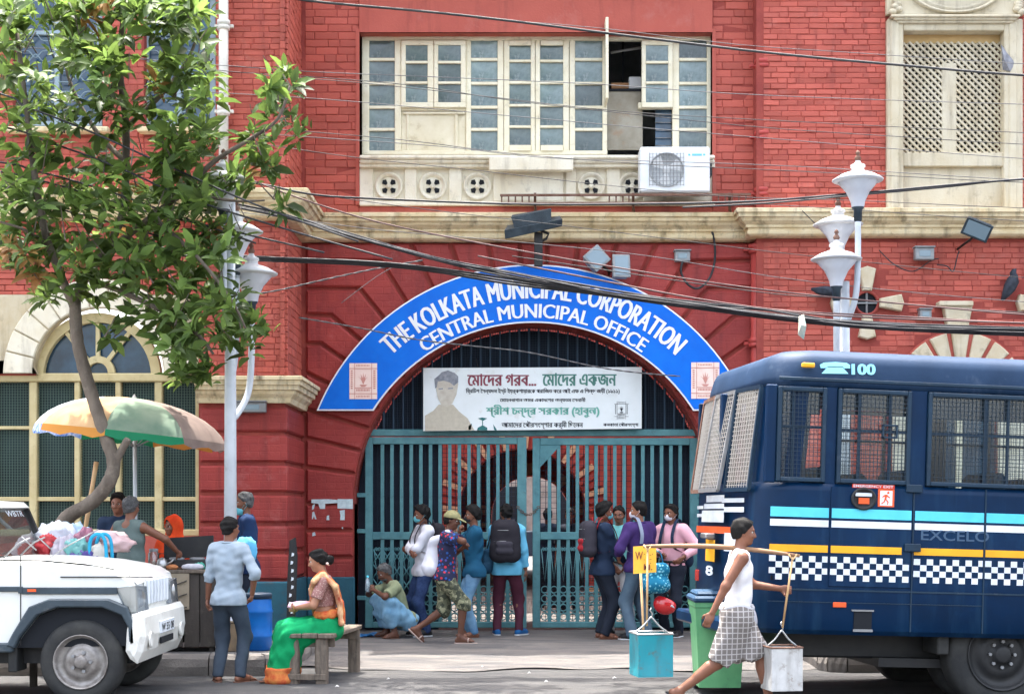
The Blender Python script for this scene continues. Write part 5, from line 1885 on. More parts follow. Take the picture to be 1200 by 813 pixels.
# the crown goes on above the picture and spreads over the road
hr = random.Random(8)
highleaves = []
for _ in range(120):
    hx = hr.uniform(-4.6, .7); hy = 17.3 + hr.uniform(-.7, .9); hz_ = 8.1 + abs(hr.gauss(0, .7)) + max(0, hy - 17.3) * .35
    if hr.random() < .35 * abs(sin(hx * 2.3)):
        continue
    c = Vector((hx, hy, hz_)) + TO
    for i in range(9):
        a = hr.uniform(0, 2 * pi); dr = Vector((cos(a), sin(a), hr.uniform(-.4, .3))).normalized()
        L = hr.uniform(.16, .3)
        highleaves.append((c, dr, Vector((0, 0, 1)), L, L * .36, False, .3))
# nearest, largest leaves are single parts; the rest is one mass
order = sorted(range(len(leaves)), key=lambda i: (leaves[i][0].y - leaves[i][3] * 3))
single = set(order[:300])
m = MB(); mdry = MB()
for i, (p, dr, nm, L, w_, dry, bend_) in enumerate(leaves):
    if i in single:
        q = MB(); q.add([v - p for v in leaf_geo(p, dr, nm, L, w_, bend_)], LF, 0, True)
        q.build('leaf', mLEAFB if dry else mLEAFO, tree, loc=tuple(p), fix=False)
    else:
        (mdry if dry else m).add(leaf_geo(p, dr, nm, L, w_, bend_), LF, 0, True)
for hl_ in highleaves:
    m.add(leaf_geo(hl_[0], hl_[1], hl_[2], hl_[3], hl_[4], hl_[6]), LF, 0, True)
m.build('crown', mLEAF, tree, kind='stuff', fix=False)
mdry.build('dry_leaves', mLEAFB, tree, kind='stuff', fix=False)
# twigs
m = MB()
for (bx, by, rx, ry, n) in blobs:
    for _ in range(max(2, n // 3)):
        p = TW(bx + lr.uniform(-rx, rx) * .7, by + lr.uniform(-ry, ry) * .7, 15.9 + lr.uniform(-.4, .4))
        m.tube([p, p + Vector((lr.uniform(-.2, .2), lr.uniform(-.2, .2), lr.uniform(.1, .35)))], [.009, .005], 4, 0, False)
m.build('twigs', mBARK, tree, kind='stuff', fix=False)
# hanging dry flower tassel
# ------------------------------------------------------------------ the police bus
mNAVY = mat('navy_paint', lin(2, 40, 74), .38, lin(2, 33, 62), 2.0, 1, .12, 3.2, spec=.16, coat=.06, grime=(lin(22, 62, 96), .5, 2.4), streak=(lin(46, 84, 112), .35))
mROOFB = mat('dusty_roof', lin(30, 54, 82), .6, lin(20, 44, 70), 2.0, 1, .05, 30, spec=.2, grime=(lin(72, 86, 106), .5, 3))
mNAVYF = mat('navy_frame', lin(26, 52, 72), .45, lin(20, 42, 60), 4, 1, .06, 50, grime=(lin(84, 96, 108), .4, 8))
mCYAN = mat('cyan_stripe', lin(92, 206, 228), .45, lin(80, 190, 214), 4); mSWHT = mat('stripe_white', lin(222, 228, 234), .45, lin(200, 208, 216), 4)
mYEL = mat('stripe_yellow', lin(240, 176, 40), .45, lin(226, 160, 34), 4); mORG = mat('stripe_orange', lin(226, 92, 44), .45)
mWIREB = mat('bus_wire', lin(46, 60, 72), .6)
mWIRET = mat('tan_wire', lin(168, 164, 158), .6)
gBUS = glass('bus_glass', (.86, .92, .92), .8, .03, .06, (.3, .34, .34))
BS = 136.4
bus = thing('police_bus', 'dark blue police bus with wire meshed windows and a chequered white band', 'bus', (WX(888, 13.2), 13.2, 0), rot=(0, radians(1.75), radians(7.2)))
bX = lambda px: (px - 888) / BS
bZ = lambda px, py: 1.7 + (600 - py + .031 * (px - 888)) / BS
BL, BW = 7.4, 2.4


def plan(o=0., lean=0.):
    R = .30
    P = []
    for (cx, cy, a0) in ((R, R, 180), (BL - R, R, 270), (BL - R, BW - R, 0), (R, BW - R, 90)):
        for k in range(7):
            a = radians(a0 + 15 * k)
            x = cx + (R - o * .4) * cos(a); y = cy + (R - o * .4) * sin(a)
            P.append([x, y])
    for p in P:
        p[0] = BL / 2 + (p[0] - BL / 2) * (1 - o * 1.2 / BL); p[1] = BW / 2 + (p[1] - BW / 2) * (1 - o * 1.2 / BW)
        if p[0] < BL / 2:
            p[0] += lean * (1 if p[0] < 1 else 0)
        # bulged rear
        if p[0] < 1:
            p[0] -= .10 * (1 - ((p[1] - BW / 2) / (BW / 2)) ** 2)
    return P


def ln_(z):
    return max(0, z - 1.9) * .085


def loft(rings, cap0=True, cap1=True, mi=0, sel=None):
    m = MB(); n = len(rings[0][0]); vs = []
    for (P, z) in rings:
        vs += [(p[0], p[1], z) for p in P]
    fs = []
    for i in range(len(rings) - 1):
        for k in range(n):
            if sel and not sel(k):
                continue
            k2 = (k + 1) % n
            fs.append((i * n + k, i * n + k2, (i + 1) * n + k2, (i + 1) * n + k))
    if cap0: fs.append(tuple(range(n))[::-1])
    if cap1: fs.append(tuple(range((len(rings) - 1) * n, len(rings) * n)))
    m.add(vs, fs, mi, False)
    return m


ZW0, ZW1 = 1.965, 2.80
m = loft([(plan(.04), .66), (plan(0), .70), (plan(0), 1.2), (plan(0), 1.9), (plan(0, ln_(ZW0)), ZW0)])
bd = m.build('body', mNAVY, bus)
for p in bd.data.polygons: p.use_smooth = abs(p.normal.z) < .5
m = loft([(plan(0, ln_(ZW1)), ZW1), (plan(0, ln_(2.88)), 2.88), (plan(.022, .094), 3.0), (plan(.045, .10), 3.055), (plan(.085, .105), 3.09), (plan(.18, .11), 3.125), (plan(.42, .11), 3.155), (plan(.8, .11), 3.19), (plan(1.4, .11), 3.22)], True, True)
ro = m.build('roof', mROOFB, bus)
for p in ro.data.polygons: p.use_smooth = True
# gutter strip
m = MB(); m.box(.1, BL - .2, -.012, .0, 2.845, 2.875, 0, .005); m.build('gutter', mNAVYF, bus)
# pillars
def pil(x0, x1, y0, y1):
    m = MB(); m.box(x0, x1, y0, y1, ZW0 - .005, ZW1 + .005, 0, .01); m.build('pillar', mNAVY, bus)
P0, P1 = plan(0, ln_(ZW0)), plan(0, ln_(ZW1))
for sel in (lambda k: 0 <= k < 6, lambda k: 21 <= k < 27):
    m = MB(); n = 28
    m.add([(p[0], p[1], ZW0) for p in P0] + [(p[0], p[1], ZW1) for p in P1], [(k, (k + 1) % n, n + (k + 1) % n, n + k) for k in range(n) if sel(k)], 0, True)
    m.add([(p[0] + .06, p[1] + (.06 if p[1] < 1.2 else -.06), ZW0) for p in P0] + [(p[0] + .06, p[1] + (.06 if p[1] < 1.2 else -.06), ZW1) for p in P1], [(k, (k + 1) % n, n + (k + 1) % n, n + k) for k in range(n) if sel(k)], 0, True)
    m.build('corner_pillar', mNAVY, bus, kind='stuff')
wins = [(901, 960), (974, 1064), (1085, 1225), (1240, 1380), (1395, 1535), (1550, 1690), (1705, 1840)]
for yy in (0, BW - .05):
    prev = 888
    for (a, b) in wins + [(1876, 1876)]:
        if bX(a) - bX(prev) > .03:
            pil(bX(prev) - .002, bX(a) + .002, yy, yy + .05)
        prev = b
pil(BL - .12, BL - .02, .1, .25); pil(BL - .12, BL - .02, BW - .25, BW - .1)
m = MB(); m.box(BL - .06, BL - .05, .2, BW - .2, ZW0, ZW1); m.build('windscreen', gBUS, bus)


def win(a, b, yy, frame=True, blind=0.35, bars=(0.62,), mull=None, near=True):
    x0, x1 = bX(a), bX(b)
    s = -1 if near else 1
    yf = yy
    z0, z1 = ZW0 + .01, ZW1 - .01
    m = MB(); f = .035
    for q in ((x0, x0 + f, z0, z1), (x1 - f, x1, z0, z1), (x0 + f, x1 - f, z0, z0 + f), (x0 + f, x1 - f, z1 - f, z1)):
        m.box(q[0], q[1], yf - .03, yf + .02, q[2], q[3], 0, .006)
    o = m.build('window_frame', mNAVYF, bus)
    m = MB(); m.add([(x0, yf + .03, z0), (x1, yf + .03, z0), (x1, yf + .03, z1), (x0, yf + .03, z1)], [(0, 1, 2, 3)]); m.build('pane', gBUS, o)
    m = MB()
    for r in bars:
        m.box(x0 + f, x1 - f, yf - .004, yf + .008, z0 + (z1 - z0) * r - .012, z0 + (z1 - z0) * r + .012)
    for u in (mull or []):
        m.box(x0 + (x1 - x0) * u - .014, x0 + (x1 - x0) * u + .014, yf - .006, yf + .006, z0 + f, z1 - f)
    m.build('window_bar', mNAVYF, o)
    m = MB(); n = int((x1 - x0) / .036)
    for i in range(1, n):
        x = x0 + (x1 - x0) * i / n; m.beam((x, yf - .018, z0 + f), (x, yf - .018, z1 - f), .004, .004)
    n = int((z1 - z0) / .036)
    for i in range(1, n):
        z = z0 + (z1 - z0) * i / n; m.beam((x0 + f, yf - .022, z), (x1 - f, yf - .022, z), .004, .004)
    m.build('wire_mesh', mWIREB, o, kind='stuff')
    if blind:
        m = MB(); n = 7
        for i in range(n):
            za = z1 - f - (z1 - z0) * blind * i / n; zb = z1 - f - (z1 - z0) * blind * (i + 1) / n
            m.add([(x0 + f, yf + .05, za), (x1 - f, yf + .05, za), (x1 - f, yf + .062, zb), (x0 + f, yf + .062, zb)], [(0, 1, 2, 3)])
        m.build('louvre_blind', mNAVYF, o)
    return o


for k, (a, b) in enumerate(wins):
    w_ = win(a, b, 0.0, blind=.24 if k != 1 else .14, bars=(.56,) if k else (.58,), mull={0: [.33], 1: [.3, .72]}.get(k, [.52, .72]))
    if k == 1:
        m = MB(); cx, cz = bX(1038), ZW0 + .47
        for (q) in ((cx - .07, cx + .07, cz + .045, cz + .06), (cx - .07, cx + .07, cz - .06, cz - .045), (cx - .07, cx - .055, cz - .06, cz + .06), (cx + .055, cx + .07, cz - .06, cz + .06)):
            m.box(q[0], q[1], -.028, -.01, q[2], q[3])
        m.build('gun_port', mNAVYF, w_)
    if k != 1:
        win(a, b, BW - .02, blind=0, mull=[.5])
# emergency door panel on the near side
m = MB(); m.box(bX(969), bX(1069), -.012, .0, bZ(1000, 688), bZ(1000, 570), 0, .004); dr_ = m.build('emergency_door', mNAVY, bus)
m = MB()
for (z) in (bZ(1070, 572), bZ(1070, 642)):
    m.box(bX(1060), bX(1080), -.035, -.012, z - .035, z + .035, 0, .006)
m.build('door_hinge', mNAVYF, dr_)
m = MB(); m.lathe([(.10, -.012), (.105, -.03), (.085, -.036), (.08, -.018), (.001, -.016)], 20, (0, 0, 0), 0, True, 'y')
m.xform(lambda p: (p[0] * 1.1 + bX(1008), p[1], p[2] * .95 + bZ(1008, 584))); m.build('door_handle', mBLACK, dr_)
m = MB(); m.box(bX(998), bX(1018), -.026, -.018, bZ(1008, 581), bZ(1008, 577)); m.box(bX(1002), bX(1015), -.026, -.018, bZ(1008, 590), bZ(1008, 583), 1); m.build('handle_notice', [mSWHT, mORG], dr_)


def decal(name, items, m_, y=-.0035):
    m = MB()
    for (x0, x1, z0, z1) in items:
        m.add([(x0, y, z0), (x1, y, z0), (x1, y, z1), (x0, y, z1)], [(0, 1, 2, 3)])
    return m.build(name, m_, bus, kind=None)


Zp = lambda py: bZ(888, py)
seg = [(896, 967), (970, 1068), (1073, 1159), (1162, 1860)]
for i, (a, b) in enumerate(seg):
    yy = -.0155 if i == 1 else -.0035
    decal('cyan_stripe', [(bX(a), bX(b), Zp(604), Zp(592.5))], mCYAN, yy)
    decal('white_stripe', [(bX(a), bX(b), Zp(615), Zp(607))], mSWHT, yy)
    decal('yellow_stripe', [(bX(a), bX(b if i != 1 else 1057), Zp(645), Zp(636.5))], mYEL, yy)
    sq = []
    c = 0
    x = a
    while x < b - 2:
        for r in range(4):
            if (c + r) % 2 == 0:
                sq.append((bX(x), bX(min(x + 8, b)), Zp(649.5 + 7.1 * (r + 1)), Zp(649.5 + 7.1 * r)))
        x += 8.05; c += 1
    o = decal('checker_band', sq, mSWHT, yy); o['kind'] = 'stuff'
m = MB()
for xx in (1160.5, 1071):
    m.box(bX(xx) - .006, bX(xx) + .006, -.008, 0, .7, 1.96)
m.box(bX(896), BL - .3, -.009, 0, Zp(690), Zp(688)); m.box(bX(896), bX(1160), -.007, 0, Zp(704), Zp(703))
m.build('panel_seam', mNAVYF, bus, kind='stuff')
m = MB(); m.box(bX(975), bX(991), -.02, 0, bZ(983, 712), bZ(983, 706), 0, .004); m.build('side_marker', mORG, bus)
m = MB(); m.box(bX(1001), bX(1023), -.012, 0, bZ(1012, 738), bZ(1012, 717), 0, .003); hat = m.build('fuel_hatch', mDARK, bus)
m = MB(); m.box(bX(1000), bX(1024), -.02, -.011, bZ(1012, 741), bZ(1012, 738)); m.box(bX(998), bX(1025), -.02, 0, bZ(1012, 717), bZ(1012, 715)); m.build('hatch_lip', mGREYM, hat)
m = MB(); m.box(bX(928), bX(943), -.05, .0, bZ(936, 430), bZ(936, 424.5), 0, .008); m.build('roof_marker_lamp', mYEL, bus)
# telephone pictogram and 100, painted on the curve of the roof edge
def onroof(px, py):
    z = bZ(px, py); y = -.008 if z < 2.88 else -.008 + (z - 2.88) * .11 + max(0, z - 3.0) * .1
    return (bX(px), y, z)


mPH = mat('phone_blue', lin(150, 222, 240), .45)
m = MB()
ph = [(952, 430), (951, 426), (956, 423.5), (970, 422.5), (984, 423.5), (988, 426), (988, 430), (981, 430), (979, 428), (961, 428), (958, 430)]
m.add([onroof(*p) for p in ph], [list(range(len(ph)))[::-1]])
ph = [(960, 429), (979, 429), (986, 436.5), (953, 436.5)]
m.add([onroof(*p) for p in ph], [list(range(4))[::-1]])
m.build('telephone_pictogram', mPH, bus, fix=False)
m = MB()
for q in range(3):
    text_fit(m, "100", 0, 0, 0, 0, 0, 0, .01, lambda u, v, q=q: (lambda p: (p[0], p[1] - .001 * q, p[2]))(onroof(990.5 + 28 * u + (q - 1) * .8, 437.5 - 13 * v)))
m.build('lettering', mPH, bus, fix=False)
m = MB(); text_fit(m, "EXCELO", bX(1081), bX(1166), Zp(627), Zp(614.5), -.004, 0, .012, None); m.build('lettering', mat('ghost_letters', lin(62, 86, 112), .5), bus, fix=False)
m = MB(); m.box(bX(994), bX(1046), -.017, -.012, bZ(1020, 571.5), bZ(1020, 567)); m.build('exit_label', mat('label_red', lin(206, 60, 44), .5), dr_)
m = MB(); text_fit(m, "EMERGENCY EXIT", bX(995.5), bX(1044.5), bZ(1020, 570.8), bZ(1020, 567.7), -.0178, 0, .012); m.build('lettering', mSWHT, dr_, fix=False)
m = MB(); m.box(bX(1026), bX(1046), -.017, -.012, bZ(1036, 593.5), bZ(1036, 572.5)); m.box(bX(1028.5), bX(1043.5), -.0185, -.017, bZ(1036, 592), bZ(1036, 574.5), 1)
rm = [[(1037, 576), (1039, 575), (1040, 577), (1038.5, 578.5), (1036.8, 578)], [(1034, 579), (1037.5, 579), (1036, 584.5), (1034, 584)], [(1037, 579.3), (1041, 582.5), (1040, 583.3), (1036.3, 581.2)],
      [(1034.5, 579), (1031, 581.5), (1031.5, 583.5), (1032.4, 582.2), (1035, 580.6)], [(1034.2, 584), (1036.2, 584.3), (1039, 587.5), (1038.3, 591), (1037.2, 590.8), (1037.5, 588)], [(1034, 584), (1035.4, 585), (1034, 588.2), (1030.4, 590.5), (1029.8, 589.4), (1032.9, 587.3)]]
for k, q in enumerate(rm):
    m.add([(bX(p[0]), -.0195 - .0003 * k, bZ(1036, p[1])) for p in q], [list(range(len(q)))[::-1]], 0)
m.build('exit_pictogram', [mORG, mSWHT], dr_, fix=False)
# rear: hinged mesh grilles
rx = lambda y, z: -.10 * (1 - ((y - BW / 2) / (BW / 2)) ** 2) + ln_(z)


def rgrille(y0, y1, tilt, rust, nm):
    """mesh panel between y0 and y1, tilted outward at the bottom"""
    m = MB(); z0, z1 = 1.90, 2.80
    A = lambda y, z: (rx(y, 2.8) - .03 - (z1 - z) * tilt, y, z)
    c = [A(y0, z0), A(y1, z0), A(y1, z1), A(y0, z1)]
    for i in range(4):
        m.beam(c[i], c[(i + 1) % 4], .035, .03, up=(1, 0, 0))
    o = m.build('rear_grille', rust, bus)
    m = MB(); n = int((y1 - y0) / .055)
    for i in range(1, n):
        y = y0 + (y1 - y0) * i / n; m.beam(A(y, z0), A(y, z1), .006, .006)
    n = 22
    for i in range(1, n):
        z = z0 + (z1 - z0) * i / n; m.beam(A(y0, z), A(y1, z), .006, .006)
    m.build('wire_mesh', mWIRET, o, kind='stuff')


rgrille(.22, .80, .10, mNAVYF, 0); rgrille(.84, 1.5, .16, mGREYM, 1); rgrille(1.54, 2.2, .12, mRUSTY, 2)
m = MB()
for (a, b) in ((.28, 1.1), (1.12, 2.12)):
    m.add([(rx(a, ZW0) + .02, a, ZW0), (rx(b, ZW0) + .02, b, ZW0), (rx(b, ZW1) + .02, b, ZW1), (rx(a, ZW1) + .02, a, ZW1)], [(0, 1, 2, 3)])
m.build('rear_window', glass('rear_glass', (.75, .76, .74), .8, .05, .45, (.42, .40, .37)), bus)
m = MB(); m.box(rx(1.1, 2) - .02, rx(1.1, 2) + .12, 1.07, 1.15, ZW0, ZW1, 0, .01); m.build('pillar', mNAVY, bus)
ry = lambda px: .25 + (866 - px) / (866 - 813.) * 2.0


def rdec(name, polys, m_, k=0):
    m = MB()
    for q in polys:
        n = len(q)
        m.add([(rx(y, z) - .006 - .001 * k, y, z) for (y, z) in q], [list(range(n))])
    return m.build(name, m_, bus, fix=False)


def rq(px0, px1, z0, z1, sl=0, n=3):
    out = []
    for i in range(n):
        a = px0 + (px1 - px0) * i / n; b = px0 + (px1 - px0) * (i + 1) / n
        out.append([(ry(a), z0), (ry(b), z0), (ry(b), z1), (ry(a), z1)])
    return out


rzz = lambda py: 1.7 + (600 - py) * 14.2 / F
rdec('rear_emblem', rq(815, 826, rzz(596), rzz(592)) + rq(815, 826, rzz(606), rzz(602)) + rq(846, 862, rzz(589), rzz(584)) + rq(848, 862, rzz(600), rzz(594)) + rq(824, 848, rzz(612), rzz(598)) + rq(830, 848, rzz(588), rzz(580)) + rq(827, 848, rzz(596), rzz(590)), mSWHT)
rdec('red_band', rq(815, 856, rzz(625), rzz(617)), mORG, 1)
rdec('number_plate', rq(831, 841, rzz(659), rzz(633)), mYEL, 1)
rdec('white_tab', rq(849, 858, rzz(645), rzz(624)), mSWHT, 2)
m = MB(); text_fit(m, "8", 0, 0, 0, 0, 0, 0, .03, lambda u, v: (rx(ry(832 + 8 * u), 1) - .009, ry(832 + 8 * u), rzz(676) + (rzz(664) - rzz(676)) * v)); m.build('lettering', mSWHT, bus, fix=False)
m = MB(); c = (rx(1.4, 1.4) - .05, ry(837), rzz(629)); m.box(c[0] - .04, c[0] + .06, c[1] - .1, c[1] + .1, c[2] - .02, c[2] + .03, 0, .01); m.build('plate_lamp', mSTEEL, bus)
m = MB(); m.box(-.22, .05, .2, BW - .2, .62, .74, 0, .02); m.build('rear_bumper', mNAVY, bus)
for yy in (.32, BW - .32):
    m = MB(); m.box(-.04, .03, yy - .09, yy + .09, .86, 1.16, 0, .015); tl = m.build('tail_lamp', mBLACK, bus)
    m = MB(); m.box(-.05, -.04, yy - .07, yy + .07, 1.02, 1.13, 0, .004); m.build('lamp_lens', mat('lens_red', (.35, .03, .02), .25) if 'lens_red' not in MATS else MATS['lens_red'], tl)
# floor, seats, underframe, wheels
m = MB(); m.box(.1, BL - .1, .06, BW - .06, 1.12, 1.16); m.build('floor', mDARK, bus)
mSEAT = mat('seat_vinyl', lin(46, 66, 84), .6, lin(36, 52, 70), 4)
for i in range(8):
    for yy in (.12, 1.42):
        x = .55 + .82 * i
        m = MB(); m.box(x, x + .42, yy, yy + .86, 1.5, 1.6, 0, .03); m.box(x - .02, x + .09, yy + .02, yy + .84, 1.58, 2.12, 0, .05); m.build('seat', mSEAT, bus)
m = MB(); m.box(.3, BL - .3, .5, BW - .5, .42, .68, 0, .02); m.box(1.2, 3.0, .35, BW - .35, .36, .44); m.build('chassis', mBLACK, bus)


def wheel(parent, c, R, wd, m_rim, spokes=6, name='wheel'):
    """axis along y, outer face at -y"""
    M_ = None
    m = MB(); m.lathe([(R * .62, -wd / 2 + .01), (R * .80, -wd / 2 - .008), (R * .93, -wd / 2 + .008), (R * .985, -wd / 2 + .035), (R, -wd / 4), (R, wd / 4), (R * .985, wd / 2 - .03), (R * .93, wd / 2), (R * .6, wd / 2)], 40, c, 0, True, 'y')
    o = m.build(name, mRUBBER, parent)
    m = MB(); m.lathe([(R * .64, -wd / 2 + .004), (R * .655, -wd / 2 - .006), (R * .63, -wd / 2 - .006), (R * .60, -wd / 2 + .02), (R * .56, -wd / 2 + .05), (R * .44, -wd / 2 + .06), (R * .40, -wd / 2 + .03), (R * .30, -wd / 2 + .022), (R * .17, -wd / 2 + .03), (R * .15, -wd / 2 - .012), (R * .12, -wd / 2 - .02), (.001, -wd / 2 - .02)], 32, c, 0, True, 'y')
    m.build('rim', m_rim, o)
    m = MB()
    for k in range(spokes):
        a = 2 * pi * k / spokes
        p = Vector((c[0] + R * .23 * cos(a), c[1] - wd / 2 + .022, c[2] + R * .23 * sin(a)))
        m.tube([p, p + Vector((0, -.025, 0))], .016, 6)
    m.build('wheel_nuts', mGREYM, o, kind='stuff')
    return o


wheel(bus, (bX(1196), .26, .51), .5, .26, mBLACK, 8); wheel(bus, (bX(1196), BW - .26, .5), .5, .26, mBLACK, 8)  # rear rims coloured black to stand for the shadow under the bus
wheel(bus, (5.9, .26, .6), .5, .26, mRUSTY, 8); wheel(bus, (5.9, BW - .26, .6), .5, .26, mRUSTY, 8)
wheel(bus, (bX(1196), .62, .51), .5, .26, mRUSTY, 8)
m = MB(); m.box(bX(1112), bX(1126), .1, .45, .5, .72, 0, .01); m.build('mud_flap', mRUBBER, bus)
for yy in (.45, BW - .45):
    m = MB(); m.lathe([(.11, 0), (.1, .03), (.001, .04)], 16, (BL + .02, yy, 1.1), 0, True, 'x'); m.build('headlight', mLENS, bus)

# ------------------------------------------------------------------ the white jeep
mJW = mat('jeep_white', lin(222, 224, 220), .3, lin(208, 210, 205), 2, 1, .02, 30, spec=.5, coat=.4, grime=(lin(165, 158, 145), .35, 3))
mJG = mat('jeep_cladding', lin(62, 74, 82), .5, lin(50, 60, 68), 4, 1, .06, 50, grime=(lin(110, 110, 106), .4, 5))
gJ = glass('jeep_glass', (.55, .62, .6), 1.0, .02, .10, (.25, .27, .26))
JS = 132.35
jeep = thing('white_jeep', 'white four wheel drive jeep with grey cladding parked at the left', 'car', (WX(94, 13.6), 13.6, 0))
jx = lambda px: (px - 94) / JS
jz = lambda py: 1.7 + (600 - py) / JS
JW_ = 1.66
# body side profile with wheel arches
arch = lambda cx: [(cx + .44, .52), (cx + .43, .68), (cx + .37, .79), (cx + .20, .86), (cx - .20, .86), (cx - .38, .79), (cx - .53, .60), (cx - .58, .50)]
prof = [(.50, .56), (.49, .55)] + arch(0)[1:] + [(-.9, .50), (-1.9, .50)] + [(x - 2.68 + .04, z) for (x, z) in arch(0)] + [(-3.35, .56), (-3.45, .7), (-3.45, 1.27), (-.86, jz(657)), (-.38, jz(658)), (.1, jz(664)), (.34, jz(670)), (.44, jz(678)), (.47, jz(690)), (.48, .8)]


def jprism(poly, y0, y1, ch=.02, mt=mJW, name='body', parent=jeep, **k):
    m = MB(); n = len(poly)
    q = inset(poly, ch)
    vs = [(p[0], y0, p[1]) for p in q] + [(p[0], y0 + ch, p[1]) for p in poly] + [(p[0], y1 - ch, p[1]) for p in poly] + [(p[0], y1, p[1]) for p in q]
    fs = [list(range(n)), list(range(4 * n - 1, 3 * n - 1, -1))]
    for r in range(3):
        for i in range(n):
            j = (i + 1) % n
            fs.append((r * n + i, (r + 1) * n + i, (r + 1) * n + j, r * n + j))
    m.add(vs, fs)
    return m.build(name, mt, parent, **k)


jprism(prof, 0.03, JW_ - .03, .035)
# bonnet: raised centre panel and shut line
m = MB(); nb = 6
pts = [(-.82, jz(654)), (-.36, jz(655)), (0, jz(659)), (.26, jz(665)), (.41, jz(673)), (.475, jz(684))]
vs = []
for (x, z) in pts:
    for j in range(nb + 1):
        v = j / nb; y = .12 + (JW_ - .24) * v
        vs.append((x, y, z - .012 + .018 * sin(pi * v) ** .5))
m.add(vs, [(i * (nb + 1) + j, i * (nb + 1) + j + 1, (i + 1) * (nb + 1) + j + 1, (i + 1) * (nb + 1) + j) for i in range(len(pts) - 1) for j in range(nb)], 0, True)
m.build('bonnet', mJW, jeep, fix=False)
m = MB(); m.box(jx(70), jx(178), .018, .03, jz(676.5), jz(675.2)); m.build('bonnet_gap', mBLACK, jeep)
# moulding strip and door seam
m = MB(); m.box(-3.3, jx(21), .008, .03, jz(693), jz(687), 0, .004); m.build('side_moulding', mJG, jeep)
m = MB(); m.box(jx(25), jx(137), .008, .03, jz(696), jz(688), 0, .004); m.build('side_moulding', mJG, jeep)
m = MB(); m.box(jx(32), jx(42), .002, .01, jz(693), jz(690)); m.build('side_repeater', mORG, jeep)
m = MB(); m.box(jx(23) - .004, jx(23) + .004, .024, .034, .52, jz(652)); m.box(jx(-113) - .004, jx(-113) + .004, .024, .034, .52, jz(652)); m.build('door_seam', mBLACK, jeep, kind='stuff')
m = MB(); m.box(jx(21), jx(26), .0, .03, jz(695), jz(687), 0, .004); m.build('door_hinge', mJG, jeep)
m = MB(); m.box(jx(-105), jx(-90), -.01, .03, jz(684), jz(679), 0, .006); m.build('door_handle', mJG, jeep)
# wheel arch flare and sill
def flare(cx):
    A = arch(cx); m = MB()
    out = [(x + (.05 if x > cx else -.07), z + .075 if z > .75 else z + .02) for (x, z) in A]
    poly = out + A[::-1]
    m.prism(poly, -.03, .06, ch=.012, back=True); m.build('wheel_arch_flare', mJG, jeep)
    m = MB(); poly = [(x, z - .005) for (x, z) in A]
    m.prism([(x * 1 + 0, z) for (x, z) in poly], .06, .5); m.build('wheel_well', mDARK, jeep)
flare(0.0); flare(-2.64)
m = MB(); m.box(-2.06, -.60, -.01, .06, .46, .545, 0, .012); m.build('sill', mJG, jeep)
m = MB(); m.box(-.66, -.58, .06, .35, .28, .62, 0, .008); m.build('mud_flap', mRUBBER, jeep)
m = MB(); m.box(-3.2, .4, .25, JW_ - .25, .34, .52); m.tube([(0, .15, .374), (0, JW_ - .15, .374)], .05, 8); m.tube([(-2.64, .15, .374), (-2.64, JW_ - .15, .374)], .05, 8); m.build('chassis', mBLACK, jeep)
mRIM = mat('jeep_rim', lin(150, 146, 142), .4, lin(104, 98, 94), 9, 1, .08, 50, metal=.4, grime=(lin(60, 55, 50), .5, 12))
for cx in (0, -2.64):
    wheel(jeep, (cx, .12, .374), .374, .22, mRIM, 5)
    wheel(jeep, (cx, JW_ - .12, .374), .374, .22, mRIM, 5)
# front bumper
bp = [(.40, .47), (.41, .66), (.45, .80), (.53, .82), (.565, .77), (.58, .60), (.55, .46), (.50, .36), (.44, .40)]
jprism(bp, -.03, JW_ + .03, .045, mat('bumper_white', lin(220, 220, 214), .45, lin(200, 200, 194), 3, 1, .04, 40, grime=(lin(130, 124, 112), .45, 5)), 'front_bumper')
m = MB(); m.box(.575, .592, .55, 1.10, .585, .70, 0, .004); npl = m.build('number_plate', mSWHT, jeep)
m = MB(); text_fit(m, "W 55 08", 0, 0, 0, 0, 0, 0, .01, lambda u, v: (.595, .58 + .49 * u, .605 + .07 * v)); m.build('lettering', mBLACK, npl, fix=False)
m = MB(); m.box(.572, .588, .58, 1.08, .49, .55, 0, .004); m.build('air_intake', mDARK, jeep)
for yy in (.2, JW_ - .2):
    m = MB(); m.lathe([(.075, .0), (.07, .02), (.045, .0), (.001, -.005)], 16, (.575, yy, .56), 0, True, 'x'); m.build('fog_lamp_cap', MATS['bumper_white'], jeep)
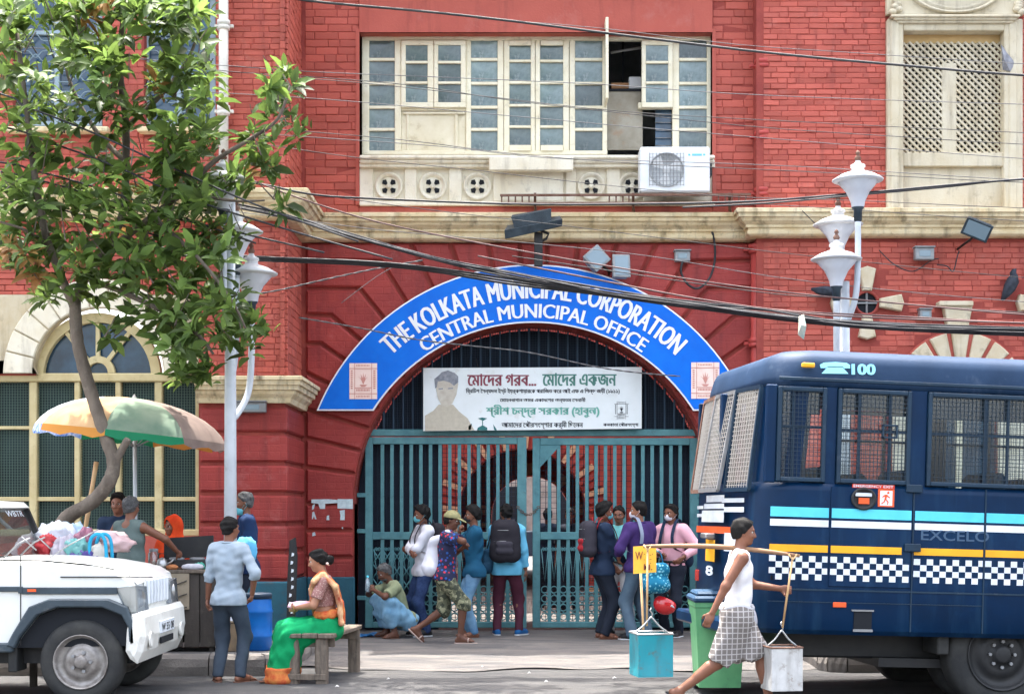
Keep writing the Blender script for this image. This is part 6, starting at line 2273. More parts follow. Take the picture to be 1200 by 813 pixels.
# grille: white bars over dark
m = MB(); m.box(.465, .485, .38, JW_ - .38, .84, 1.10, 0, .01); g_ = m.build('grille', mJW, jeep)
for k in range(7):
    yy = .46 + k * (JW_ - .92) / 6
    m = MB(); m.box(.482, .51, yy - .025, yy + .025, .86, 1.085, 0, .01); m.build('grille_bar', mSWHT, g_)
    if k < 6:
        y2 = yy + (JW_ - .92) / 12
        m = MB(); m.box(.483, .487, y2 - .022, y2 + .022, .87, 1.07); m.build('grille_slot', mDARK, g_)
gHL = glass('headlight_glass', (.9, .92, .92), 1.5, .02, .06, (.8, .8, .8))
for sgn, yb in ((1, 0.0), (-1, JW_)):
    Y = lambda v: yb + sgn * v
    m = MB()
    f = [(.32, Y(.008), 1.03), (.42, Y(.008), .82), (.508, Y(.015), .81), (.522, Y(.36), .82), (.502, Y(.36), 1.03), (.488, Y(.015), 1.05)]
    back = [(x - .05, y + sgn * .05, z) for (x, y, z) in f]
    n = len(f)
    m.add(f + back, [tuple(range(n, 2 * n))] + [(i, (i + 1) % n, n + (i + 1) % n, n + i) for i in range(n)], 0)
    hl = m.build('headlight', mat('headlamp_shell', lin(176, 184, 190), .25, lin(120, 130, 138), 9, metal=.5) if 'headlamp_shell' not in MATS else MATS['headlamp_shell'], jeep)
    m = MB(); m.add([(x + .004, y - sgn * .004, z) for (x, y, z) in f], [(0, 1, 2, 5), (2, 3, 4, 5)], 0); m.build('headlight_lens', gHL, hl, fix=False)
    m = MB(); c = Vector((.46, Y(.17), .93)); m.lathe([(.085, .02), (.07, -.01), (.03, -.03), (.001, -.035)], 18, (0, 0, 0), 0, True, 'x', Matrix.Rotation(radians(-35 * sgn), 4, 'Z')); m.xform(lambda p: (p[0] + c[0], p[1] + c[1], p[2] + c[2])); m.build('reflector', mSTEEL, hl)
# cabin
roofp = [(-.54, 1.735), (-.50, 1.745), (-.56, 1.80), (-1.2, 1.835), (-3.2, 1.83), (-3.42, 1.78), (-3.42, 1.73)]
roofp = [(x - .44, z) for (x, z) in roofp]
jprism(roofp, .06, JW_ - .06, .03, mJW, 'roof')
for yy in (.06, JW_ - .06):
    m = MB()
    for (a, b) in (((-.80, 1.28), (-1.0, 1.74)), ((-1.72, 1.27), (-1.76, 1.75)), ((-2.35, 1.27), (-2.38, 1.75)), ((-3.38, 1.27), (-3.36, 1.75))):
        m.beam((a[0], yy, a[1]), (b[0], yy, b[1]), .05, .07, up=(1, 0, 0))
    m.build('cab_pillar', mBLACK, jeep, kind='stuff')
    m = MB(); m.add([(-.86, yy, 1.28), (-3.36, yy, 1.28), (-3.36, yy, 1.74), (-1.02, yy, 1.74)], [(0, 1, 2, 3)]); m.build('side_glass', gJ, jeep)
m = MB(); m.add([(-.795, .1, 1.30), (-.795, JW_ - .1, 1.30), (-.995, JW_ - .12, 1.74), (-.995, .12, 1.74)], [(0, 1, 2, 3)]); ws = m.build('windscreen', gJ, jeep)
m = MB(); text_fit(m, "WBTR", 0, 0, 0, 0, 0, 0, .01, lambda u, v: (-.955 - .025 * v, .95 + .5 * u, 1.66 + .055 * v)); m.build('lettering', mSWHT, ws, fix=False)
for (y0, y1, dx) in ((.18, .5, .0), (.62, 1.2, .0)):
    m = MB(); m.tube([(-.74, y0, 1.29), (-.60, y0 - .02, 1.42), (-.50, y0, 1.47)], .008, 5); m.tube([(-.56, y0 - .05, 1.48), (-.46, y0 + .05, 1.36)], .007, 5); m.build('wiper', mGREYM, jeep)
m = MB(); m.tube([(-.36, .2, 1.27), (-.18, .25, 1.40), (.08, .3, 1.545)], .006, 5); m.build('aerial', mGREYM, jeep)
for yy in (.25, .95):
    m = MB(); m.box(-1.8, -1.68, yy, yy + .5, 1.0, 1.55, 0, .05); m.box(-1.75, -1.3, yy, yy + .5, .85, 1.0, 0, .04); m.build('seat', mSEAT, jeep)
m = MB(); m.box(-1.1, -.84, .12, JW_ - .12, 1.1, 1.28, 0, .04); m.build('dashboard', mBLACK, jeep)
m = MB(); M_ = Matrix.Rotation(radians(60), 4, 'Y'); ring = [M_ @ Vector((.18 * cos(a), .18 * sin(a), 0)) + Vector((-1.25, 1.15, 1.3)) for a in [2 * pi * k / 20 for k in range(21)]]; m.tube(ring, .014, 6, caps=False); m.build('steering_wheel', mBLACK, jeep)
# ------------------------------------------------------------------ street stall, bench, bins, cans
mWOODD = mat('dark_wood', lin(82, 76, 70), .85, lin(56, 52, 50), 4, 1, .5, 30, stretch=(1, 1, .15), grime=(lin(120, 112, 100), .4, 6))
mWOODG = mat('grey_wood', lin(120, 108, 96), .85, lin(86, 78, 70), 5, 1, .6, 30, stretch=(6, .6, 1), grime=(lin(150, 140, 128), .35, 7))
# stall counter
d = 16.45
ct = thing('stall_counter', 'dark wooden street stall counter with a worn board top', 'stall', (WX(213, d), d, PZ))
x0, x1, zt_ = WX(176, d) - ct.location.x, WX(252, d) - ct.location.x, WZ(667, d) - PZ
m = MB(); m.box(x0 - .02, x1 + .03, -.03, .62, zt_ - .04, zt_, 0, .008); m.build('counter_top', mWOODG, ct)
n = 3
for i in range(n):
    a = x0 + (x1 - x0) * (.52 if i == 1 else (0 if i == 0 else .76)); b = x0 + (x1 - x0) * (.76 if i == 1 else (.5 if i == 0 else 1))
    m = MB(); m.box(a + .004, b - .004, 0.004 * i, .03, .05, zt_ - .04, 0, .005); m.build('front_board', mWOODD, ct)
for xx in (x0, x1 - .03):
    m = MB(); m.box(xx, xx + .03, .034, .58, .05, zt_ - .04); m.build('side_board', mWOODD, ct)
m = MB(); m.box(x0, x1, .58, .61, .05, zt_ - .04); m.build('back_board', mWOODD, ct)
m = MB(); m.box(x0 + .02, x0 + .42, -.02, -.0, .45, .85, 0, .004); m.build('pale_patch', mat('worn_board', lin(170, 156, 134), .85, lin(140, 128, 110), 4, 1, .3, 30, grime=(lin(90, 80, 70), .6, 6)), ct)
m = MB()
for i in range(5):
    m.tube([(x0 + .06 + .03 * i, -.03, .12 + .14 * i), (x0 + .4, -.035, .2 + .14 * i)], .006, 5)
for (xx, yy) in ((x0 + .03, .04), (x1 - .07, .04), (x0 + .03, .54), (x1 - .07, .54)):
    m.box(xx, xx + .05, yy, yy + .05, 0, .05)
m.build('foot', mWOODD, ct, kind='stuff')
topz = WZ(667, d)


def at(px, dd, z=0):
    return (WX(px, dd), dd, z)


# things on the counter
t = thing('stove', 'black stove with an upright wind shield on the stall counter', 'stove', (WX(218, d + .2), d + .2, topz))
m = MB(); m.box(-.27, .25, -.12, .18, .02, .10, 0, .012); m.build('stove_body', mBLACK, t)
m = MB(); q = [(-.28, .09), (.27, .13), (.26, .36), (-.28, .33)]; m.prism(q, .18, .2, back=True); m.build('wind_shield', mBLACK, t)
m = MB(); m.lathe([(.08, .1), (.085, .12), (.06, .125), (.055, .11)], 14, (-.1, 0, 0)); m.lathe([(.08, .1), (.085, .12), (.06, .125), (.055, .11)], 14, (.12, 0, 0)); m.build('burner', mGREYM, t, kind='stuff')
t = thing('glass_jar', 'clear glass jar with a lid at the left end of the counter', 'jar', (WX(180, d + .1), d + .1, topz))
m = MB(); m.lathe([(.001, 0), (.055, 0), (.06, .02), (.06, .17), (.045, .19), (.045, .2)], 16); m.build('jar_glass', glass('jar_glass', (.85, .88, .86), 1.2, .03, .18, (.5, .5, .48)), t)
m = MB(); m.lathe([(.05, .19), (.05, .22), (.001, .225)], 14); m.build('lid', mGREYM, t)
t = thing('steel_kettle', 'small steel kettle beside the glass jar', 'kettle', (WX(190, d + .05), d + .05, topz))
m = MB(); m.lathe([(.001, 0), (.055, 0), (.065, .04), (.05, .1), (.03, .12), (.001, .13)], 16); m.tube([(.05, 0, .05), (.1, 0, .08), (.12, 0, .11)], [.015, .012, .008], 6); m.build('kettle_body', mSTEEL, t)
m = MB(); m.tube([(-.04, 0, .11), (-.03, 0, .17), (.03, 0, .17), (.04, 0, .11)], .006, 5); m.build('handle', mBLACK, t)
mCLT = mat('crumpled_teal', lin(84, 168, 146), .8, lin(70, 150, 130), 10); mCLW = mat('crumpled_white', lin(206, 204, 208), .8, lin(176, 174, 182), 10)


def lump(name, label, cat, c, r, m_, seed, group=None, amp=.22, n=14, kind=None, mi2=None, parent=None):
    """a crumpled soft thing: noisy ellipsoid with creases"""
    R = random.Random(seed); ks = [(Vector((R.gauss(0, 1), R.gauss(0, 1), R.gauss(0, 1))) * R.uniform(2, 6), R.uniform(0, 6)) for _ in range(7)]
    mb = MB(); mb.sphere((0, 0, 0), 1.0, n * 2, n)
    def fn(p):
        v = Vector(p); s = 1 + amp * sum(abs(sin(k.dot(v) + ph)) - .5 for k, ph in ks) / 2.6
        z = v.z * s
        return (v.x * s * r[0], v.y * s * r[1], max(z, -.72) * r[2])
    mb.xform(fn)
    o = mb.build(name, m_, parent, loc=(c[0], c[1], c[2] + .72 * r[2]))
    if label:
        tag(o, label, cat, group)
    return o


lump('cloth', 'crumpled teal cloth on the stall counter', 'cloth', at(235, d + .12, topz), (.07, .06, .05), mCLT, 3)
lump('cloth', 'crumpled pale paper wrap in front of the stove', 'paper', at(226, d + .02, topz), (.11, .05, .035), mCLW, 4)
lump('bread_roll', 'small brown snack heap by the kettle', 'food', at(202, d + .02, topz), (.06, .05, .03), mat('brown_food', lin(170, 110, 70), .8), 5)
# green, yellow and white parasol
d = 16.95
um = thing('street_umbrella', 'faded beach umbrella of yellow, green and white panels above the stall', 'umbrella', (WX(160, d), d, PZ))
mUM = [mat('umb_grey', lin(214, 206, 196), .8, lin(196, 188, 180), 6, trans=.25), mat('umb_yellow', lin(184, 154, 116), .85, lin(166, 132, 92), 5, trans=.12), mat('umb_green', lin(118, 134, 116), .85, lin(96, 120, 102), 4, trans=.12),
       mat('umb_greenhem', lin(30, 116, 80), .85, trans=.15), mat('umb_yellowhem', lin(178, 122, 54), .85, trans=.15), mat('umb_blue', lin(52, 100, 190), .8, lin(200, 206, 220), 16, trans=.2), mat('umb_brown', lin(128, 112, 104), .85, lin(110, 96, 90), 5, trans=.1), mat('umb_white', lin(222, 224, 232), .8, lin(200, 204, 216), 6, trans=.25)]
apex = Vector((WX(156, d) - um.location.x, .05, WZ(466, d) - PZ))
RU = 1.06
tilt = Matrix.Rotation(radians(6), 3, 'Y')


def upt(a, s):
    r = RU * sin(s * 1.32) / sin(1.32)
    z = -.40 * (1 - cos(s * 1.32)) / (1 - cos(1.32))
    sc_ = 1 - .05 * abs(sin(4 * a)) * s
    return apex + tilt @ Vector((r * sc_ * cos(a), r * sc_ * sin(a), z))


def upan(a0, a1, mt, hem):
    m = MB(); na, ns = 6, 8
    vs = [tuple(upt(a0 + (a1 - a0) * i / na, j / ns)) for j in range(ns + 1) for i in range(na + 1)]
    fs = [(j * (na + 1) + i, j * (na + 1) + i + 1, (j + 1) * (na + 1) + i + 1, (j + 1) * (na + 1) + i) for j in range(ns) for i in range(na)]
    m.add(vs, fs, 0, True)
    hv = []
    for i in range(na + 1):
        p = upt(a0 + (a1 - a0) * i / na, 1.0)
        hv.append(tuple(p)); w_ = .085 + .02 * sin(i * 2.1 + a0)
        c = apex + tilt @ Vector((0, 0, 0))
        q = p + Vector(((p.x - c.x) * .02, (p.y - c.y) * .02, -w_)); hv.append(tuple(q))
    m.add(hv, [(2 * i, 2 * i + 1, 2 * i + 3, 2 * i + 2) for i in range(na)], 1, True)
    m.build('canopy_panel', [mt, hem], um, fix=False)


seq = [(0, mUM[6], mUM[6]), (1, mUM[1], mUM[4]), (2, mUM[2], mUM[3]), (3, mUM[7], mUM[5]), (4, mUM[7], mUM[5]), (5, mUM[1], mUM[4]), (6, mUM[2], mUM[3]), (7, mUM[6], mUM[6])]
for k, mt, hem in seq:
    upan(2 * pi * k / 8, 2 * pi * (k + 1) / 8, mt, hem)
m = MB(); m.tube([(0, 0, 0), apex], .022, 8); m.build('pole', mPOLE, um)
m = MB()
for k in range(8):
    a = 2 * pi * k / 8
    m.tube([upt(a, s / 6) - Vector((0, 0, .012)) for s in range(7)], .007, 4)
    m.tube([apex + Vector((0, 0, -.55)), upt(a, .55) - Vector((0, 0, .012))], .006, 4)
m.build('ribs', mGREYM, um, kind='stuff')
m = MB(); m.lathe([(.03, 0), (.012, .03), (.001, .05)], 8, tuple(apex)); m.build('finial', mGREYM, um)
# bamboo prop
def pole(name, label, cat, a, b, r, m_, group=None):
    m = MB(); a = Vector(a); b = Vector(b); n = 12
    m.tube([(a.lerp(b, i / n)) - a for i in range(n + 1)], [r * (1.0 if i % 3 else 1.12) for i in range(n + 1)], 8)
    return tag(m.build(name, m_, loc=tuple(a)), label, cat, group)


mBAMB = mat('bamboo', lin(206, 172, 128), .6, lin(176, 140, 98), 6, 1, .1, 40)
pole('bamboo_pole', 'leaning bamboo pole propped behind the heap of bags', 'pole', (WX(76, 16.4), 16.4, PZ), W(113, 541, 16.6), .024, mBAMB)
# heap of bags on a low handcart behind the jeep
d = 15.3
crt = thing('handcart', 'low wooden handcart hidden behind the jeep bonnet', 'cart', (WX(95, d), d, 0))
for i in range(5):
    m = MB(); m.box(-.42 + .17 * i, -.42 + .17 * i + .165, -.35, .35, .92, .96, 0, .005); m.build('plank', mWOODG, crt)
for (xx, yy) in ((-.38, -.3), (.38, -.3), (-.38, .3), (.38, .3)):
    m = MB(); m.box(xx - .03, xx + .03, yy - .03, yy + .03, 0, .92); m.build('leg', mWOODD, crt)
bags = [('white plastic sack on top of the heap of bags', 'sack', 66, 640, .17, .14, .15, lin(190, 196, 206), 1, 15.3), ('red bundle wedged among the pale bags', 'bag', 56, 648, .085, .1, .10, lin(170, 50, 56), 2, 15.05), ('crumpled pale grey bag at the front of the heap', 'bag', 78, 658, .12, .1, .15, lin(156, 152, 164), 3, 15.02),
        ('teal plastic bag in the heap behind the jeep', 'bag', 90, 655, .1, .1, .11, lin(94, 150, 148), 4, 15.0), ('purple bag low in the heap behind the jeep', 'bag', 98, 666, .13, .1, .09, lin(66, 54, 120), 5, 14.95), ('off white bag hanging by the blue tubes', 'bag', 115, 664, .08, .09, .12, lin(188, 184, 176), 6, 15.0),
        ('pink flowered bundle at the right of the heap', 'bundle', 124, 644, .2, .16, .1, lin(206, 176, 176), 7, 15.4), ('blue white sheet folded over the heap', 'sheet', 84, 634, .16, .13, .1, lin(160, 184, 206), 8, 15.5), ('maroon cloth knotted into the heap', 'cloth', 100, 640, .09, .08, .09, lin(140, 92, 110), 9, 15.12)]
for (lab, cat, px, py, rx_, ry_, rz_, c, sd, dd) in bags:
    rx_, ry_, rz_ = rx_ * 1.08, ry_ * 1.1, rz_ * 1.1
    z = WZ(py - 9, dd) - rz_ * .9
    lump('bag' if cat != 'sack' else 'sack', lab, cat, (WX(px, dd), dd, z), (rx_, ry_, rz_), mat('bagcol_%s' % 'abcdefghijk'[sd], c, .45, tuple(v * .75 for v in c), 9, 1, .2, 14), sd, 'bags heaped behind the jeep', amp=.5, n=18)
mBT = mat('blue_tube', lin(28, 140, 176), .4)
t = thing('tube_frame', 'bright blue bent tube handles standing by the bags', 'frame', (WX(116, 14.9), 14.9, .96))
for (a, b, yy) in ((105, 124, 0), (109, 127, .12)):
    m = MB(); P = catmull([Vector((WX(a, 14.9), 0, WZ(668, 14.9))), Vector((WX(a, 14.9), 0, WZ(640, 14.9))), Vector((WX(a + 3, 14.9), 0, WZ(629, 14.9))), Vector((WX((a + b) / 2, 14.9), 0, WZ(625.5, 14.9))), Vector((WX(b - 3, 14.9), 0, WZ(629, 14.9))), Vector((WX(b, 14.9), 0, WZ(640, 14.9))), Vector((WX(b + 1, 14.9), 0, WZ(668, 14.9)))], 4)
    m.tube([p + Vector((-t.location.x, yy, -.96)) for p in P], .018, 8); m.build('tube', mBT, t)
# blue drum, carton
d = 16.6
t = thing('blue_drum', 'blue plastic drum with a dark lid by the corner pier', 'drum', (WX(302, d), d, PZ))
m = MB(); h = .58; m.lathe([(.001, 0), (.135, 0), (.15, .02), (.155, .14), (.162, .15), (.162, .17), (.155, .18), (.158, .40), (.165, .41), (.165, .43), (.155, .45), (.148, h - .04), (.13, h)], 24); m.build('drum_body', mat('drum_blue', lin(18, 106, 186), .4, lin(14, 88, 164), 4, 1, .03, 30, grime=(lin(60, 110, 150), .4, 7)), t)
m = MB(); m.lathe([(.14, h - .02), (.155, h - .015), (.155, h + .03), (.14, h + .04), (.001, h + .035)], 24); m.build('drum_lid', mat('drum_lid', lin(30, 48, 66), .5), t)
t = thing('carton', 'worn tan tin box between the stall and the blue drum', 'box', (WX(276, 16.55), 16.55, PZ))
m = MB(); m.box(-.15, .13, -.14, .14, 0, .3, 0, .012); m.build('box_body', mat('tan_tin', lin(140, 120, 96), .7, lin(112, 98, 80), 6, 1, .2, 30, grime=(lin(80, 70, 60), .5, 8)), t)
m = MB(); m.box(-.155, .135, -.145, .145, .3, .325, 0, .008); m.build('box_lid', mat('tan_lid', lin(118, 104, 86), .7), t)
# narrow black board leaning on the pier
d = 19.1
t = thing('black_board', 'narrow black board with white marks leaning on the red pier', 'board', (WX(340, 18.9), 18.9, PZ), rot=(radians(-6), 0, radians(-8)))
hgt = WZ(629, 18.9) - PZ
m = MB(); m.prism([(-.05, .02), (.055, 0), (.06, hgt * .8), (.03, hgt), (-.045, hgt * .97), (-.06, hgt * .5)], 0, .03, ch=.006, back=True); m.build('board_panel', mBLACK, t)
m = MB(); r = random.Random(2)
for i in range(9):
    z = hgt * (.12 + .085 * i); a = r.uniform(-.03, .0); m.add([(a, -.004, z), (a + .03, -.004, z + .01), (a + .035, -.004, z + .04), (a + .005, -.004, z + .05)], [(0, 1, 2, 3)])
m.build('chalk_mark', mSWHT, t, kind='stuff', fix=False)
# wooden bench
d = 15.2
t = thing('wooden_bench', 'weathered grey wooden bench with thick square legs', 'bench', (WX(362, d), d, 0), rz=radians(-7))
hz = .50
for i in range(3):
    m = MB(); a = -.24 + .165 * i; m.box(a + .004, a + .161, -.02, 1.28, hz - .045, hz + .003 * (i % 2), 0, .008); m.build('plank', mWOODG, t)
for (xx, yy) in ((-.23, .02), (.06, .02), (-.23, 1.13), (.13, 1.13)):
    m = MB(); m.box(xx, xx + .115, yy, yy + .09, -.01, hz - .045, 0, .01); m.build('leg', mWOODG, t)
for yy in (.115, 1.11):
    m = MB(); m.box(-.22, .235, yy, yy + .012, hz - .14, hz - .05, 0, .003); m.build('apron', mWOODG, t)
m = MB(); m.box(-.22, .17, .005, .035, .04, .10, 0, .005); m.build('stretcher', mWOODG, t)
# blue plastic sheet by the gate
m = MB(); r = random.Random(4); n = 8
vs = []
for j in range(n + 1):
    for i in range(n + 1):
        vs.append((-.16 + .32 * i / n + r.uniform(-.015, .015), -.2 + .4 * j / n + r.uniform(-.02, .02), abs(r.gauss(0, .018)) + .004))
m.add(vs, [(j * (n + 1) + i, j * (n + 1) + i + 1, (j + 1) * (n + 1) + i + 1, (j + 1) * (n + 1) + i) for j in range(n) for i in range(n)])
o = m.build('plastic_sheet', mat('sheet_blue', lin(40, 96, 150), .5, lin(60, 120, 170), 14), loc=(WX(432, 20.3), 20.3, gz(-1.9, 20.3))); tag(o, 'crumpled blue plastic sheet on the ground by the gate', 'sheet')
# green wheeled bin
d = 14.6
t = thing('wheelie_bin', 'pale green wheelie bin with a dark blue lid behind the bus', 'bin', (WX(840, d), d, 0))
mBIN = mat('bin_green', lin(112, 176, 124), .5, lin(92, 158, 108), 3, 1, .05, 30, grime=(lin(92, 130, 100), .6, 6), streak=(lin(80, 120, 92), .6)); mLID = mat('bin_lid', lin(46, 76, 104), .5, lin(38, 66, 92), 4)
k = d / F
bt = [(-30 * k, -.28), (30 * k, -.28), (30 * k, .28), (-30 * k, .28)]
rings = [([(p[0] * .80, p[1] * .8) for p in bt], .06), ([(p[0] * .96, p[1] * .96) for p in bt], .80), (bt, .82), (bt, .86)]
m = MB(); vs = [(p[0], p[1], z) for (P, z) in rings for p in P]
m.add(vs, [(i * 4 + a, i * 4 + (a + 1) % 4, (i + 1) * 4 + (a + 1) % 4, (i + 1) * 4 + a) for i in range(3) for a in range(4)] + [(3, 2, 1, 0)])
m.build('bin_body', mBIN, t)
m = MB(); m.box(-32 * k, 34 * k, -.31, .3, .86, .92, 0, .02); m.box(-28 * k, 30 * k, -.26, .26, .915, .96, 0, .025); m.build('bin_lid', mLID, t)
for sx in (-1, 1):
    m = MB(); m.lathe([(.001, -.03), (.07, -.03), (.09, -.02), (.09, .02), (.07, .03), (.001, .03)], 16, (sx * .16, .27, .09), 0, True, 'x'); m.build('wheel', mRUBBER, t)
m = MB(); m.tube([(-.16, .31, .84), (-.16, .37, .86), (.16, .37, .86), (.16, .31, .84)], .014, 6); m.build('handle', mLID, t)
m = MB(); text_fit(m, "USE ME", WX(858, d) - t.location.x, WX(878, d) - t.location.x, WZ(760, d), WZ(750, d), -.285, 0, .012); m.build('lettering', mSWHT, t, fix=False)
# teal frame legs, black crate seen under the bus
d = 17.0
t = thing('teal_stand', 'teal metal stand whose legs show under the bus', 'stand', (WX(1020, d), d, PZ))
for xx in (-.11, .11):
    for yy in (0, .35):
        m = MB(); m.box(xx - .016, xx + .016, yy - .016, yy + .016, .03, .8); m.build('leg', mat('stand_teal', lin(48, 140, 150), .5) if 'stand_teal' not in MATS else MATS['stand_teal'], t)
m = MB(); m.box(-.2, .2, -.06, .42, .8, .84, 0, .008); m.build('stand_top', MATS['stand_teal'], t)
m = MB(); m.box(-.17, .17, -.04, .04, 0, .035, 0, .006); m.build('foot_bar', MATS['stand_teal'], t)
t = thing('black_crate', 'black slatted crate on the pavement under the bus', 'crate', (WX(1085, 17.0), 17.0, PZ))
for i in range(4):
    m = MB(); m.box(-.24, .24, -.2, .2, .02 + .09 * i, .085 + .09 * i, 0, .006); m.build('slat', mBLACK, t)
for (xx, yy) in ((-.235, -.195), (.235, -.195), (-.235, .195), (.235, .195)):
    m = MB(); m.box(xx - .015, xx + .015, yy - .015, yy + .015, 0, .38); m.build('corner_post', mGREYM, t)

# ------------------------------------------------------------------ carrying pole, cans, placard
DC = 12.95
mPOLEW = mat('pole_wood', lin(150, 116, 88), .65, lin(120, 90, 66), 8, 1, .2, 40, stretch=(.3, 3, 3))
yk = thing('carrying_pole', 'bamboo carrying pole with rope slings across the walker\'s shoulder', 'pole', W(845, 641, DC))
A = Vector(W(754, 640, DC + .05)); B = Vector(W(937, 651, DC - .05)); O = Vector(W(845, 641, DC))
P = [A.lerp(B, i / 16) + Vector((0, 0, .035 * sin(pi * i / 16))) - O for i in range(17)]
m = MB(); m.tube(P, [.014 + .008 * sin(pi * i / 16) for i in range(17)], 10); m.build('bamboo', mPOLEW, yk)
for (e, px, y0, y1) in ((A, 759, 641, 733), (B, 929, 652, 735)):
    m = MB(); m.tube([Vector(W(px, y0, e.y)) - O, Vector(W(px - 1 if px < 800 else px - 12, y1, e.y)) - O], .009, 6)
    m.tube([Vector(W(px - 5, y0 - 3, e.y - .01)) - O, Vector(W(px, y0 + 4, e.y - .02)) - O, Vector(W(px + 5, y0 - 3, e.y - .01)) - O], .008, 5)
    m.build('sling_rod', mBAMB, yk)


def tin(label, px, ytop, d, w, h, m_, rim, lab2):
    z0 = WZ(ytop, d) - h
    t = thing('tin_can', label, 'can', (WX(px, d), d, z0), rz=radians(10), group='tin cans slung from the carrying pole')
    m = MB(); a = w / 2
    n = 5
    for s_ in range(4):
        Rm = Matrix.Rotation(s_ * pi / 2, 3, 'Z')
        vs = []
        for j in range(n + 1):
            for i in range(n + 1):
                u, v = i / n, j / n
                dent = .022 * sin(pi * u) * sin(pi * v) * (1 + .5 * sin(7 * u + s_) * sin(5 * v + s_))
                p = Rm @ Vector((-a + 2 * a * u, -a + dent, v * h)); vs.append(tuple(p))
        m.add(vs, [(j * (n + 1) + i, j * (n + 1) + i + 1, (j + 1) * (n + 1) + i + 1, (j + 1) * (n + 1) + i) for j in range(n) for i in range(n)], 0, True)
    m.add([(-a, -a, .01), (a, -a, .01), (a, a, .01), (-a, a, .01)], [(3, 2, 1, 0)])
    m.build('can_body', m_, t, fix=False)
    m = MB()
    c = [(-a, -a, h), (a, -a, h), (a, a, h), (-a, a, h)]
    for i in range(4):
        m.tube([c[i], c[(i + 1) % 4]], .009, 6)
    m.build('can_rim', rim, t)
    m = MB(); m.add([(-a + .01, -a + .01, h - .05), (a - .01, -a + .01, h - .05), (a - .01, a - .01, h - .05), (-a + .01, a - .01, h - .05)], [(0, 1, 2, 3)]); m.build('water', mat('can_water', lin(50, 60, 64), .08, spec=.6) if 'can_water' not in MATS else MATS['can_water'], t)
    m = MB(); m.tube(catmull([(-a, 0, h), (-a * .45, 0, h + .06), (-.01, 0, h + .125), (.01, 0, h + .125), (a * .45, 0, h + .06), (a, 0, h)], 3), .008, 6); m.tube([(0, 0, h + .12), (.012, 0, h + .16), (-.01, 0, h + .19), (0, 0, h + .205)], .007, 5); m.build('wire_handle', mSTEEL, t)
    return t


tin('square teal tin can hanging at the rear of the carrying pole', 763, 741, DC + .05, .30, .36, mat('tin_teal', lin(34, 140, 152), .35, lin(50, 130, 142), 4, 1, .12, 20, streak=(lin(74, 86, 88), .8), grime=(lin(96, 90, 80), .95, 10)), mSTEEL, '')
tin('dented grey white tin can hanging at the front of the pole', 916, 757, DC - .05, .27, .36, mat('tin_white', lin(200, 200, 198), .4, lin(170, 170, 168), 4, 1, .15, 20, streak=(lin(104, 96, 86), .8), grime=(lin(112, 92, 74), .9, 10)), mRUSTY, '')
d = 13.6
t = thing('placard', 'yellow hand lettered placard on a thin stick by the teal can', 'placard', (WX(756, d), d, .68))
m = MB(); m.tube([(0, .01, -.3), (-.04, .01, WZ(668, d) - .68)], .011, 6); m.build('stick', mBAMB, t)
m = MB(); n = 6; zz0, zz1 = WZ(672, d) - .68, WZ(640, d) - .68; xx0, xx1 = WX(742, d) - t.location.x, WX(769, d) - t.location.x
vs = []
for j in range(n + 1):
    for i in range(n + 1):
        u, v = i / n, j / n
        vs.append((xx0 + (xx1 - xx0) * u, -.01 - .02 * sin(pi * u) + .01 * v, zz0 + (zz1 - zz0) * v + .015 * u))
m.add(vs, [(j * (n + 1) + i, j * (n + 1) + i + 1, (j + 1) * (n + 1) + i + 1, (j + 1) * (n + 1) + i) for j in range(n) for i in range(n)], 0, True)
m.build('placard_sheet', mat('placard_yellow', lin(240, 186, 70), .7, lin(226, 168, 54), 6), t, fix=False)
for k, (s, a, b, v0, v1) in enumerate((("W", 744, 753, .52, .82), ("M.", 754, 764, .14, .34))):
    m = MB(); text_fit(m, s, WX(a, d) - t.location.x, WX(b, d) - t.location.x, zz0 + (zz1 - zz0) * v0, zz0 + (zz1 - zz0) * v1, -.036, 0, .012)
    m.build('lettering', mat('placard_ink', lin(120, 60, 50), .7) if 'placard_ink' not in MATS else MATS['placard_ink'], t, fix=False)

m = MB(); r = random.Random(3)
for (v0, n_) in ((.70, 4), (.52, 3), (.36, 3)):
    for i in range(n_):
        xa = WX(754 + 3.3 * i, d) - t.location.x; za = zz0 + (zz1 - zz0) * v0
        m.beam((xa, -.036, za), (xa + r.uniform(.006, .02), -.036, za + r.uniform(-.004, .016)), .004, .004)
m.build('faded_writing', MATS['placard_ink'], t, kind='stuff')
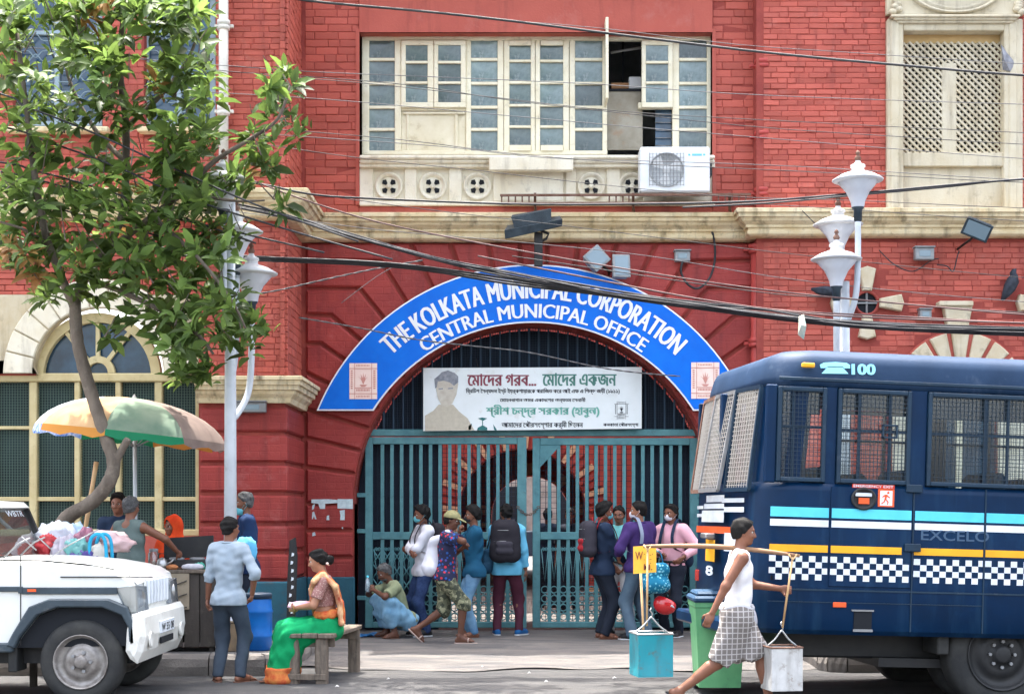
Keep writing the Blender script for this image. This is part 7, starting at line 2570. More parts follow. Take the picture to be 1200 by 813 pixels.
# ------------------------------------------------------------------ people: one continuous body surface each, clothes as children
def surface_nets(A, org, h):
    ins = A < 0
    nx, ny, nz = A.shape
    c = [(i, j, k) for i in (0, 1) for j in (0, 1) for k in (0, 1)]
    cnt = np.zeros((nx - 1, ny - 1, nz - 1), np.int8)
    for (i, j, k) in c:
        cnt += ins[i:nx - 1 + i, j:ny - 1 + j, k:nz - 1 + k]
    act = (cnt > 0) & (cnt < 8)
    I, J, K = np.nonzero(act)
    idx = -np.ones(act.shape, np.int64); idx[I, J, K] = np.arange(len(I))
    acc = np.zeros((len(I), 3)); num = np.zeros(len(I))
    for a in range(8):
        for ax in range(3):
            if not c[a][ax]:
                b = list(c[a]); b[ax] = 1
                va = A[I + c[a][0], J + c[a][1], K + c[a][2]]; vb = A[I + b[0], J + b[1], K + b[2]]
                m = (va < 0) != (vb < 0)
                t = np.where(m, va / np.where(m, va - vb, 1), 0)
                p = np.array(c[a], float)[None, :].repeat(len(I), 0); p[:, ax] += t
                acc[m] += p[m]; num[m] += 1
    V = np.stack([I, J, K], 1) + acc / num[:, None]
    V = V * h + np.array(org)[None, :]
    F = []
    for ax in range(3):
        sl0 = [slice(None)] * 3; sl1 = [slice(None)] * 3
        sl0[ax] = slice(0, -1); sl1[ax] = slice(1, None)
        ch = ins[tuple(sl0)] != ins[tuple(sl1)]
        P = np.stack(np.nonzero(ch), 1)
        u, v = [(1, 2), (2, 0), (0, 1)][ax]
        ok = (P[:, u] > 0) & (P[:, v] > 0) & (P[:, u] < A.shape[u] - 1) & (P[:, v] < A.shape[v] - 1)
        P = P[ok]
        q = []
        for (du, dv) in ((-1, -1), (0, -1), (0, 0), (-1, 0)):
            Q = P.copy(); Q[:, u] += du; Q[:, v] += dv; q.append(idx[Q[:, 0], Q[:, 1], Q[:, 2]])
        f = np.stack(q, 1)
        flip = ~ins[P[:, 0], P[:, 1], P[:, 2]]
        f[flip] = f[flip][:, ::-1]
        F.append(f[(f >= 0).all(1)])
    return V, np.concatenate(F)


class Field:
    def __init__(self, lo, hi, h):
        self.h = h; self.o = np.array(lo, float)
        self.n = np.maximum(np.ceil((np.array(hi) - self.o) / h).astype(int) + 1, 4)
        self.A = np.full(self.n, .5, np.float32)

    def sub(self, lo, hi):
        a = np.clip(np.floor((np.array(lo) - self.o) / self.h).astype(int), 0, self.n - 1)
        b = np.clip(np.ceil((np.array(hi) - self.o) / self.h).astype(int) + 1, 1, self.n)
        if (b <= a).any():
            return None
        g = [self.o[k] + self.h * np.arange(a[k], b[k]) for k in range(3)]
        X, Y, Z = np.meshgrid(*g, indexing='ij', sparse=True)
        return (slice(a[0], b[0]), slice(a[1], b[1]), slice(a[2], b[2])), X, Y, Z

    def put(self, s, d, k, mode='add'):
        A = self.A[s]
        if mode == 'add':
            if k > 0:
                hh = np.clip(.5 + .5 * (A - d) / k, 0, 1)
                self.A[s] = A * (1 - hh) + d * hh - k * hh * (1 - hh)
            else:
                self.A[s] = np.minimum(A, d)
        else:
            d = -d
            hh = np.clip(.5 - .5 * (A - d) / max(k, 1e-4), 0, 1)
            self.A[s] = A * (1 - hh) + d * hh + k * hh * (1 - hh)

    def cone(self, a, b, ra, rb, k=.02, mode='add', cut=None):
        a = np.array(a, float); b = np.array(b, float); r = max(ra, rb) + k + 2 * self.h
        q = self.sub(np.minimum(a, b) - r, np.maximum(a, b) + r)
        if q is None:
            return
        s, X, Y, Z = q
        ba = b - a; L = max(ba.dot(ba), 1e-9)
        px, py, pz = X - a[0], Y - a[1], Z - a[2]
        t = np.clip((px * ba[0] + py * ba[1] + pz * ba[2]) / L, 0, 1)
        d = np.sqrt((px - t * ba[0]) ** 2 + (py - t * ba[1]) ** 2 + (pz - t * ba[2]) ** 2) - (ra + (rb - ra) * t)
        if cut:
            n_ = ba / sqrt(L)
            e = (X - b[0]) * n_[0] + (Y - b[1]) * n_[1] + (Z - b[2]) * n_[2] - cut
            d = np.maximum(d, e)
        self.put(s, d.astype(np.float32), k, mode)

    def ell(self, c, R, ax=None, k=.02, mode='add'):
        c = np.array(c, float); R = np.array(R, float)
        r = R.max() + k + 2 * self.h
        q = self.sub(c - r, c + r)
        if q is None:
            return
        s, X, Y, Z = q
        M = np.array(ax) if ax is not None else np.eye(3)      # rows: axes
        p = [(X - c[0]) * M[i][0] + (Y - c[1]) * M[i][1] + (Z - c[2]) * M[i][2] for i in range(3)]
        k0 = np.sqrt(sum((p[i] / R[i]) ** 2 for i in range(3))); k1 = np.sqrt(sum((p[i] / R[i] ** 2) ** 2 for i in range(3)))
        d = k0 * (k0 - 1) / np.maximum(k1, 1e-6)
        self.put(s, d.astype(np.float32), k, mode)

    def plane(self, p, n, keep_below=True, k=.01):
        """cut away what lies beyond the plane on the n side"""
        g = [self.o[i] + self.h * np.arange(self.n[i]) for i in range(3)]
        X, Y, Z = np.meshgrid(*g, indexing='ij', sparse=True)
        n = np.array(n, float); n /= np.linalg.norm(n)
        e = (X - p[0]) * n[0] + (Y - p[1]) * n[1] + (Z - p[2]) * n[2]
        self.A = np.maximum(self.A, e.astype(np.float32))

    def wrinkle(self, amp, seed, freq=(22, 55)):
        r = np.random.default_rng(seed)
        g = [self.o[i] + self.h * np.arange(self.n[i]) for i in range(3)]
        X, Y, Z = np.meshgrid(*g, indexing='ij', sparse=True)
        w = 0
        for i in range(5):
            v = r.normal(size=3); v /= np.linalg.norm(v); f = r.uniform(*freq); v2 = r.normal(size=3) * 9
            w = w + np.sin((X * v[0] + Y * v[1] + Z * v[2]) * f + 1.2 * np.sin(X * v2[0] + Y * v2[1] + Z * v2[2]) + r.uniform(0, 6))
        self.A = self.A + (amp * w / 2.2).astype(np.float32)

    def build(self, name, m_, parent, smooth=True, kind=None):
        V, Fc = surface_nets(self.A, self.o, self.h)
        if len(V) == 0:
            return None
        me = bpy.data.meshes.new(name)
        me.from_pydata(V.tolist(), [], Fc.tolist())
        me.polygons.foreach_set('use_smooth', [True] * len(me.polygons))
        me.materials.append(m_)
        me.update()
        o = bpy.data.objects.new(name, me); col.objects.link(o); o.parent = parent
        return o


def nv(v):
    v = np.array(v, float)
    return v / max(np.linalg.norm(v), 1e-9)


def ik(a, t, l1, l2, pole):
    a = np.array(a, float); t = np.array(t, float); d = t - a; L = np.linalg.norm(d)
    if L > (l1 + l2) * .998:
        t = a + d / L * (l1 + l2) * .998; L = (l1 + l2) * .998
    u = nv(t - a); x = (l1 * l1 - l2 * l2 + L * L) / (2 * L); hh = sqrt(max(l1 * l1 - x * x, 0))
    p = np.array(pole, float); p = nv(p - u * p.dot(u))
    return a + u * x + p * hh, t


SKIN = {}
def skin(i):
    cols = {'a': lin(152, 104, 80), 'b': lin(128, 84, 64), 'c': lin(104, 68, 52), 'd': lin(166, 118, 92)}
    if i not in SKIN:
        c = cols[i]; SKIN[i] = mat('skin_' + {'a': 'brown', 'b': 'dark_brown', 'c': 'deep_brown', 'd': 'tan'}[i], c, .5, tuple(v * .8 for v in c), 9, 1, .05, 60, spec=.4)
    return SKIN[i]


mHAIR = mat('black_hair', (.008, .0075, .0075), .65, (.014, .013, .012), 40, 1, .4, 160, spec=.12)
mHAIRG = mat('greying_hair', (.045, .045, .046), .7, (.12, .12, .12), 40, 1, .5, 160)
mEYE = mat('eye_white', (.6, .58, .55), .3); mIRIS = mat('iris', (.02, .012, .008), .2)
mLIP = mat('lips', (.20, .07, .06), .5)
mMASKT = mat('mask_teal', lin(110, 190, 200), .8, lin(90, 170, 184), 30); mMASKW = mat('mask_white', lin(222, 216, 224), .8, lin(200, 196, 206), 30); mMASKK = mat('mask_black', (.02, .022, .026), .8)


def person(label, loc, heading, H=1.66, skin_='b', fat=1.0, pelvis=None, chest=None, lean=(0, 0), twist=0.0, head=(0, 0), feet=None, toes=None, hands=None, elbows=None, knees=None,
           grip=(.35, .35), palm=None, hair=mHAIR, hair_style='short', mask=None, top=None, bottom=None, shoes=None, res=.0105, group=None, hair_amp=.006, beard=None):
    """local frame: x forward, y left, z up; sizes for 1.7 m scaled by H"""
    s = H / 1.7
    root = thing('person', label, 'person', loc, radians(heading), group)
    P = np.array(pelvis if pelvis is not None else (0, 0, .90)) * s
    lx, ly = radians(lean[0]), radians(lean[1])
    up = nv((sin(lx), sin(ly), cos(lx) * cos(ly)))
    tw = radians(twist)
    lft = np.array((-sin(tw), cos(tw), 0)); lft = nv(lft - up * lft.dot(up)); fw = np.cross(lft, up)
    pl = np.array((0, 1., 0)); pf = np.array((1., 0, 0))
    C = P + up * .36 * s                 # chest centre
    SH = P + up * .50 * s                # shoulder line
    NB = P + up * .545 * s
    S = {1: SH + lft * .172 * s * min(fat, 1.08), -1: SH - lft * .172 * s * min(fat, 1.08)}
    yaw, pit = radians(head[0]), radians(head[1])
    hf = nv(fw * cos(yaw) + lft * sin(yaw)); hl = nv(np.cross(up, hf)); 
    hu = nv(np.cross(hf, hl)); hf2 = hf * cos(pit) - hu * sin(pit); hu = hu * cos(pit) + hf * sin(pit); hf = hf2
    HC = NB + up * .055 * s + hu * .125 * s + hf * .02 * s
    hip = {1: P + pl * .085 * s - np.array((0, 0, .02 * s)), -1: P - pl * .085 * s - np.array((0, 0, .02 * s))}
    feet = feet or {1: (0, .10, 0), -1: (0, -.10, 0)}
    toes = toes or {1: (1, .2, 0), -1: (1, -.2, 0)}
    knees = knees or {1: (1, .15, 0), -1: (1, -.15, 0)}
    hands = hands or {1: (.05, .24, .78), -1: (.05, -.24, .78)}
    elbows = elbows or {1: (-1, .4, -.2), -1: (-1, -.4, -.2)}
    palm = palm or {1: (0, -1, 0), -1: (0, 1, 0)}
    LU, LFo, TH, SHK = .285 * s, .255 * s, .43 * s, .42 * s
    ank = {}; kn = {}; el = {}; wr = {}
    for i in (1, -1):
        t = np.array(feet[i], float) * s + np.array((0, 0, .075 * s))
        kn[i], ank[i] = ik(hip[i], t, TH, SHK, knees[i])
        el[i], wr[i] = ik(S[i], np.array(hands[i], float) * s, LU, LFo, elbows[i])
    pts = [P, C, HC] + [x[i] for x in (S, hip, ank, kn, el, wr) for i in (1, -1)]
    lo = np.min(pts, 0) - .27 * s; hi = np.max(pts, 0) + .27 * s
    lo[2] = min(lo[2], min(ank[1][2], ank[-1][2]) - .1)
    f = fat
    axh = np.stack([hf, hl, hu])

    def torso(F, e=0., k=.05, arms=True):
        F.cone(P + pl * .065 * s - (0, 0, .01), P - pl * .065 * s - (0, 0, .01), .108 * s * f + e, .108 * s * f + e, k)
        F.ell(P + up * .17 * s + fw * (.012 + .05 * (f - 1)) * s, (.098 * s * f ** 1.4 + e, .135 * s * f + e, .17 * s), np.stack([fw, lft, up]), k)
        F.ell(C + fw * .005 * s, (.108 * s * (f * .5 + .5) + e, .16 * s * (f * .5 + .5) + e, .17 * s + e), np.stack([fw, lft, up]), k)
        F.cone(S[1] - lft * .03 * s, S[-1] + lft * .03 * s, .062 * s + e, .062 * s + e, k)
        F.cone(NB - up * .03 * s + lft * .06 * s, NB - up * .03 * s - lft * .06 * s, .05 * s + e * .6, .05 * s + e * .6, k)

    def arm(F, i, e=0., frac=2.0, k=.025, flare=0.):
        """frac: 0..1 down the upper arm, 1..2 down the forearm"""
        if frac <= 1:
            b = S[i] + (el[i] - S[i]) * frac
            F.cone(S[i], b, .053 * s + e, .045 * s + e + flare, k, cut=.004)
        else:
            F.cone(S[i], el[i], .053 * s + e, .040 * s + e, k)
            t = min(frac - 1, 1); b = el[i] + (wr[i] - el[i]) * t
            F.cone(el[i], b, .040 * s + e, (.040 - .014 * t) * s + e + flare, k, cut=.004 if frac < 2 else .012)

    def leg(F, i, e=0., frac=2.0, k=.03, e2=None):
        e2 = e if e2 is None else e2
        if frac <= 1:
            b = hip[i] + (kn[i] - hip[i]) * frac
            F.cone(hip[i], b, .083 * s * f ** .5 + e, (.083 - .028 * frac) * s + e2, k, cut=.004)
        else:
            F.cone(hip[i], kn[i], .083 * s * f ** .5 + e, .054 * s + (e + e2) / 2, k)
            t = min(frac - 1, 1); b = kn[i] + (ank[i] - kn[i]) * t
            F.cone(kn[i], b, .053 * s + (e + e2) / 2, (.053 - .018 * t) * s + e2, k, cut=.03 if frac >= 2 else .004)

    # ---- the body
    B = Field(lo, hi, res)
    torso(B)
    B.cone(NB - up * .04 * s, HC - hu * .06 * s - hf * .012 * s, .053 * s, .05 * s, .03)
    for i in (1, -1):
        arm(B, i); leg(B, i)
        cd = nv(ank[i] - kn[i]); bk = nv(np.cross(np.cross(nv(kn[i] - hip[i]) * 1.0, cd) + 1e-6, cd)) if False else None
        B.cone(kn[i] + cd * .08 * s - np.array(nv(toes[i])) * .018 * s, kn[i] + cd * .20 * s - np.array(nv(toes[i])) * .012 * s, .046 * s, .034 * s, .03)
        # foot
        td = np.array(toes[i], float); td = nv(td)
        hz_ = np.array((0, 0, 1.)) if abs(td[2]) < .3 else nv(np.cross(np.cross(td, (0, 0, 1.)), td))
        heel = ank[i] - td * .035 * s - hz_ * .045 * s; ball = ank[i] + td * .13 * s - hz_ * .052 * s
        B.cone(heel, ball, .034 * s, .030 * s, .02); B.cone(ank[i], ball, .036 * s, .026 * s, .03)
        sd = nv(np.cross(hz_, td))
        for q in range(5):
            o_ = (q - 2) * .017 * s
            bp = ball + sd * o_ * (1); B.cone(bp, bp + td * (.055 - .005 * abs(q - 1)) * s - hz_ * .008, .013 * s, .011 * s, .008)
        # hand: palm, four fingers, thumb
        a = nv(wr[i] - el[i]); pn = np.array(palm[i], float); pn = nv(pn - a * pn.dot(a)); bd_ = np.cross(a, pn) * i   # towards the thumb
        if bd_.dot(np.array((1., 0, .2))) < -.95:
            pass
        pc = wr[i] + a * .05 * s
        B.ell(pc, (.052 * s, .041 * s, .017 * s), np.stack([a, bd_, pn]), .014)
        g = grip[0 if i == 1 else 1]
        for q in range(4):
            l_ = (.042, .046, .043, .034)[q] * s
            b0 = wr[i] + a * .09 * s + bd_ * (.029 - .019 * q) * s
            c1 = g * .9 + .05 * q; d1 = a * cos(c1) + pn * sin(c1)
            b1 = b0 + d1 * l_
            c2 = c1 + g * 1.3; d2 = a * cos(c2) + pn * sin(c2); b2 = b1 + d2 * l_ * .75
            B.cone(b0 - a * .02 * s, b1, .0095 * s, .0088 * s, .006); B.cone(b1, b2, .0088 * s, .0078 * s, .004)
        t0 = wr[i] + a * .03 * s + bd_ * .03 * s; td_ = nv(a * .7 + bd_ * .7 + pn * (.25 + .4 * g)); t1 = t0 + td_ * .042 * s
        B.cone(t0, t1, .014 * s, .011 * s, .01); B.cone(t1, t1 + nv(a * .9 + bd_ * (.3 - .4 * g) + pn * (.3 + .4 * g)) * .032 * s, .011 * s, .009 * s, .005)
    # head
    L = lambda x, y, z: HC + (hf * x + hl * y + hu * z) * s
    B.ell(L(-.008, 0, .022), (.094 * s, .074 * s, .088 * s), axh, .02)
    B.ell(L(.026, 0, -.045), (.062 * s, .056 * s, .066 * s), axh, .035)
    B.ell(L(.058, 0, -.088), (.026 * s, .024 * s, .02 * s), axh, .025)
    for q in (1, -1):
        B.ell(L(.072, .03 * q, .005), (.016 * s, .019 * s, .013 * s), axh, .012, 'sub')
        B.ell(L(.066, .036 * q, -.03), (.022 * s, .022 * s, .02 * s), axh, .02)
        B.ell(L(-.012, .074 * q, -.008), (.018 * s, .009 * s, .032 * s), axh, .006)
    B.cone(L(.078, .04, .024), L(.078, -.04, .024), .010 * s, .010 * s, .014)
    B.cone(L(.084, 0, .01), L(.104, 0, -.028), .009 * s, .014 * s, .014)
    B.cone(L(.094, .012, -.034), L(.094, -.012, -.034), .009 * s, .009 * s, .006)
    B.cone(L(.079, .018, -.062), L(.079, -.018, -.062), .010 * s, .010 * s, .010)
    B.cone(L(.088, .022, -.0635), L(.088, -.022, -.0635), .003 * s, .003 * s, .004, 'sub')
    body = B.build('body', skin(skin_), root)
    for q in (1, -1):
        m = MB(); m.sphere((0, 0, 0), .0125 * s, 8, 6); o = m.build('eye', mEYE, root, loc=tuple(L(.067, .030 * q, .006)))
        m = MB(); m.sphere((0, 0, 0), .0075 * s, 8, 5); m.build('iris', mIRIS, o, loc=tuple(hf * .0085 * s))
        m = MB(); m.tube([L(.083, .014 * q, .024), L(.087, .03 * q, .030), L(.074, .048 * q, .024)], [.003 * s, .0042 * s, .002 * s], 5); m.build('eyebrow', hair if hair else mHAIR, root)
    # hair
    if hair is not None:
        hh = .011 if hair_style in ('short', 'bun') else .02
        F = Field(HC - .2 * s, HC + .2 * s, .0085)
        F.ell(L(-.012, 0, .026), ((.097 + hh) * s, (.077 + hh * .7) * s, (.09 + hh) * s), axh, 0)
        F.ell(L(-.04, 0, -.03), (.066 * s, .068 * s, .06 * s), axh, .02)
        if hair_style == 'tall':
            F.ell(L(.03, .0, .10), (.07 * s, .065 * s, .04 * s), axh, .03)
        F.wrinkle(hair_amp, int(loc[0] * 100) % 97, (60, 130))
        n1 = hf * .80 - hu * .62
        F.plane(L(.038, 0, .035), n1)
        F.plane(L(-.02, 0, -.055), -hu * 1.0 + hf * .35)
        F.build('hair', hair, root)
        if hair_style == 'bun':
            F = Field(L(-.12, 0, -.02) - .1, L(-.12, 0, -.02) + .1, .0085); F.ell(L(-.125, 0, -.03), (.05 * s, .062 * s, .058 * s), axh, .0); F.wrinkle(.005, 3, (60, 110)); F.build('hair_bun', hair, root)
    if beard:
        F = Field(HC - .16 * s, HC + .16 * s, .0085); F.ell(L(.024, 0, -.06), (.066 * s, .058 * s, .056 * s), axh, 0); F.plane(L(.0, 0, -.05), hu * .9 - hf * .1); F.plane(L(.0, 0, -.05), -hf); F.wrinkle(.004, 5, (70, 140)); F.build('beard', beard, root)
    if mask is not None:
        mc, drop = mask
        F = Field(HC - .18 * s, HC + .16 * s, .008)
        F.ell(L(.034, 0, -.052 - drop), (.064 * s, .056 * s, .058 * s), axh, .0)
        F.ell(L(.085, 0, -.045 - drop), (.030 * s, .026 * s, .04 * s), axh, .03)
        F.plane(L(.0, 0, -.014 - drop), hu - hf * .15); F.plane(L(.02, 0, 0), -hf)
        F.build('face_mask', mc, root)
        m = MB()
        for q in (1, -1):
            m.tube([L(.03, .06 * q, -.02 - drop), L(-.02, .083 * q, .012 - drop * .5), L(-.028, .084 * q, -.015 - drop * .5), L(.03, .06 * q, -.075 - drop)], .0022, 4)
        m.build('mask_strap', mc, root)
    # ---- clothes
    seed = int(abs(loc[0]) * 31 + loc[1] * 7)
    if top:
        m_ = top['m']; e = top.get('e', .016) * s; F = Field(lo, hi, res)
        torso(F, e, .05)
        fr = top.get('sleeve', .6)
        if top.get('hem', -.09) < 0 and top.get('name', 'shirt') == 'shirt':
            q_ = P + up * (top.get('hem', -.09) + .02) * s
            F.cone(q_ + pl * .062 * s, q_ - pl * .062 * s, .108 * s * f + e + .007, .108 * s * f + e + .007, .06)
        if fr:
            for i in (1, -1):
                arm(F, i, e * top.get('se', 1.0), fr, .03, top.get('flare', .006))
        F.wrinkle(top.get('wr', .0062), seed, top.get('wf', (18, 56)))
        hem = P + up * top.get('hem', -.09) * s
        F.plane(hem, -up)
        nd = top.get('neck', .052)
        F.plane(NB + up * (nd - .005) * s, up + fw * -.35)
        if top.get('scoop'):
            F.ell(NB + fw * .10 * s + up * .0, (.07 * s, .075 * s, .11 * s), np.stack([fw, lft, up]), .005, 'sub')
            F.ell(NB - fw * .09 * s + up * .01, (.05 * s, .07 * s, .07 * s), np.stack([fw, lft, up]), .005, 'sub')
            for i in (1, -1):
                F.ell(S[i] + lft * i * .055 * s - up * .05 * s, (.085 * s, .062 * s, .13 * s), np.stack([fw, lft, up]), .005, 'sub')
        F.build(top.get('name', 'shirt'), m_, root)
        if top.get('collar'):
            m = MB()
            rr = .066 * s
            ring = [NB + up * (.012 + .012 * cos(t)) * s + fw * (rr * cos(t) + .012 * s) + lft * rr * sin(t) for t in [2 * pi * k / 16 for k in range(3, 15)] ]
            ring = [NB + up * .022 * s * (1 - .4 * cos(t)) + fw * rr * cos(t) + lft * rr * 1.05 * sin(t) for t in [radians(25 + 310 * k / 14) for k in range(15)]]
            m.tube(ring, .013 * s, 6); m.build('collar', top['collar'], root)
    if bottom:
        m_ = bottom['m']; e = bottom.get('e', .020) * s; F = Field(lo, hi, res)
        F.cone(P + pl * .065 * s - (0, 0, .01), P - pl * .065 * s - (0, 0, .01), .108 * s * f + e, .108 * s * f + e, .04)
        F.ell(P + up * .10 * s, (.10 * s * f ** 1.3 + e, .135 * s * f + e, .12 * s), np.stack([fw, lft, up]), .04)
        F.plane(P + up * bottom.get('waist', (top or {}).get('hem', .04) + .06) * s, up)
        for i in (1, -1):
            leg(F, i, e, bottom.get('len', 2.0), .04, max(bottom.get('e2', .022), .02) * s)
        if bottom.get('skirt'):
            # cloth wrapped round both thighs down to the given fraction
            fr, w_ = bottom['skirt']
            q0 = [hip[i] + (kn[i] - hip[i]) * min(fr, 1) for i in (1, -1)]
            if fr > 1:
                q0 = [kn[i] + (ank[i] - kn[i]) * (fr - 1) for i in (1, -1)]
            n_ = 5
            for t in range(n_):
                u = t / (n_ - 1)
                a_ = hip[1] * (1 - u) + hip[-1] * u; b_ = q0[0] * (1 - u) + q0[1] * u
                if fr > 1:
                    k_ = kn[1] * (1 - u) + kn[-1] * u
                    F.cone(a_, k_, .10 * s + e, .085 * s * w_ + e, .05); F.cone(k_, b_, .085 * s * w_ + e, .082 * s * w_ + e, .05)
                else:
                    F.cone(a_, b_, .095 * s + e, .078 * s * w_ + e, .05, cut=.02)
        F.wrinkle(bottom.get('wr', .0055), seed + 5, bottom.get('wf', (18, 52)))
        if bottom.get('floor') is not None:
            F.plane((0, 0, bottom['floor']), (0, 0, -1))
        F.build(bottom.get('name', 'trousers'), m_, root)
        if bottom.get('belt'):
            m = MB(); ring = []
            for k in range(25):
                t = 2 * pi * k / 24
                ring.append(P + up * .085 * s + fw * (.112 * s * f + e) * cos(t) + lft * (.150 * s * f + e) * sin(t))
            m.tube(ring, .016 * s, 6, caps=False); m.build('belt', bottom['belt'], root)
    if shoes:
        kind_, m_ = shoes
        for i in (1, -1):
            td = np.array(toes[i], float); td = nv(td)
            hz_ = np.array((0, 0, 1.)) if abs(td[2]) < .3 else nv(np.cross(np.cross(td, (0, 0, 1.)), td))
            c_ = ank[i] + td * .06 * s - hz_ * .045 * s
            F = Field(c_ - .24 * s, c_ + .24 * s, .008)
            heel = ank[i] - td * .038 * s; ball = ank[i] + td * .135 * s
            if kind_ == 'shoe':
                F.cone(heel - hz_ * .04 * s, ball - hz_ * .046 * s, .043 * s, .042 * s, .02); F.cone(ank[i] + hz_ * .0, ball - hz_ * .04 * s, .044 * s, .034 * s, .03); F.cone(ball - hz_ * .046 * s, ball + td * .045 * s - hz_ * .05 * s, .042 * s, .033 * s, .02)
                F.plane(ank[i] + hz_ * .02 * s, hz_); F.plane(ank[i] - hz_ * .078 * s, -hz_)
                o = F.build('shoe', m_, root)
                F = Field(c_ - .24 * s, c_ + .24 * s, .008)
                F.cone(heel - hz_ * .065 * s, ball - hz_ * .065 * s, .048 * s, .05 * s, .0); F.cone(ball - hz_ * .065 * s, ball + td * .05 * s - hz_ * .065 * s, .05 * s, .036 * s, .02)
                F.plane(ank[i] - hz_ * .062 * s, hz_); F.plane(ank[i] - hz_ * .082 * s, -hz_)
                F.build('sole', bottom and mSOLE, o)
            else:
                F.cone(heel - hz_ * .075 * s, ball - hz_ * .075 * s, .043 * s, .049 * s, .0); F.cone(ball - hz_ * .075 * s, ball + td * .065 * s - hz_ * .075 * s, .049 * s, .036 * s, .02)
                F.plane(ank[i] - hz_ * .070 * s, hz_); F.plane(ank[i] - hz_ * .090 * s, -hz_)
                o = F.build('sandal', m_, root)
                sd = nv(np.cross(hz_, td)); m = MB()
                bb = ank[i] + td * .11 * s - hz_ * .068 * s
                m.tube(catmull([bb + sd * .045 * s, bb + sd * .028 * s + hz_ * .04 * s, bb + td * .01 + hz_ * .046 * s, bb - sd * .028 * s + hz_ * .04 * s, bb - sd * .045 * s], 3), .010 * s, 6); m.build('sandal_strap', m_, o)
    root['_j'] = 0
    del root['_j']
    return dict(root=root, P=P, up=up, fw=fw, lft=lft, S=S, HC=HC, L=L, NB=NB, C=C, wr=wr, el=el, s=s, axh=axh, hip=hip, kn=kn, ank=ank, hf=hf, hu=hu, hl=hl, lo=lo, hi=hi)


mSOLE = mat('shoe_sole', lin(200, 204, 206), .7)


def fab(name, c, c2=None, sc=6, rough=.85, **k):
    c2 = c2 or tuple(v * .82 for v in c)
    return mat(name, c, rough, c2, sc, 1, .12, 220, spec=.15, **k)


def pattern(name, kind, cols, sc):
    """printed cloth: spots, checks or camouflage"""
    m = mat(name, cols[0], .85)
    nt = m.node_tree; N = nt.nodes; L = nt.links
    p = N['Principled BSDF']; tc = N.new('ShaderNodeTexCoord')
    def mixc(fac, a, b):
        x = N.new('ShaderNodeMix'); x.data_type = 'RGBA'; L.new(fac, x.inputs[0])
        for s_, v in ((6, a), (7, b)):
            if isinstance(v, tuple): x.inputs[s_].default_value = (*v, 1)
            else: L.new(v, x.inputs[s_])
        return x.outputs[2]
    def rampf(src, a, b):
        r = N.new('ShaderNodeMapRange'); r.inputs[1].default_value = a; r.inputs[2].default_value = b; L.new(src, r.inputs[0]); return r.outputs[0]
    out = None
    if kind == 'spots':
        v = N.new('ShaderNodeTexVoronoi'); v.inputs['Scale'].default_value = sc; v.inputs['Randomness'].default_value = .9; L.new(tc.outputs['Object'], v.inputs['Vector'])
        sp = N.new('ShaderNodeSeparateColor'); L.new(v.outputs['Color'], sp.inputs[0])
        c = mixc(rampf(sp.outputs[0], .45, .5), cols[1], cols[2])
        out = mixc(rampf(v.outputs['Distance'], .30, .40), c, cols[0])
    elif kind == 'camo':
        prev = cols[0]
        for i, c in enumerate(cols[1:]):
            n = N.new('ShaderNodeTexNoise'); n.inputs['Scale'].default_value = sc * (1 + .3 * i); n.inputs['Detail'].default_value = 2
            mp = N.new('ShaderNodeMapping'); mp.inputs['Location'].default_value = (i * 3.1, i, 0); L.new(tc.outputs['Object'], mp.inputs[0]); L.new(mp.outputs[0], n.inputs['Vector'])
            prev = mixc(rampf(n.outputs[0], .5, .55), prev, c)
        out = prev
    elif kind == 'checks':
        prev = cols[0]
        for ax in (0, 2):
            w = N.new('ShaderNodeTexWave'); w.wave_type = 'BANDS'; w.bands_direction = 'XYZ'[ax]; w.inputs['Scale'].default_value = sc; w.inputs['Distortion'].default_value = .6; w.inputs['Detail'].default_value = 1
            L.new(tc.outputs['Object'], w.inputs['Vector'])
            prev = mixc(rampf(w.outputs['Fac'], .86, .96), prev, cols[1])
        out = prev
    L.new(out, p.inputs['Base Color'])
    return m
def G(px, py_or_d, d=None):
    """stand point at photo column px and distance d on whatever is there"""
    d = py_or_d
    x = WX(px, d)
    if d < 15.95:
        z = 0.0
    elif FX0 < x < FX1:
        z = gz(x, d)
    else:
        z = PZ
    return (x, d, z)


# --- straps and packs
def strap(m, J, i, mt, parent, w=.024, back=.115, name='strap'):
    s = J['s']
    o = J['lft'] * i * .085 * s
    S_ = J['NB'] - J['up'] * .0 * s + o
    mb = MB()
    pts = [J['C'] + o * 1.1 - J['fw'] * back * s - J['up'] * .05 * s, J['C'] + o - J['fw'] * (back + .005) * s + J['up'] * .08 * s, S_ - J['fw'] * .05 * s + J['up'] * .08 * s, S_ + J['fw'] * .05 * s + J['up'] * .075 * s, J['C'] + o + J['fw'] * .16 * s + J['up'] * .07 * s, J['C'] + o * 1.25 + J['fw'] * .155 * s - J['up'] * .08 * s, J['C'] + o * 1.75 + J['fw'] * .03 * s - J['up'] * .15 * s, J['C'] + o * 1.5 - J['fw'] * .10 * s - J['up'] * .16 * s]
    P = catmull([Vector(p) for p in pts], 5)
    vs = []
    for k, p in enumerate(P):
        vs += [tuple(p - Vector(J['lft']) * w), tuple(p + Vector(J['lft']) * w)]
    fs = [(2 * k, 2 * k + 1, 2 * k + 3, 2 * k + 2) for k in range(len(P) - 1)]
    mb.add(vs, fs, 0, True)
    return mb.build(name, mt, parent, fix=False)


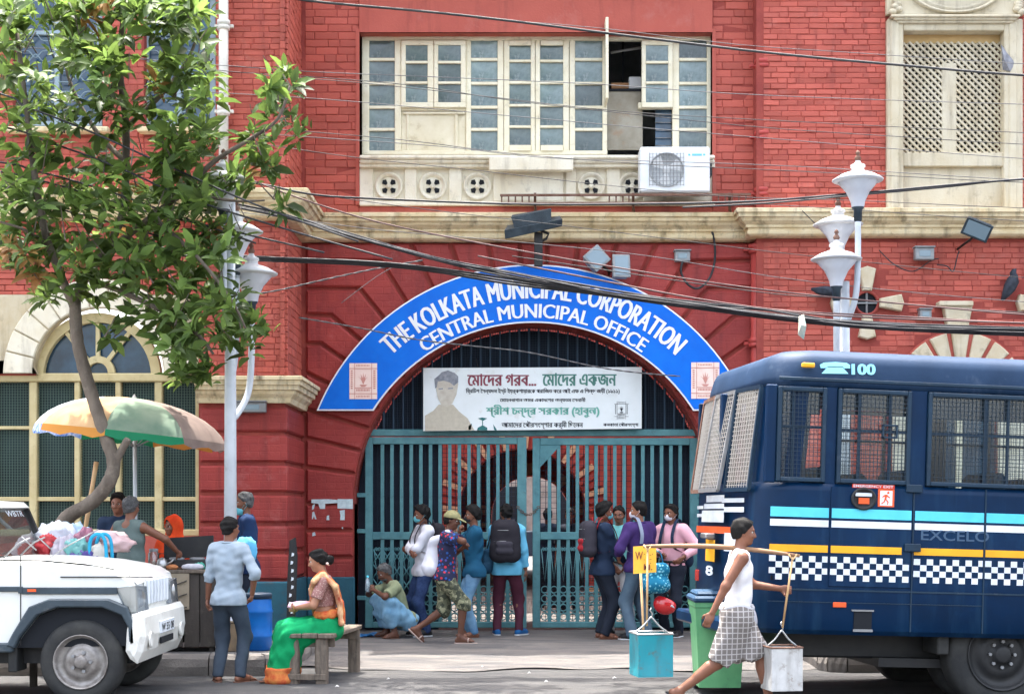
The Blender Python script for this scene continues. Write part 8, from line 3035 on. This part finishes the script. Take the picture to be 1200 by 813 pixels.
def backpack(label, J, m_, m2, size=(.15, .30, .44), off=.0, straps=True, strapm=None, side=0):
    s = J['s']
    R = J['root']
    t = thing('backpack', label, 'backpack', tuple(R.location), R.rotation_euler.z)
    c = J['C'] - J['fw'] * (.11 + size[0] / 2) * s + J['up'] * (.02 + off) * s + J['lft'] * side
    ax = np.stack([J['fw'], J['lft'], J['up']])
    FD = Field(c - .36, c + .36, .012)
    a, b, h = size[0] / 2, size[1] / 2, size[2] / 2
    for (u, v) in ((-1, -1), (-1, 1), (1, -1), (1, 1)):
        for w_ in (0,):
            FD.cone(c + ax[1] * u * (b - .06) - ax[2] * (h - .07), c + ax[1] * u * (b - .075) + ax[2] * (h - .08), a, a * .92, .05)
    FD.cone(c + ax[2] * (h - .09), c - ax[2] * (h - .08), a * 1.05, a * 1.1, .06)
    FD.wrinkle(.004, 3)
    FD.build('pack_body', m_, t)
    FD = Field(c - .36, c + .36, .012); pc = c - ax[0] * a * .9 - ax[2] * h * .35
    FD.cone(pc + ax[1] * (b - .09) - ax[2] * .05, pc - ax[1] * (b - .09) - ax[2] * .05, a * .55, a * .55, .04); FD.cone(pc + ax[1] * (b - .09) + ax[2] * .04, pc - ax[1] * (b - .09) + ax[2] * .04, a * .5, a * .5, .04)
    FD.build('pack_pocket', m2, t)
    m = MB(); m.tube(catmull([c + ax[2] * h * .95 + ax[0] * a * .7 + ax[1] * .03, c + ax[2] * (h + .045) + ax[0] * a * .7, c + ax[2] * h * .95 + ax[0] * a * .7 - ax[1] * .03], 4), .008, 5); m.build('grab_loop', m2, t)
    m = MB()
    for (z, wd) in ((.55, .8), (-.02, .85)):
        P = [c + ax[2] * h * z - ax[0] * (a * 1.02 + .012) * sqrt(max(1 - .35 * u * u, 0)) + ax[1] * b * wd * u for u in [-1 + k / 5 for k in range(11)]]
        m.tube(P, .005, 5)
    m.build('zip', mGREYM, t, kind='stuff')
    if straps:
        for i in ((1, -1) if straps is True else (straps,)):
            strap(m, J, i, strapm or m2, t)
    return t


mNAVYC = fab('navy_cloth', lin(38, 52, 74)); mDENIM = fab('dark_denim', lin(40, 56, 92), lin(56, 74, 112), 14); mDENIML = fab('light_denim', lin(118, 156, 184), lin(82, 120, 154), 5); mDENIMG = fab('grey_denim', lin(92, 112, 128), lin(74, 94, 112), 6)
mSHW = fab('white_shirt', lin(224, 224, 230), lin(204, 206, 216)); mDKT = fab('dark_trousers', lin(38, 44, 56)); mMAR = fab('maroon_trousers', lin(84, 44, 58)); mCYS = fab('cyan_shirt', lin(112, 190, 222), lin(98, 176, 210))
mBLSH = fab('teal_blue_tee', lin(34, 88, 118), lin(28, 74, 102)); mPUR = fab('purple_shirt', lin(72, 52, 106), lin(58, 42, 92)); mPNK = fab('pink_shirt', lin(232, 178, 188), lin(218, 162, 176)); mTEAS = fab('aqua_shirt', lin(132, 208, 206))
mKHAK = fab('pale_trousers', lin(190, 190, 192), lin(168, 168, 172)); mOLV = fab('olive_shirt', lin(148, 156, 124), lin(124, 132, 104)); mSKYB = fab('sky_lungi', lin(140, 182, 208), lin(110, 156, 188), 8)
mGRYS = fab('grey_blue_shirt', lin(152, 164, 174), lin(136, 150, 162)); mGRYT = fab('slate_trousers', lin(66, 76, 88), lin(54, 64, 76)); mPOLO = fab('navy_polo', lin(34, 54, 88), lin(28, 44, 76)); mVEST = fab('sage_vest', lin(104, 118, 114), lin(88, 102, 100)); mSING = fab('white_singlet', lin(230, 228, 228), lin(212, 210, 214))
mORGC = fab('orange_shawl', lin(226, 84, 40), lin(200, 60, 28)); mPACKB = fab('pack_black', lin(48, 46, 52)); mPACKG = fab('pack_grey', lin(62, 60, 68)); mPACKR = fab('pack_red', lin(170, 48, 56)); mSHOEB = fab('shoe_blue', lin(40, 96, 150)); mSHOEK = mat('shoe_black', (.02, .02, .022), .4); mSANB = mat('sandal_brown', lin(96, 66, 52), .7); mSANP = mat('sandal_pale', lin(170, 150, 140), .7)
mFLOR = pattern('floral_print', 'spots', (lin(40, 44, 74), lin(190, 52, 66), lin(46, 92, 170)), 21); mCAMO = pattern('camo_print', 'camo', (lin(96, 98, 78), lin(140, 140, 112), lin(62, 66, 54)), 14)
mLUNG = pattern('checked_lungi', 'checks', (lin(112, 106, 103), lin(170, 166, 163)), 7.0); mPOLK = pattern('polka_bag', 'spots', (lin(24, 116, 150), lin(150, 214, 226), lin(110, 196, 214)), 26)
mGREENS = fab('green_sari', lin(20, 150, 92), lin(14, 126, 76), 7); mPALL = fab('pallu_cream', lin(214, 176, 132), lin(150, 60, 44), 10); mPALR = fab('pallu_rust', lin(176, 72, 46), lin(204, 130, 70), 16); mBLOU = pattern('blouse_print', 'spots', (lin(150, 110, 104), lin(190, 160, 150), lin(120, 70, 70)), 60)
mRIMK = mat('bangle_gold', (.6, .4, .12), .3, metal=.8)

# 1 squatting man
J = person('squatting man in an olive shirt and pale blue lungi raising a bottle', G(463, 20.1), 205, 1.62, 'c', 1.0, pelvis=(-.16, 0, .24), lean=(24, 0), head=(5, 5),
           feet={1: (.06, .15, 0), -1: (.06, -.15, 0)}, knees={1: (1, .35, .8), -1: (1, -.35, .8)}, hands={1: (.34, .08, .66), -1: (.34, -.06, .68)}, elbows={1: (.3, .9, -.5), -1: (.3, -.9, -.5)}, grip=(1.0, 1.0), palm={1: (-.2, -1, 0), -1: (-.2, 1, 0)},
           hair=mHAIRG, top=dict(m=mOLV, sleeve=.8, e=.018, hem=-.06), bottom=dict(m=mSKYB, e=.022, e2=.04, len=1.5, skirt=(1.6, .95), name='lungi', waist=.06, wr=.012, wf=(26, 60)), shoes=('sandal', mSANB), beard=mHAIRG)
w = (J['wr'][1] + J['wr'][-1]) / 2 + np.array((.06, 0, .06))
t = thing('water_bottle', 'clear plastic bottle held up by the squatting man', 'bottle', tuple(J['root'].matrix_basis @ Vector(w)))
m = MB(); m.lathe([(.001, -.10), (.03, -.10), (.033, -.08), (.033, .03), (.014, .08), (.013, .1)], 14); m.build('bottle_body', glass('bottle_plastic', (.8, .9, .95), 1.4, .05, .25, (.6, .72, .8)), t)
m = MB(); m.lathe([(.016, .09), (.016, .115), (.001, .116)], 12); m.build('bottle_cap', mCYAN, t)
# a folded checked towel on his shoulder is part of his clothes
FD = Field(J['lo'], J['hi'], .012); FD.cone(J['S'][-1] - J['fw'] * .08 - J['up'] * .22, J['S'][-1] + J['up'] * .05, .035, .045, .03); FD.cone(J['S'][-1] + J['up'] * .05, J['S'][-1] + J['fw'] * .08 - J['up'] * .2, .045, .04, .03); FD.wrinkle(.006, 4); FD.build('shoulder_towel', fab('towel', lin(120, 130, 122)), J['root'])

# 2 white shirt man, arms folded
J = person('man in a white shirt and teal mask with folded arms by the gate', G(497, 20.35), 205, 1.68, 'b', 1.0, head=(-10, 8), hair_style='tall', mask=(mMASKT, 0), hands={1: (.21, -.12, 1.16), -1: (.23, .12, 1.12)}, elbows={1: (.2, 1, -.6), -1: (.2, -1, -.6)}, grip=(.8, .8),
           palm={1: (-1, 0, 0), -1: (-1, 0, 0)}, top=dict(m=mSHW, sleeve=1.75, e=.02, hem=-.10, collar=mSHW), bottom=dict(m=mDENIM, e2=.026), shoes=('shoe', mSHOEK))
backpack('dark backpack on the white shirted man', J, mPACKB, mPACKG)

# 3 man with the cap walking right
J = person('man in an olive cap, floral shirt and camouflage shorts striding past', G(521, 19.35), 0, 1.66, 'c', 1.0, lean=(5, 0), pelvis=(0, 0, .86), head=(-10, 8), feet={1: (-.36, .07, .10), -1: (.20, -.07, .0)}, toes={1: (.72, 0, -.69), -1: (1, -.1, .05)}, knees={1: (1, 0, 0), -1: (1, 0, .1)},
           hands={1: (.24, .12, 1.22), -1: (.15, -.13, 1.34)}, elbows={1: (-.2, .5, -1), -1: (.3, -1, -.1)}, grip=(1.0, .9), palm={1: (0, -1, 0), -1: (0, .6, .5)},
           top=dict(m=mFLOR, sleeve=.75, e=.024, hem=-.06, collar=mFLOR, flare=.012), bottom=dict(m=mCAMO, e=.026, len=1.12, e2=.042, name='shorts'), shoes=('sandal', mSANP))
L = J['L']; FD = Field(J['HC'] - .22, J['HC'] + .24, .009)
mCAPO = fab('olive_cap', lin(146, 142, 104), lin(124, 120, 86))
FD.ell(L(-.008, 0, .034), (.112, .092, .094), J['axh'], 0); FD.plane(L(0, 0, .026), -J['hu'] + J['hf'] * .1); FD.build('cap', mCAPO, J['root'])
FD = Field(J['HC'] - .22, J['HC'] + .26, .008); FD.ell(L(.10, 0, .034), (.09, .078, .014), np.stack([nv(J['hf'] - .25 * J['hu']), J['hl'], nv(J['hu'] + .25 * J['hf'])]), 0); FD.build('cap_peak', mCAPO, J['root'])
wl_ = J['wr'][1]
b = MB(); bp = J['C'] - J['fw'] * .17 + J['lft'] * .02 - J['up'] * .08
t = thing('white_sack', 'slim white sack slung over the back of the man in the cap', 'sack', J['root'].location, J['root'].rotation_euler.z)
FD = Field(bp - .4, bp + .42, .012); FD.cone(bp - J['up'] * .17, bp + J['up'] * .12 + J['fw'] * .01, .125, .07, .05); FD.cone(bp + J['up'] * .12 + J['fw'] * .01, J['S'][-1] + J['up'] * .06, .07, .03, .05); FD.cone(bp - J['up'] * .2 + J['lft'] * .1, bp - J['up'] * .2 - J['lft'] * .1, .08, .08, .05); FD.wrinkle(.011, 8, (14, 40)); FD.build('sack_body', fab('sack_white', lin(216, 218, 226), lin(196, 198, 210)), t)

# 4 man in the black mask, hand to his face
J = person('man in a teal tee shirt and pale jeans touching his black mask', G(556, 20.15), 190, 1.67, 'b', 1.0, head=(-2, 2), mask=(mMASKK, 0), hands={1: (.10, -.18, 1.10), -1: (.20, -.02, 1.40)}, elbows={1: (0, 1, -.5), -1: (.3, -.6, -1)}, grip=(.6, 1.2), palm={1: (-.5, -1, 0), -1: (-1, 0, 0)}, hair_style='tall',
           feet={1: (.02, .12, 0), -1: (.05, -.10, 0)}, top=dict(m=mBLSH, sleeve=1.3, e=.022, hem=-.10), bottom=dict(m=mDENIML, e2=.024, wr=.006), shoes=('sandal', mSANB))
# 5 backpack man seen from behind
J = person('man in a cyan shirt and maroon trousers seen from behind', G(594, 20.45), 84, 1.7, 'b', 1.0, head=(25, 6), hands={1: (.08, .22, .84), -1: (.06, -.25, .84)}, feet={1: (0, .13, 0), -1: (.04, -.16, 0)}, toes={1: (1, .25, 0), -1: (1, -.5, 0)},
           top=dict(m=mCYS, sleeve=1.85, e=.022, hem=-.10, collar=mCYS), bottom=dict(m=mMAR, e2=.02), shoes=('shoe', mSHOEB))
backpack('big black backpack on the man in the cyan shirt', J, mPACKB, mPACKG, (.2, .32, .50), -.02)
t = thing('shoulder_bag', 'small blue bag hanging at the left of the backpack man', 'bag', J['root'].location, J['root'].rotation_euler.z)
c = J['P'] + np.array((-.05, .26, .10)); FD = Field(c - .3, c + .3, .012); FD.cone(c - (0, 0, .10), c + (0, 0, .10), .085, .055, .03); FD.cone(c + (.06, 0, -.10), c - (.06, 0, .10), .07, .07, .03); FD.wrinkle(.006, 5); FD.build('bag_body', fab('bag_blue', lin(44, 82, 110)), t)
m = MB(); m.tube([c + np.array((0, 0, .14)), c + np.array((.0, -.05, .35)), J['S'][1] + J['up'] * .07], .009, 5); m.build('bag_strap', mPACKG, t)

# 6 navy man with a red and black pack, in profile
J = person('man in navy clothes and a teal mask in profile by the right gate', G(706, 19.95), 14, 1.72, 'b', 1.02, head=(0, 4), mask=(mMASKT, 0), hands={1: (.20, .16, .92), -1: (.26, -.10, .93)}, elbows={1: (-1, .4, -.3), -1: (-1, -.5, -.3)}, grip=(.7, .7), hair_style='tall',
           top=dict(m=mNAVYC, sleeve=1.8, e=.024, hem=-.09, collar=mNAVYC), bottom=dict(m=mDKT, e=.022, e2=.032), shoes=('sandal', mSANB))
backpack('red and black backpack on the navy clad man', J, mPACKG, mPACKR, (.17, .30, .44), 0, strapm=mPACKR)
# 7 aqua shirt man half hidden
J = person('half hidden man in an aqua shirt and pale trousers', G(726, 20.5), 255, 1.68, 'b', 1.0, head=(0, 10), hands={1: (.12, .2, .85), -1: (.1, -.22, .82)}, feet={1: (.0, .16, 0), -1: (.0, -.12, 0)}, top=dict(m=mTEAS, sleeve=.7, e=.018, hem=.02, collar=mTEAS), bottom=dict(m=mKHAK, e2=.02, belt=mBLACK), shoes=('shoe', mSHOEK))
# 8 purple shirt man
J = person('man in a purple shirt and grey jeans turned from the street', G(750, 19.75), 128, 1.73, 'a', 1.08, head=(42, 2), mask=(mMASKW, 0), hands={1: (.20, .18, 1.02), -1: (.16, -.28, .86)}, elbows={1: (-.6, 1, -.3), -1: (-1, -.6, -.2)}, grip=(.6, .9), feet={1: (0, .13, 0), -1: (0, -.13, 0)},
           top=dict(m=mPUR, sleeve=1.45, e=.024, hem=-.05, collar=mPUR), bottom=dict(m=mDENIMG, e=.02, e2=.034), shoes=('shoe', mSHOEK))
t = thing('sling_strap', 'pale grey bag strap across the purple shirted man', 'strap', J['root'].location, J['root'].rotation_euler.z)
strap(None, J, 1, fab('strap_grey', lin(140, 150, 170)), t, .03, .125, 'webbing')
hw = J['wr'][-1]
c = Vector(J['root'].matrix_basis @ Vector(hw)); 
t = thing('polka_bag', 'turquoise bag with pale spots hanging beside the purple shirted man', 'bag', (WX(768, 19.5), 19.5, WZ(695, 19.5)))
FD = Field((-.3, -.2, -.1), (.3, .2, .6), .012); FD.cone((-.07, 0, .12), (.07, 0, .12), .12, .12, .05); FD.cone((-.09, 0, .30), (.09, 0, .30), .09, .09, .06); FD.wrinkle(.009, 3, (15, 40)); FD.build('bag_body', mPOLK, t)
m = MB()
for sx in (-1, 1):
    m.tube(catmull([(sx * .10, 0, .36), (sx * .07, .0, .50), (0, 0, .55), (-sx * .02, .02, .52)], 4), .008, 5)
m.build('bag_handle', mPOLK, t)
# 9 pink shirt man
J = person('man in a pink shirt and white mask facing the street', G(788, 20.25), 235, 1.70, 'b', 1.02, head=(-12, 6), mask=(mMASKW, 0), hands={1: (.16, .24, 1.04), -1: (.24, -.06, 1.08)}, elbows={1: (-.6, 1, -.4), -1: (-.6, -1, -.6)}, grip=(.6, .8), palm={1: (0, -1, 0), -1: (0, 1, .3)},
           top=dict(m=mPNK, sleeve=1.85, e=.022, hem=.03, collar=mPNK), bottom=dict(m=mDKT, e=.016, e2=.026, belt=mBLACK), shoes=('shoe', mSHOEK))
backpack('navy backpack with wide straps on the pink shirted man', J, mNAVYC, mPACKB, (.16, .34, .40), -.16, strapm=mNAVYC)
t = thing('red_helmet', 'shiny red helmet hanging in front of the pink shirted man', 'helmet', (WX(779, 19.6), 19.6, WZ(708, 19.6)), rot=(radians(160), radians(20), 0))
FD = Field((-.2, -.2, -.2), (.2, .2, .2), .01); FD.ell((0, 0, 0), (.15, .125, .13), None, 0); FD.plane((0, 0, -.06), (0.1, 0, -1)); FD.ell((0, 0, -.07), (.12, .1, .1), None, .01, 'sub'); FD.build('helmet_shell', mat('helmet_red', lin(206, 36, 40), .15, spec=.6, coat=.8), t)
m = MB(); m.tube([(.13 * cos(a), .13 * sin(a) - .0, .02) for a in [radians(-60 + 12 * k) for k in range(11)]], .012, 6); m.build('helmet_stripe', mSWHT, t)
m = MB(); m.tube([(-.05, .1, -.06), (0, .05, -.2), (.05, -.1, -.06)], .008, 5); m.build('chin_strap', mBLACK, t)

# 10 the carrier
mSTR = mat('pole_unused', (.1, .1, .1))
J = person('bare armed man in a white singlet and checked lungi carrying a pole', (WX(864, 12.95), 12.95, 0), 0, 1.64, 'b', 1.07, lean=(3, 0), pelvis=(-.01, 0, .87), head=(0, 4), hands={1: (.40, .14, 1.09), -1: (-.30, -.22, .80)}, elbows={1: (-.7, .5, -1), -1: (-.6, -.8, 0)}, grip=(1.5, .55), palm={1: (0, -1, 0), -1: (.3, .9, 0)},
           feet={1: (.30, .06, .0), -1: (-.52, -.07, .13)}, toes={1: (1, .05, .15), -1: (.70, -.05, -.72)}, knees={1: (1, 0, .2), -1: (1, 0, -.1)}, res=.009, hair=mHAIR, hair_amp=.004,
           top=dict(m=mSING, sleeve=0, e=.010, hem=-.02, scoop=True, wr=.0055, name='singlet', neck=.06), bottom=dict(m=mLUNG, e=.016, len=.93, e2=.03, skirt=(.93, 1.0), waist=.07, name='lungi', wr=.007), shoes=('sandal', mSHOEK))
c = J['P'] + np.array((.13, .10, -.02)); FD = Field(c - .2, c + .2, .01); FD.ell(c, (.06, .07, .08), None, 0); FD.cone(c, c + np.array((.02, .04, -.13)), .05, .03, .04); FD.wrinkle(.012, 4, (25, 60)); FD.build('lungi_knot', fab('knot_cloth', lin(196, 196, 202), lin(160, 162, 172), 20), J['root'])
m = MB(); ring = [J['P'] + J['up'] * .06 + np.array((.128 * cos(a), .152 * sin(a), .012 * sin(3 * a))) for a in [2 * pi * k / 24 for k in range(25)]]; m.tube(ring, .026, 8, caps=False); m.build('waist_roll', fab('waist_cloth', lin(186, 186, 190)), J['root'])

# 11 grey shirt man, back to us
J = person('man in a pale grey shirt standing with his back to the street', G(268, 15.45), 78, 1.61, 'b', .98, head=(-25, 2), hands={1: (.06, .27, .80), -1: (.06, -.24, .93)}, elbows={1: (-1, .5, -.2), -1: (-.7, -1.2, -.3)}, grip=(.9, .9), feet={1: (0, .12, 0), -1: (.02, -.12, 0)}, toes={1: (1, .5, 0), -1: (1, -.6, 0)},
           top=dict(m=mGRYS, sleeve=1.25, e=.016, se=.8, hem=-.09, collar=mGRYS, wr=.0045, wf=(34, 80)), bottom=dict(m=mGRYT, e=.018, e2=.026), shoes=('sandal', mSANB), res=.0095)
# 12 blue polo man behind the lamp post
J = person('man in a navy polo with a lowered mask behind the lamp post', G(289, 17.3), 195, 1.68, 'b', 1.05, head=(-5, 4), mask=(mMASKT, .045), hair=mHAIRG, hands={1: (.18, .14, 1.0), -1: (.14, -.22, 1.0)}, elbows={1: (-1, .5, -.4), -1: (-1, -.6, -.4)}, grip=(.9, .9),
           top=dict(m=mPOLO, sleeve=.85, e=.024, hem=-.09, collar=mPOLO), bottom=dict(m=mDKT, e2=.03), shoes=('shoe', mSHOEK))
c = (WX(287, 17.0), 17.0, WZ(648, 17.0))
lump('carrier_bag', 'light blue carrier bag held by the man in the navy polo', 'bag', (c[0], c[1], c[2] - .1), (.13, .06, .16), fab('bag_sky', lin(112, 190, 228), lin(90, 170, 214)), 21, amp=.2)

# 13 woman in the green sari on the bench
J = person('seated woman in a green sari with an orange bordered pallu', (WX(384, 15.46), 15.46, 0), 186, 1.58, 'd', 1.1, pelvis=(-.02, 0, .60), lean=(7, 0), head=(-8, 10), hair_style='bun', feet={1: (.50, .065, .02), -1: (.46, -.055, .02)}, knees={1: (1, .0, .6), -1: (1, -.0, .6)}, toes={1: (1, .1, 0), -1: (1, -.1, 0)},
           hands={1: (.34, .05, .80), -1: (.32, -.05, .82)}, elbows={1: (-.6, .8, -.5), -1: (-.5, -.8, -.5)}, grip=(.7, .7),
           top=dict(m=mBLOU, sleeve=.7, e=.012, hem=.22, neck=.03, name='blouse', wr=.002), bottom=dict(m=mGREENS, e=.022, e2=.04, skirt=(1.84, 1.5), waist=.12, name='sari', wr=.009, wf=(30, 75)), shoes=('sandal', mSANB), res=.0095)
FD = Field(J['lo'], J['hi'], .0105)
A_ = [J['ank'][i] * .86 + J['kn'][i] * .14 for i in (1, -1)]
for u in (0, .33, .66, 1):
    a_ = A_[0] * (1 - u) + A_[1] * u
    FD.cone(a_, a_ + nv(J['ank'][1] - J['kn'][1]) * .06, .155, .16, .04, cut=.0)
FD.plane((0, 0, .15), (0, 0, 1)); FD.wrinkle(.010, 6, (25, 60)); FD.build('sari_border', mPALR, J['root'])


def drape(path, w, th, m_, name, J, seed=3):
    FD = Field(J['lo'], J['hi'], .0105)
    for i in range(len(path) - 1):
        (p, wd), (q, wd2) = path[i], path[i + 1]
        p = np.array(p); q = np.array(q)
        for k in range(-1, 2):
            FD.cone(p + np.array(wd) * k * .5, q + np.array(wd2) * k * .5, th, th, .03)
    FD.wrinkle(.005, seed, (30, 70)); return FD.build(name, m_, J['root'])


s = J['s']; S_ = J['S']; U = J['up']; FW = J['fw']; LF = J['lft']
# pallu: from the right hip across the chest, over the left shoulder and down the back
drape([(J['P'] + FW * .14 * s - LF * .12 * s + U * .12 * s, U * .10), (J['C'] + FW * .145 * s - LF * .02 * s, U * .12), (S_[1] + FW * .10 * s + U * .0, LF * .10), (S_[1] - LF * .03 + U * .065 * s, LF * .10), (S_[1] - FW * .115 * s - U * .08 * s, LF * .10), (J['C'] + LF * .12 * s - FW * .135 * s - U * .12 * s, LF * .09), (J['P'] + LF * .15 * s - FW * .13 * s + U * .02, LF * .07)], 0, .024, mPALL, 'pallu', J)
drape([(S_[1] - LF * .105 * s + FW * .09 * s + U * .03 * s, LF * .02), (S_[1] - LF * .10 * s + U * .078 * s, LF * .02), (S_[1] - LF * .10 * s - FW * .125 * s - U * .08 * s, LF * .02), (J['C'] + LF * .05 * s - FW * .15 * s - U * .12 * s, LF * .02), (J['P'] + LF * .09 * s - FW * .15 * s + U * .02, LF * .02)], 0, .017, mPALR, 'pallu_border', J, 4)
drape([(J['P'] + U * .13 * s + FW * .13 * s * cos(a) + LF * .175 * s * sin(a), U * .03) for a in [2 * pi * k / 10 for k in range(11)]], 0, .022, mPALR, 'waist_fold', J, 5)
m = MB()
for k in range(4):
    p = J['L'](-.10, .05 - .02 * k, -.05 - .012 * abs(k - 1)); m.sphere(tuple(p), .016, 8, 5)
m.build('hair_flowers', mPINK, J['root'], kind='stuff')
for i in (1, -1):
    a = nv(J['wr'][i] - J['el'][i]); o1 = nv(np.cross(a, (0, 0, 1.))); o2 = np.cross(a, o1); m = MB()
    m.tube([J['wr'][i] + (o1 * cos(t) + o2 * sin(t)) * .034 for t in [2 * pi * k / 14 for k in range(15)]], .005, 5, caps=False); m.build('bangle', mRIMK, J['root'])
lump('handbag', 'small pink and white bag in the lap of the seated woman', 'bag', (WX(353, 15.46), 15.46, .72), (.13, .10, .05), fab('lap_bag', lin(226, 190, 204), lin(200, 150, 176), 14), 31, amp=.15)

# 14 woman in orange behind the stall
J = person('woman wrapped in a bright orange shawl sitting behind the stall', (WX(204, 17.75), 17.75, PZ), 250, 1.56, 'b', 1.05, pelvis=(0, 0, .72), head=(-20, 4), hair=mHAIR, hands={1: (.26, .12, .98), -1: (.26, -.12, .98)}, feet={1: (.40, .1, .1), -1: (.40, -.1, .1)}, knees={1: (1, 0, .6), -1: (1, 0, .6)},
           top=dict(m=mORGC, sleeve=1.6, e=.03, hem=-.1, name='shawl', wr=.009), bottom=dict(m=mORGC, e=.02, e2=.04, skirt=(1.8, 1.1), name='skirt'))
L = J['L']; FD = Field(J['HC'] - .26, J['HC'] + .22, .009); FD.ell(L(-.02, 0, .018), (.115, .104, .125), J['axh'], 0); FD.cone(L(-.03, 0, -.05), L(-.02, 0, -.15), .10, .12, .04); FD.ell(L(.085, 0, -.02), (.075, .066, .105), J['axh'], .01, 'sub'); FD.wrinkle(.006, 4, (25, 60)); FD.build('head_scarf', mORGC, J['root'])
t = thing('stool', 'low wooden stool under the woman in orange', 'stool', (WX(204, 17.75), 17.75, PZ))
m = MB(); m.lathe([(.001, .53), (.17, .53), (.175, .55), (.17, .57), (.001, .57)], 18); m.build('seat', mWOODG, t)
for k in range(4):
    a = pi / 4 + k * pi / 2; m = MB(); m.tube([(.15 * cos(a), .15 * sin(a), 0), (.11 * cos(a), .11 * sin(a), .53)], .018, 7); m.build('leg', mWOODD, t)
# 15 man in the sage vest, back to us
J = person('thickset man in a sage vest leaning toward the stall', G(152, 16.35), 62, 1.62, 'b', 1.18, head=(8, 4), hair=mHAIRG, hands={1: (.10, .34, .95), -1: (.40, -.34, 1.12)}, elbows={1: (-1, .6, -.2), -1: (-.2, -1, .1)}, grip=(.6, .6), top=dict(m=mVEST, sleeve=0, e=.014, hem=-.1, scoop=True, name='vest', wr=.004, neck=.06), bottom=dict(m=mDKT, e2=.03), shoes=('sandal', mSANB))
# 16 dark haired man behind
J = person('dark haired man behind the man in the vest', G(139, 17.6), 275, 1.66, 'b', 1.0, head=(-8, 4), hair_style='tall', hands={1: (.1, .24, .82), -1: (.1, -.24, .82)}, top=dict(m=mNAVYC, sleeve=.8, e=.02, hem=-.1, collar=mNAVYC), bottom=dict(m=mDKT), shoes=('sandal', mSANB))
# 17 someone standing behind the bus, only shoes and legs show
J = person('person in dark trousers and black shoes standing behind the bus', G(957, 17.2), 340, 1.66, 'b', 1.0, feet={1: (0, .1, 0), -1: (.14, -.1, 0)}, toes={1: (1, .2, 0), -1: (1, 0, 0)}, top=dict(m=mOLV, sleeve=.8, e=.02, hem=-.1), bottom=dict(m=mDKT, e2=.03), shoes=('shoe', mSHOEK), res=.012)
# 18 two people in the court seen through the gate
for (px, d, h_, c, lab) in ((668, 25.0, 250, mDKT, 'dim figure in dark clothes inside the gateway'), (642, 26.2, 80, mNAVYC, 'second dim figure deeper inside the gateway')):
    person(lab, (WX(px, d), d, .06), h_, 1.66, 'c', 1.0, top=dict(m=c, sleeve=.9, e=.02, hem=-.1), bottom=dict(m=mDKT, e2=.03), shoes=('shoe', mSHOEK), res=.014)
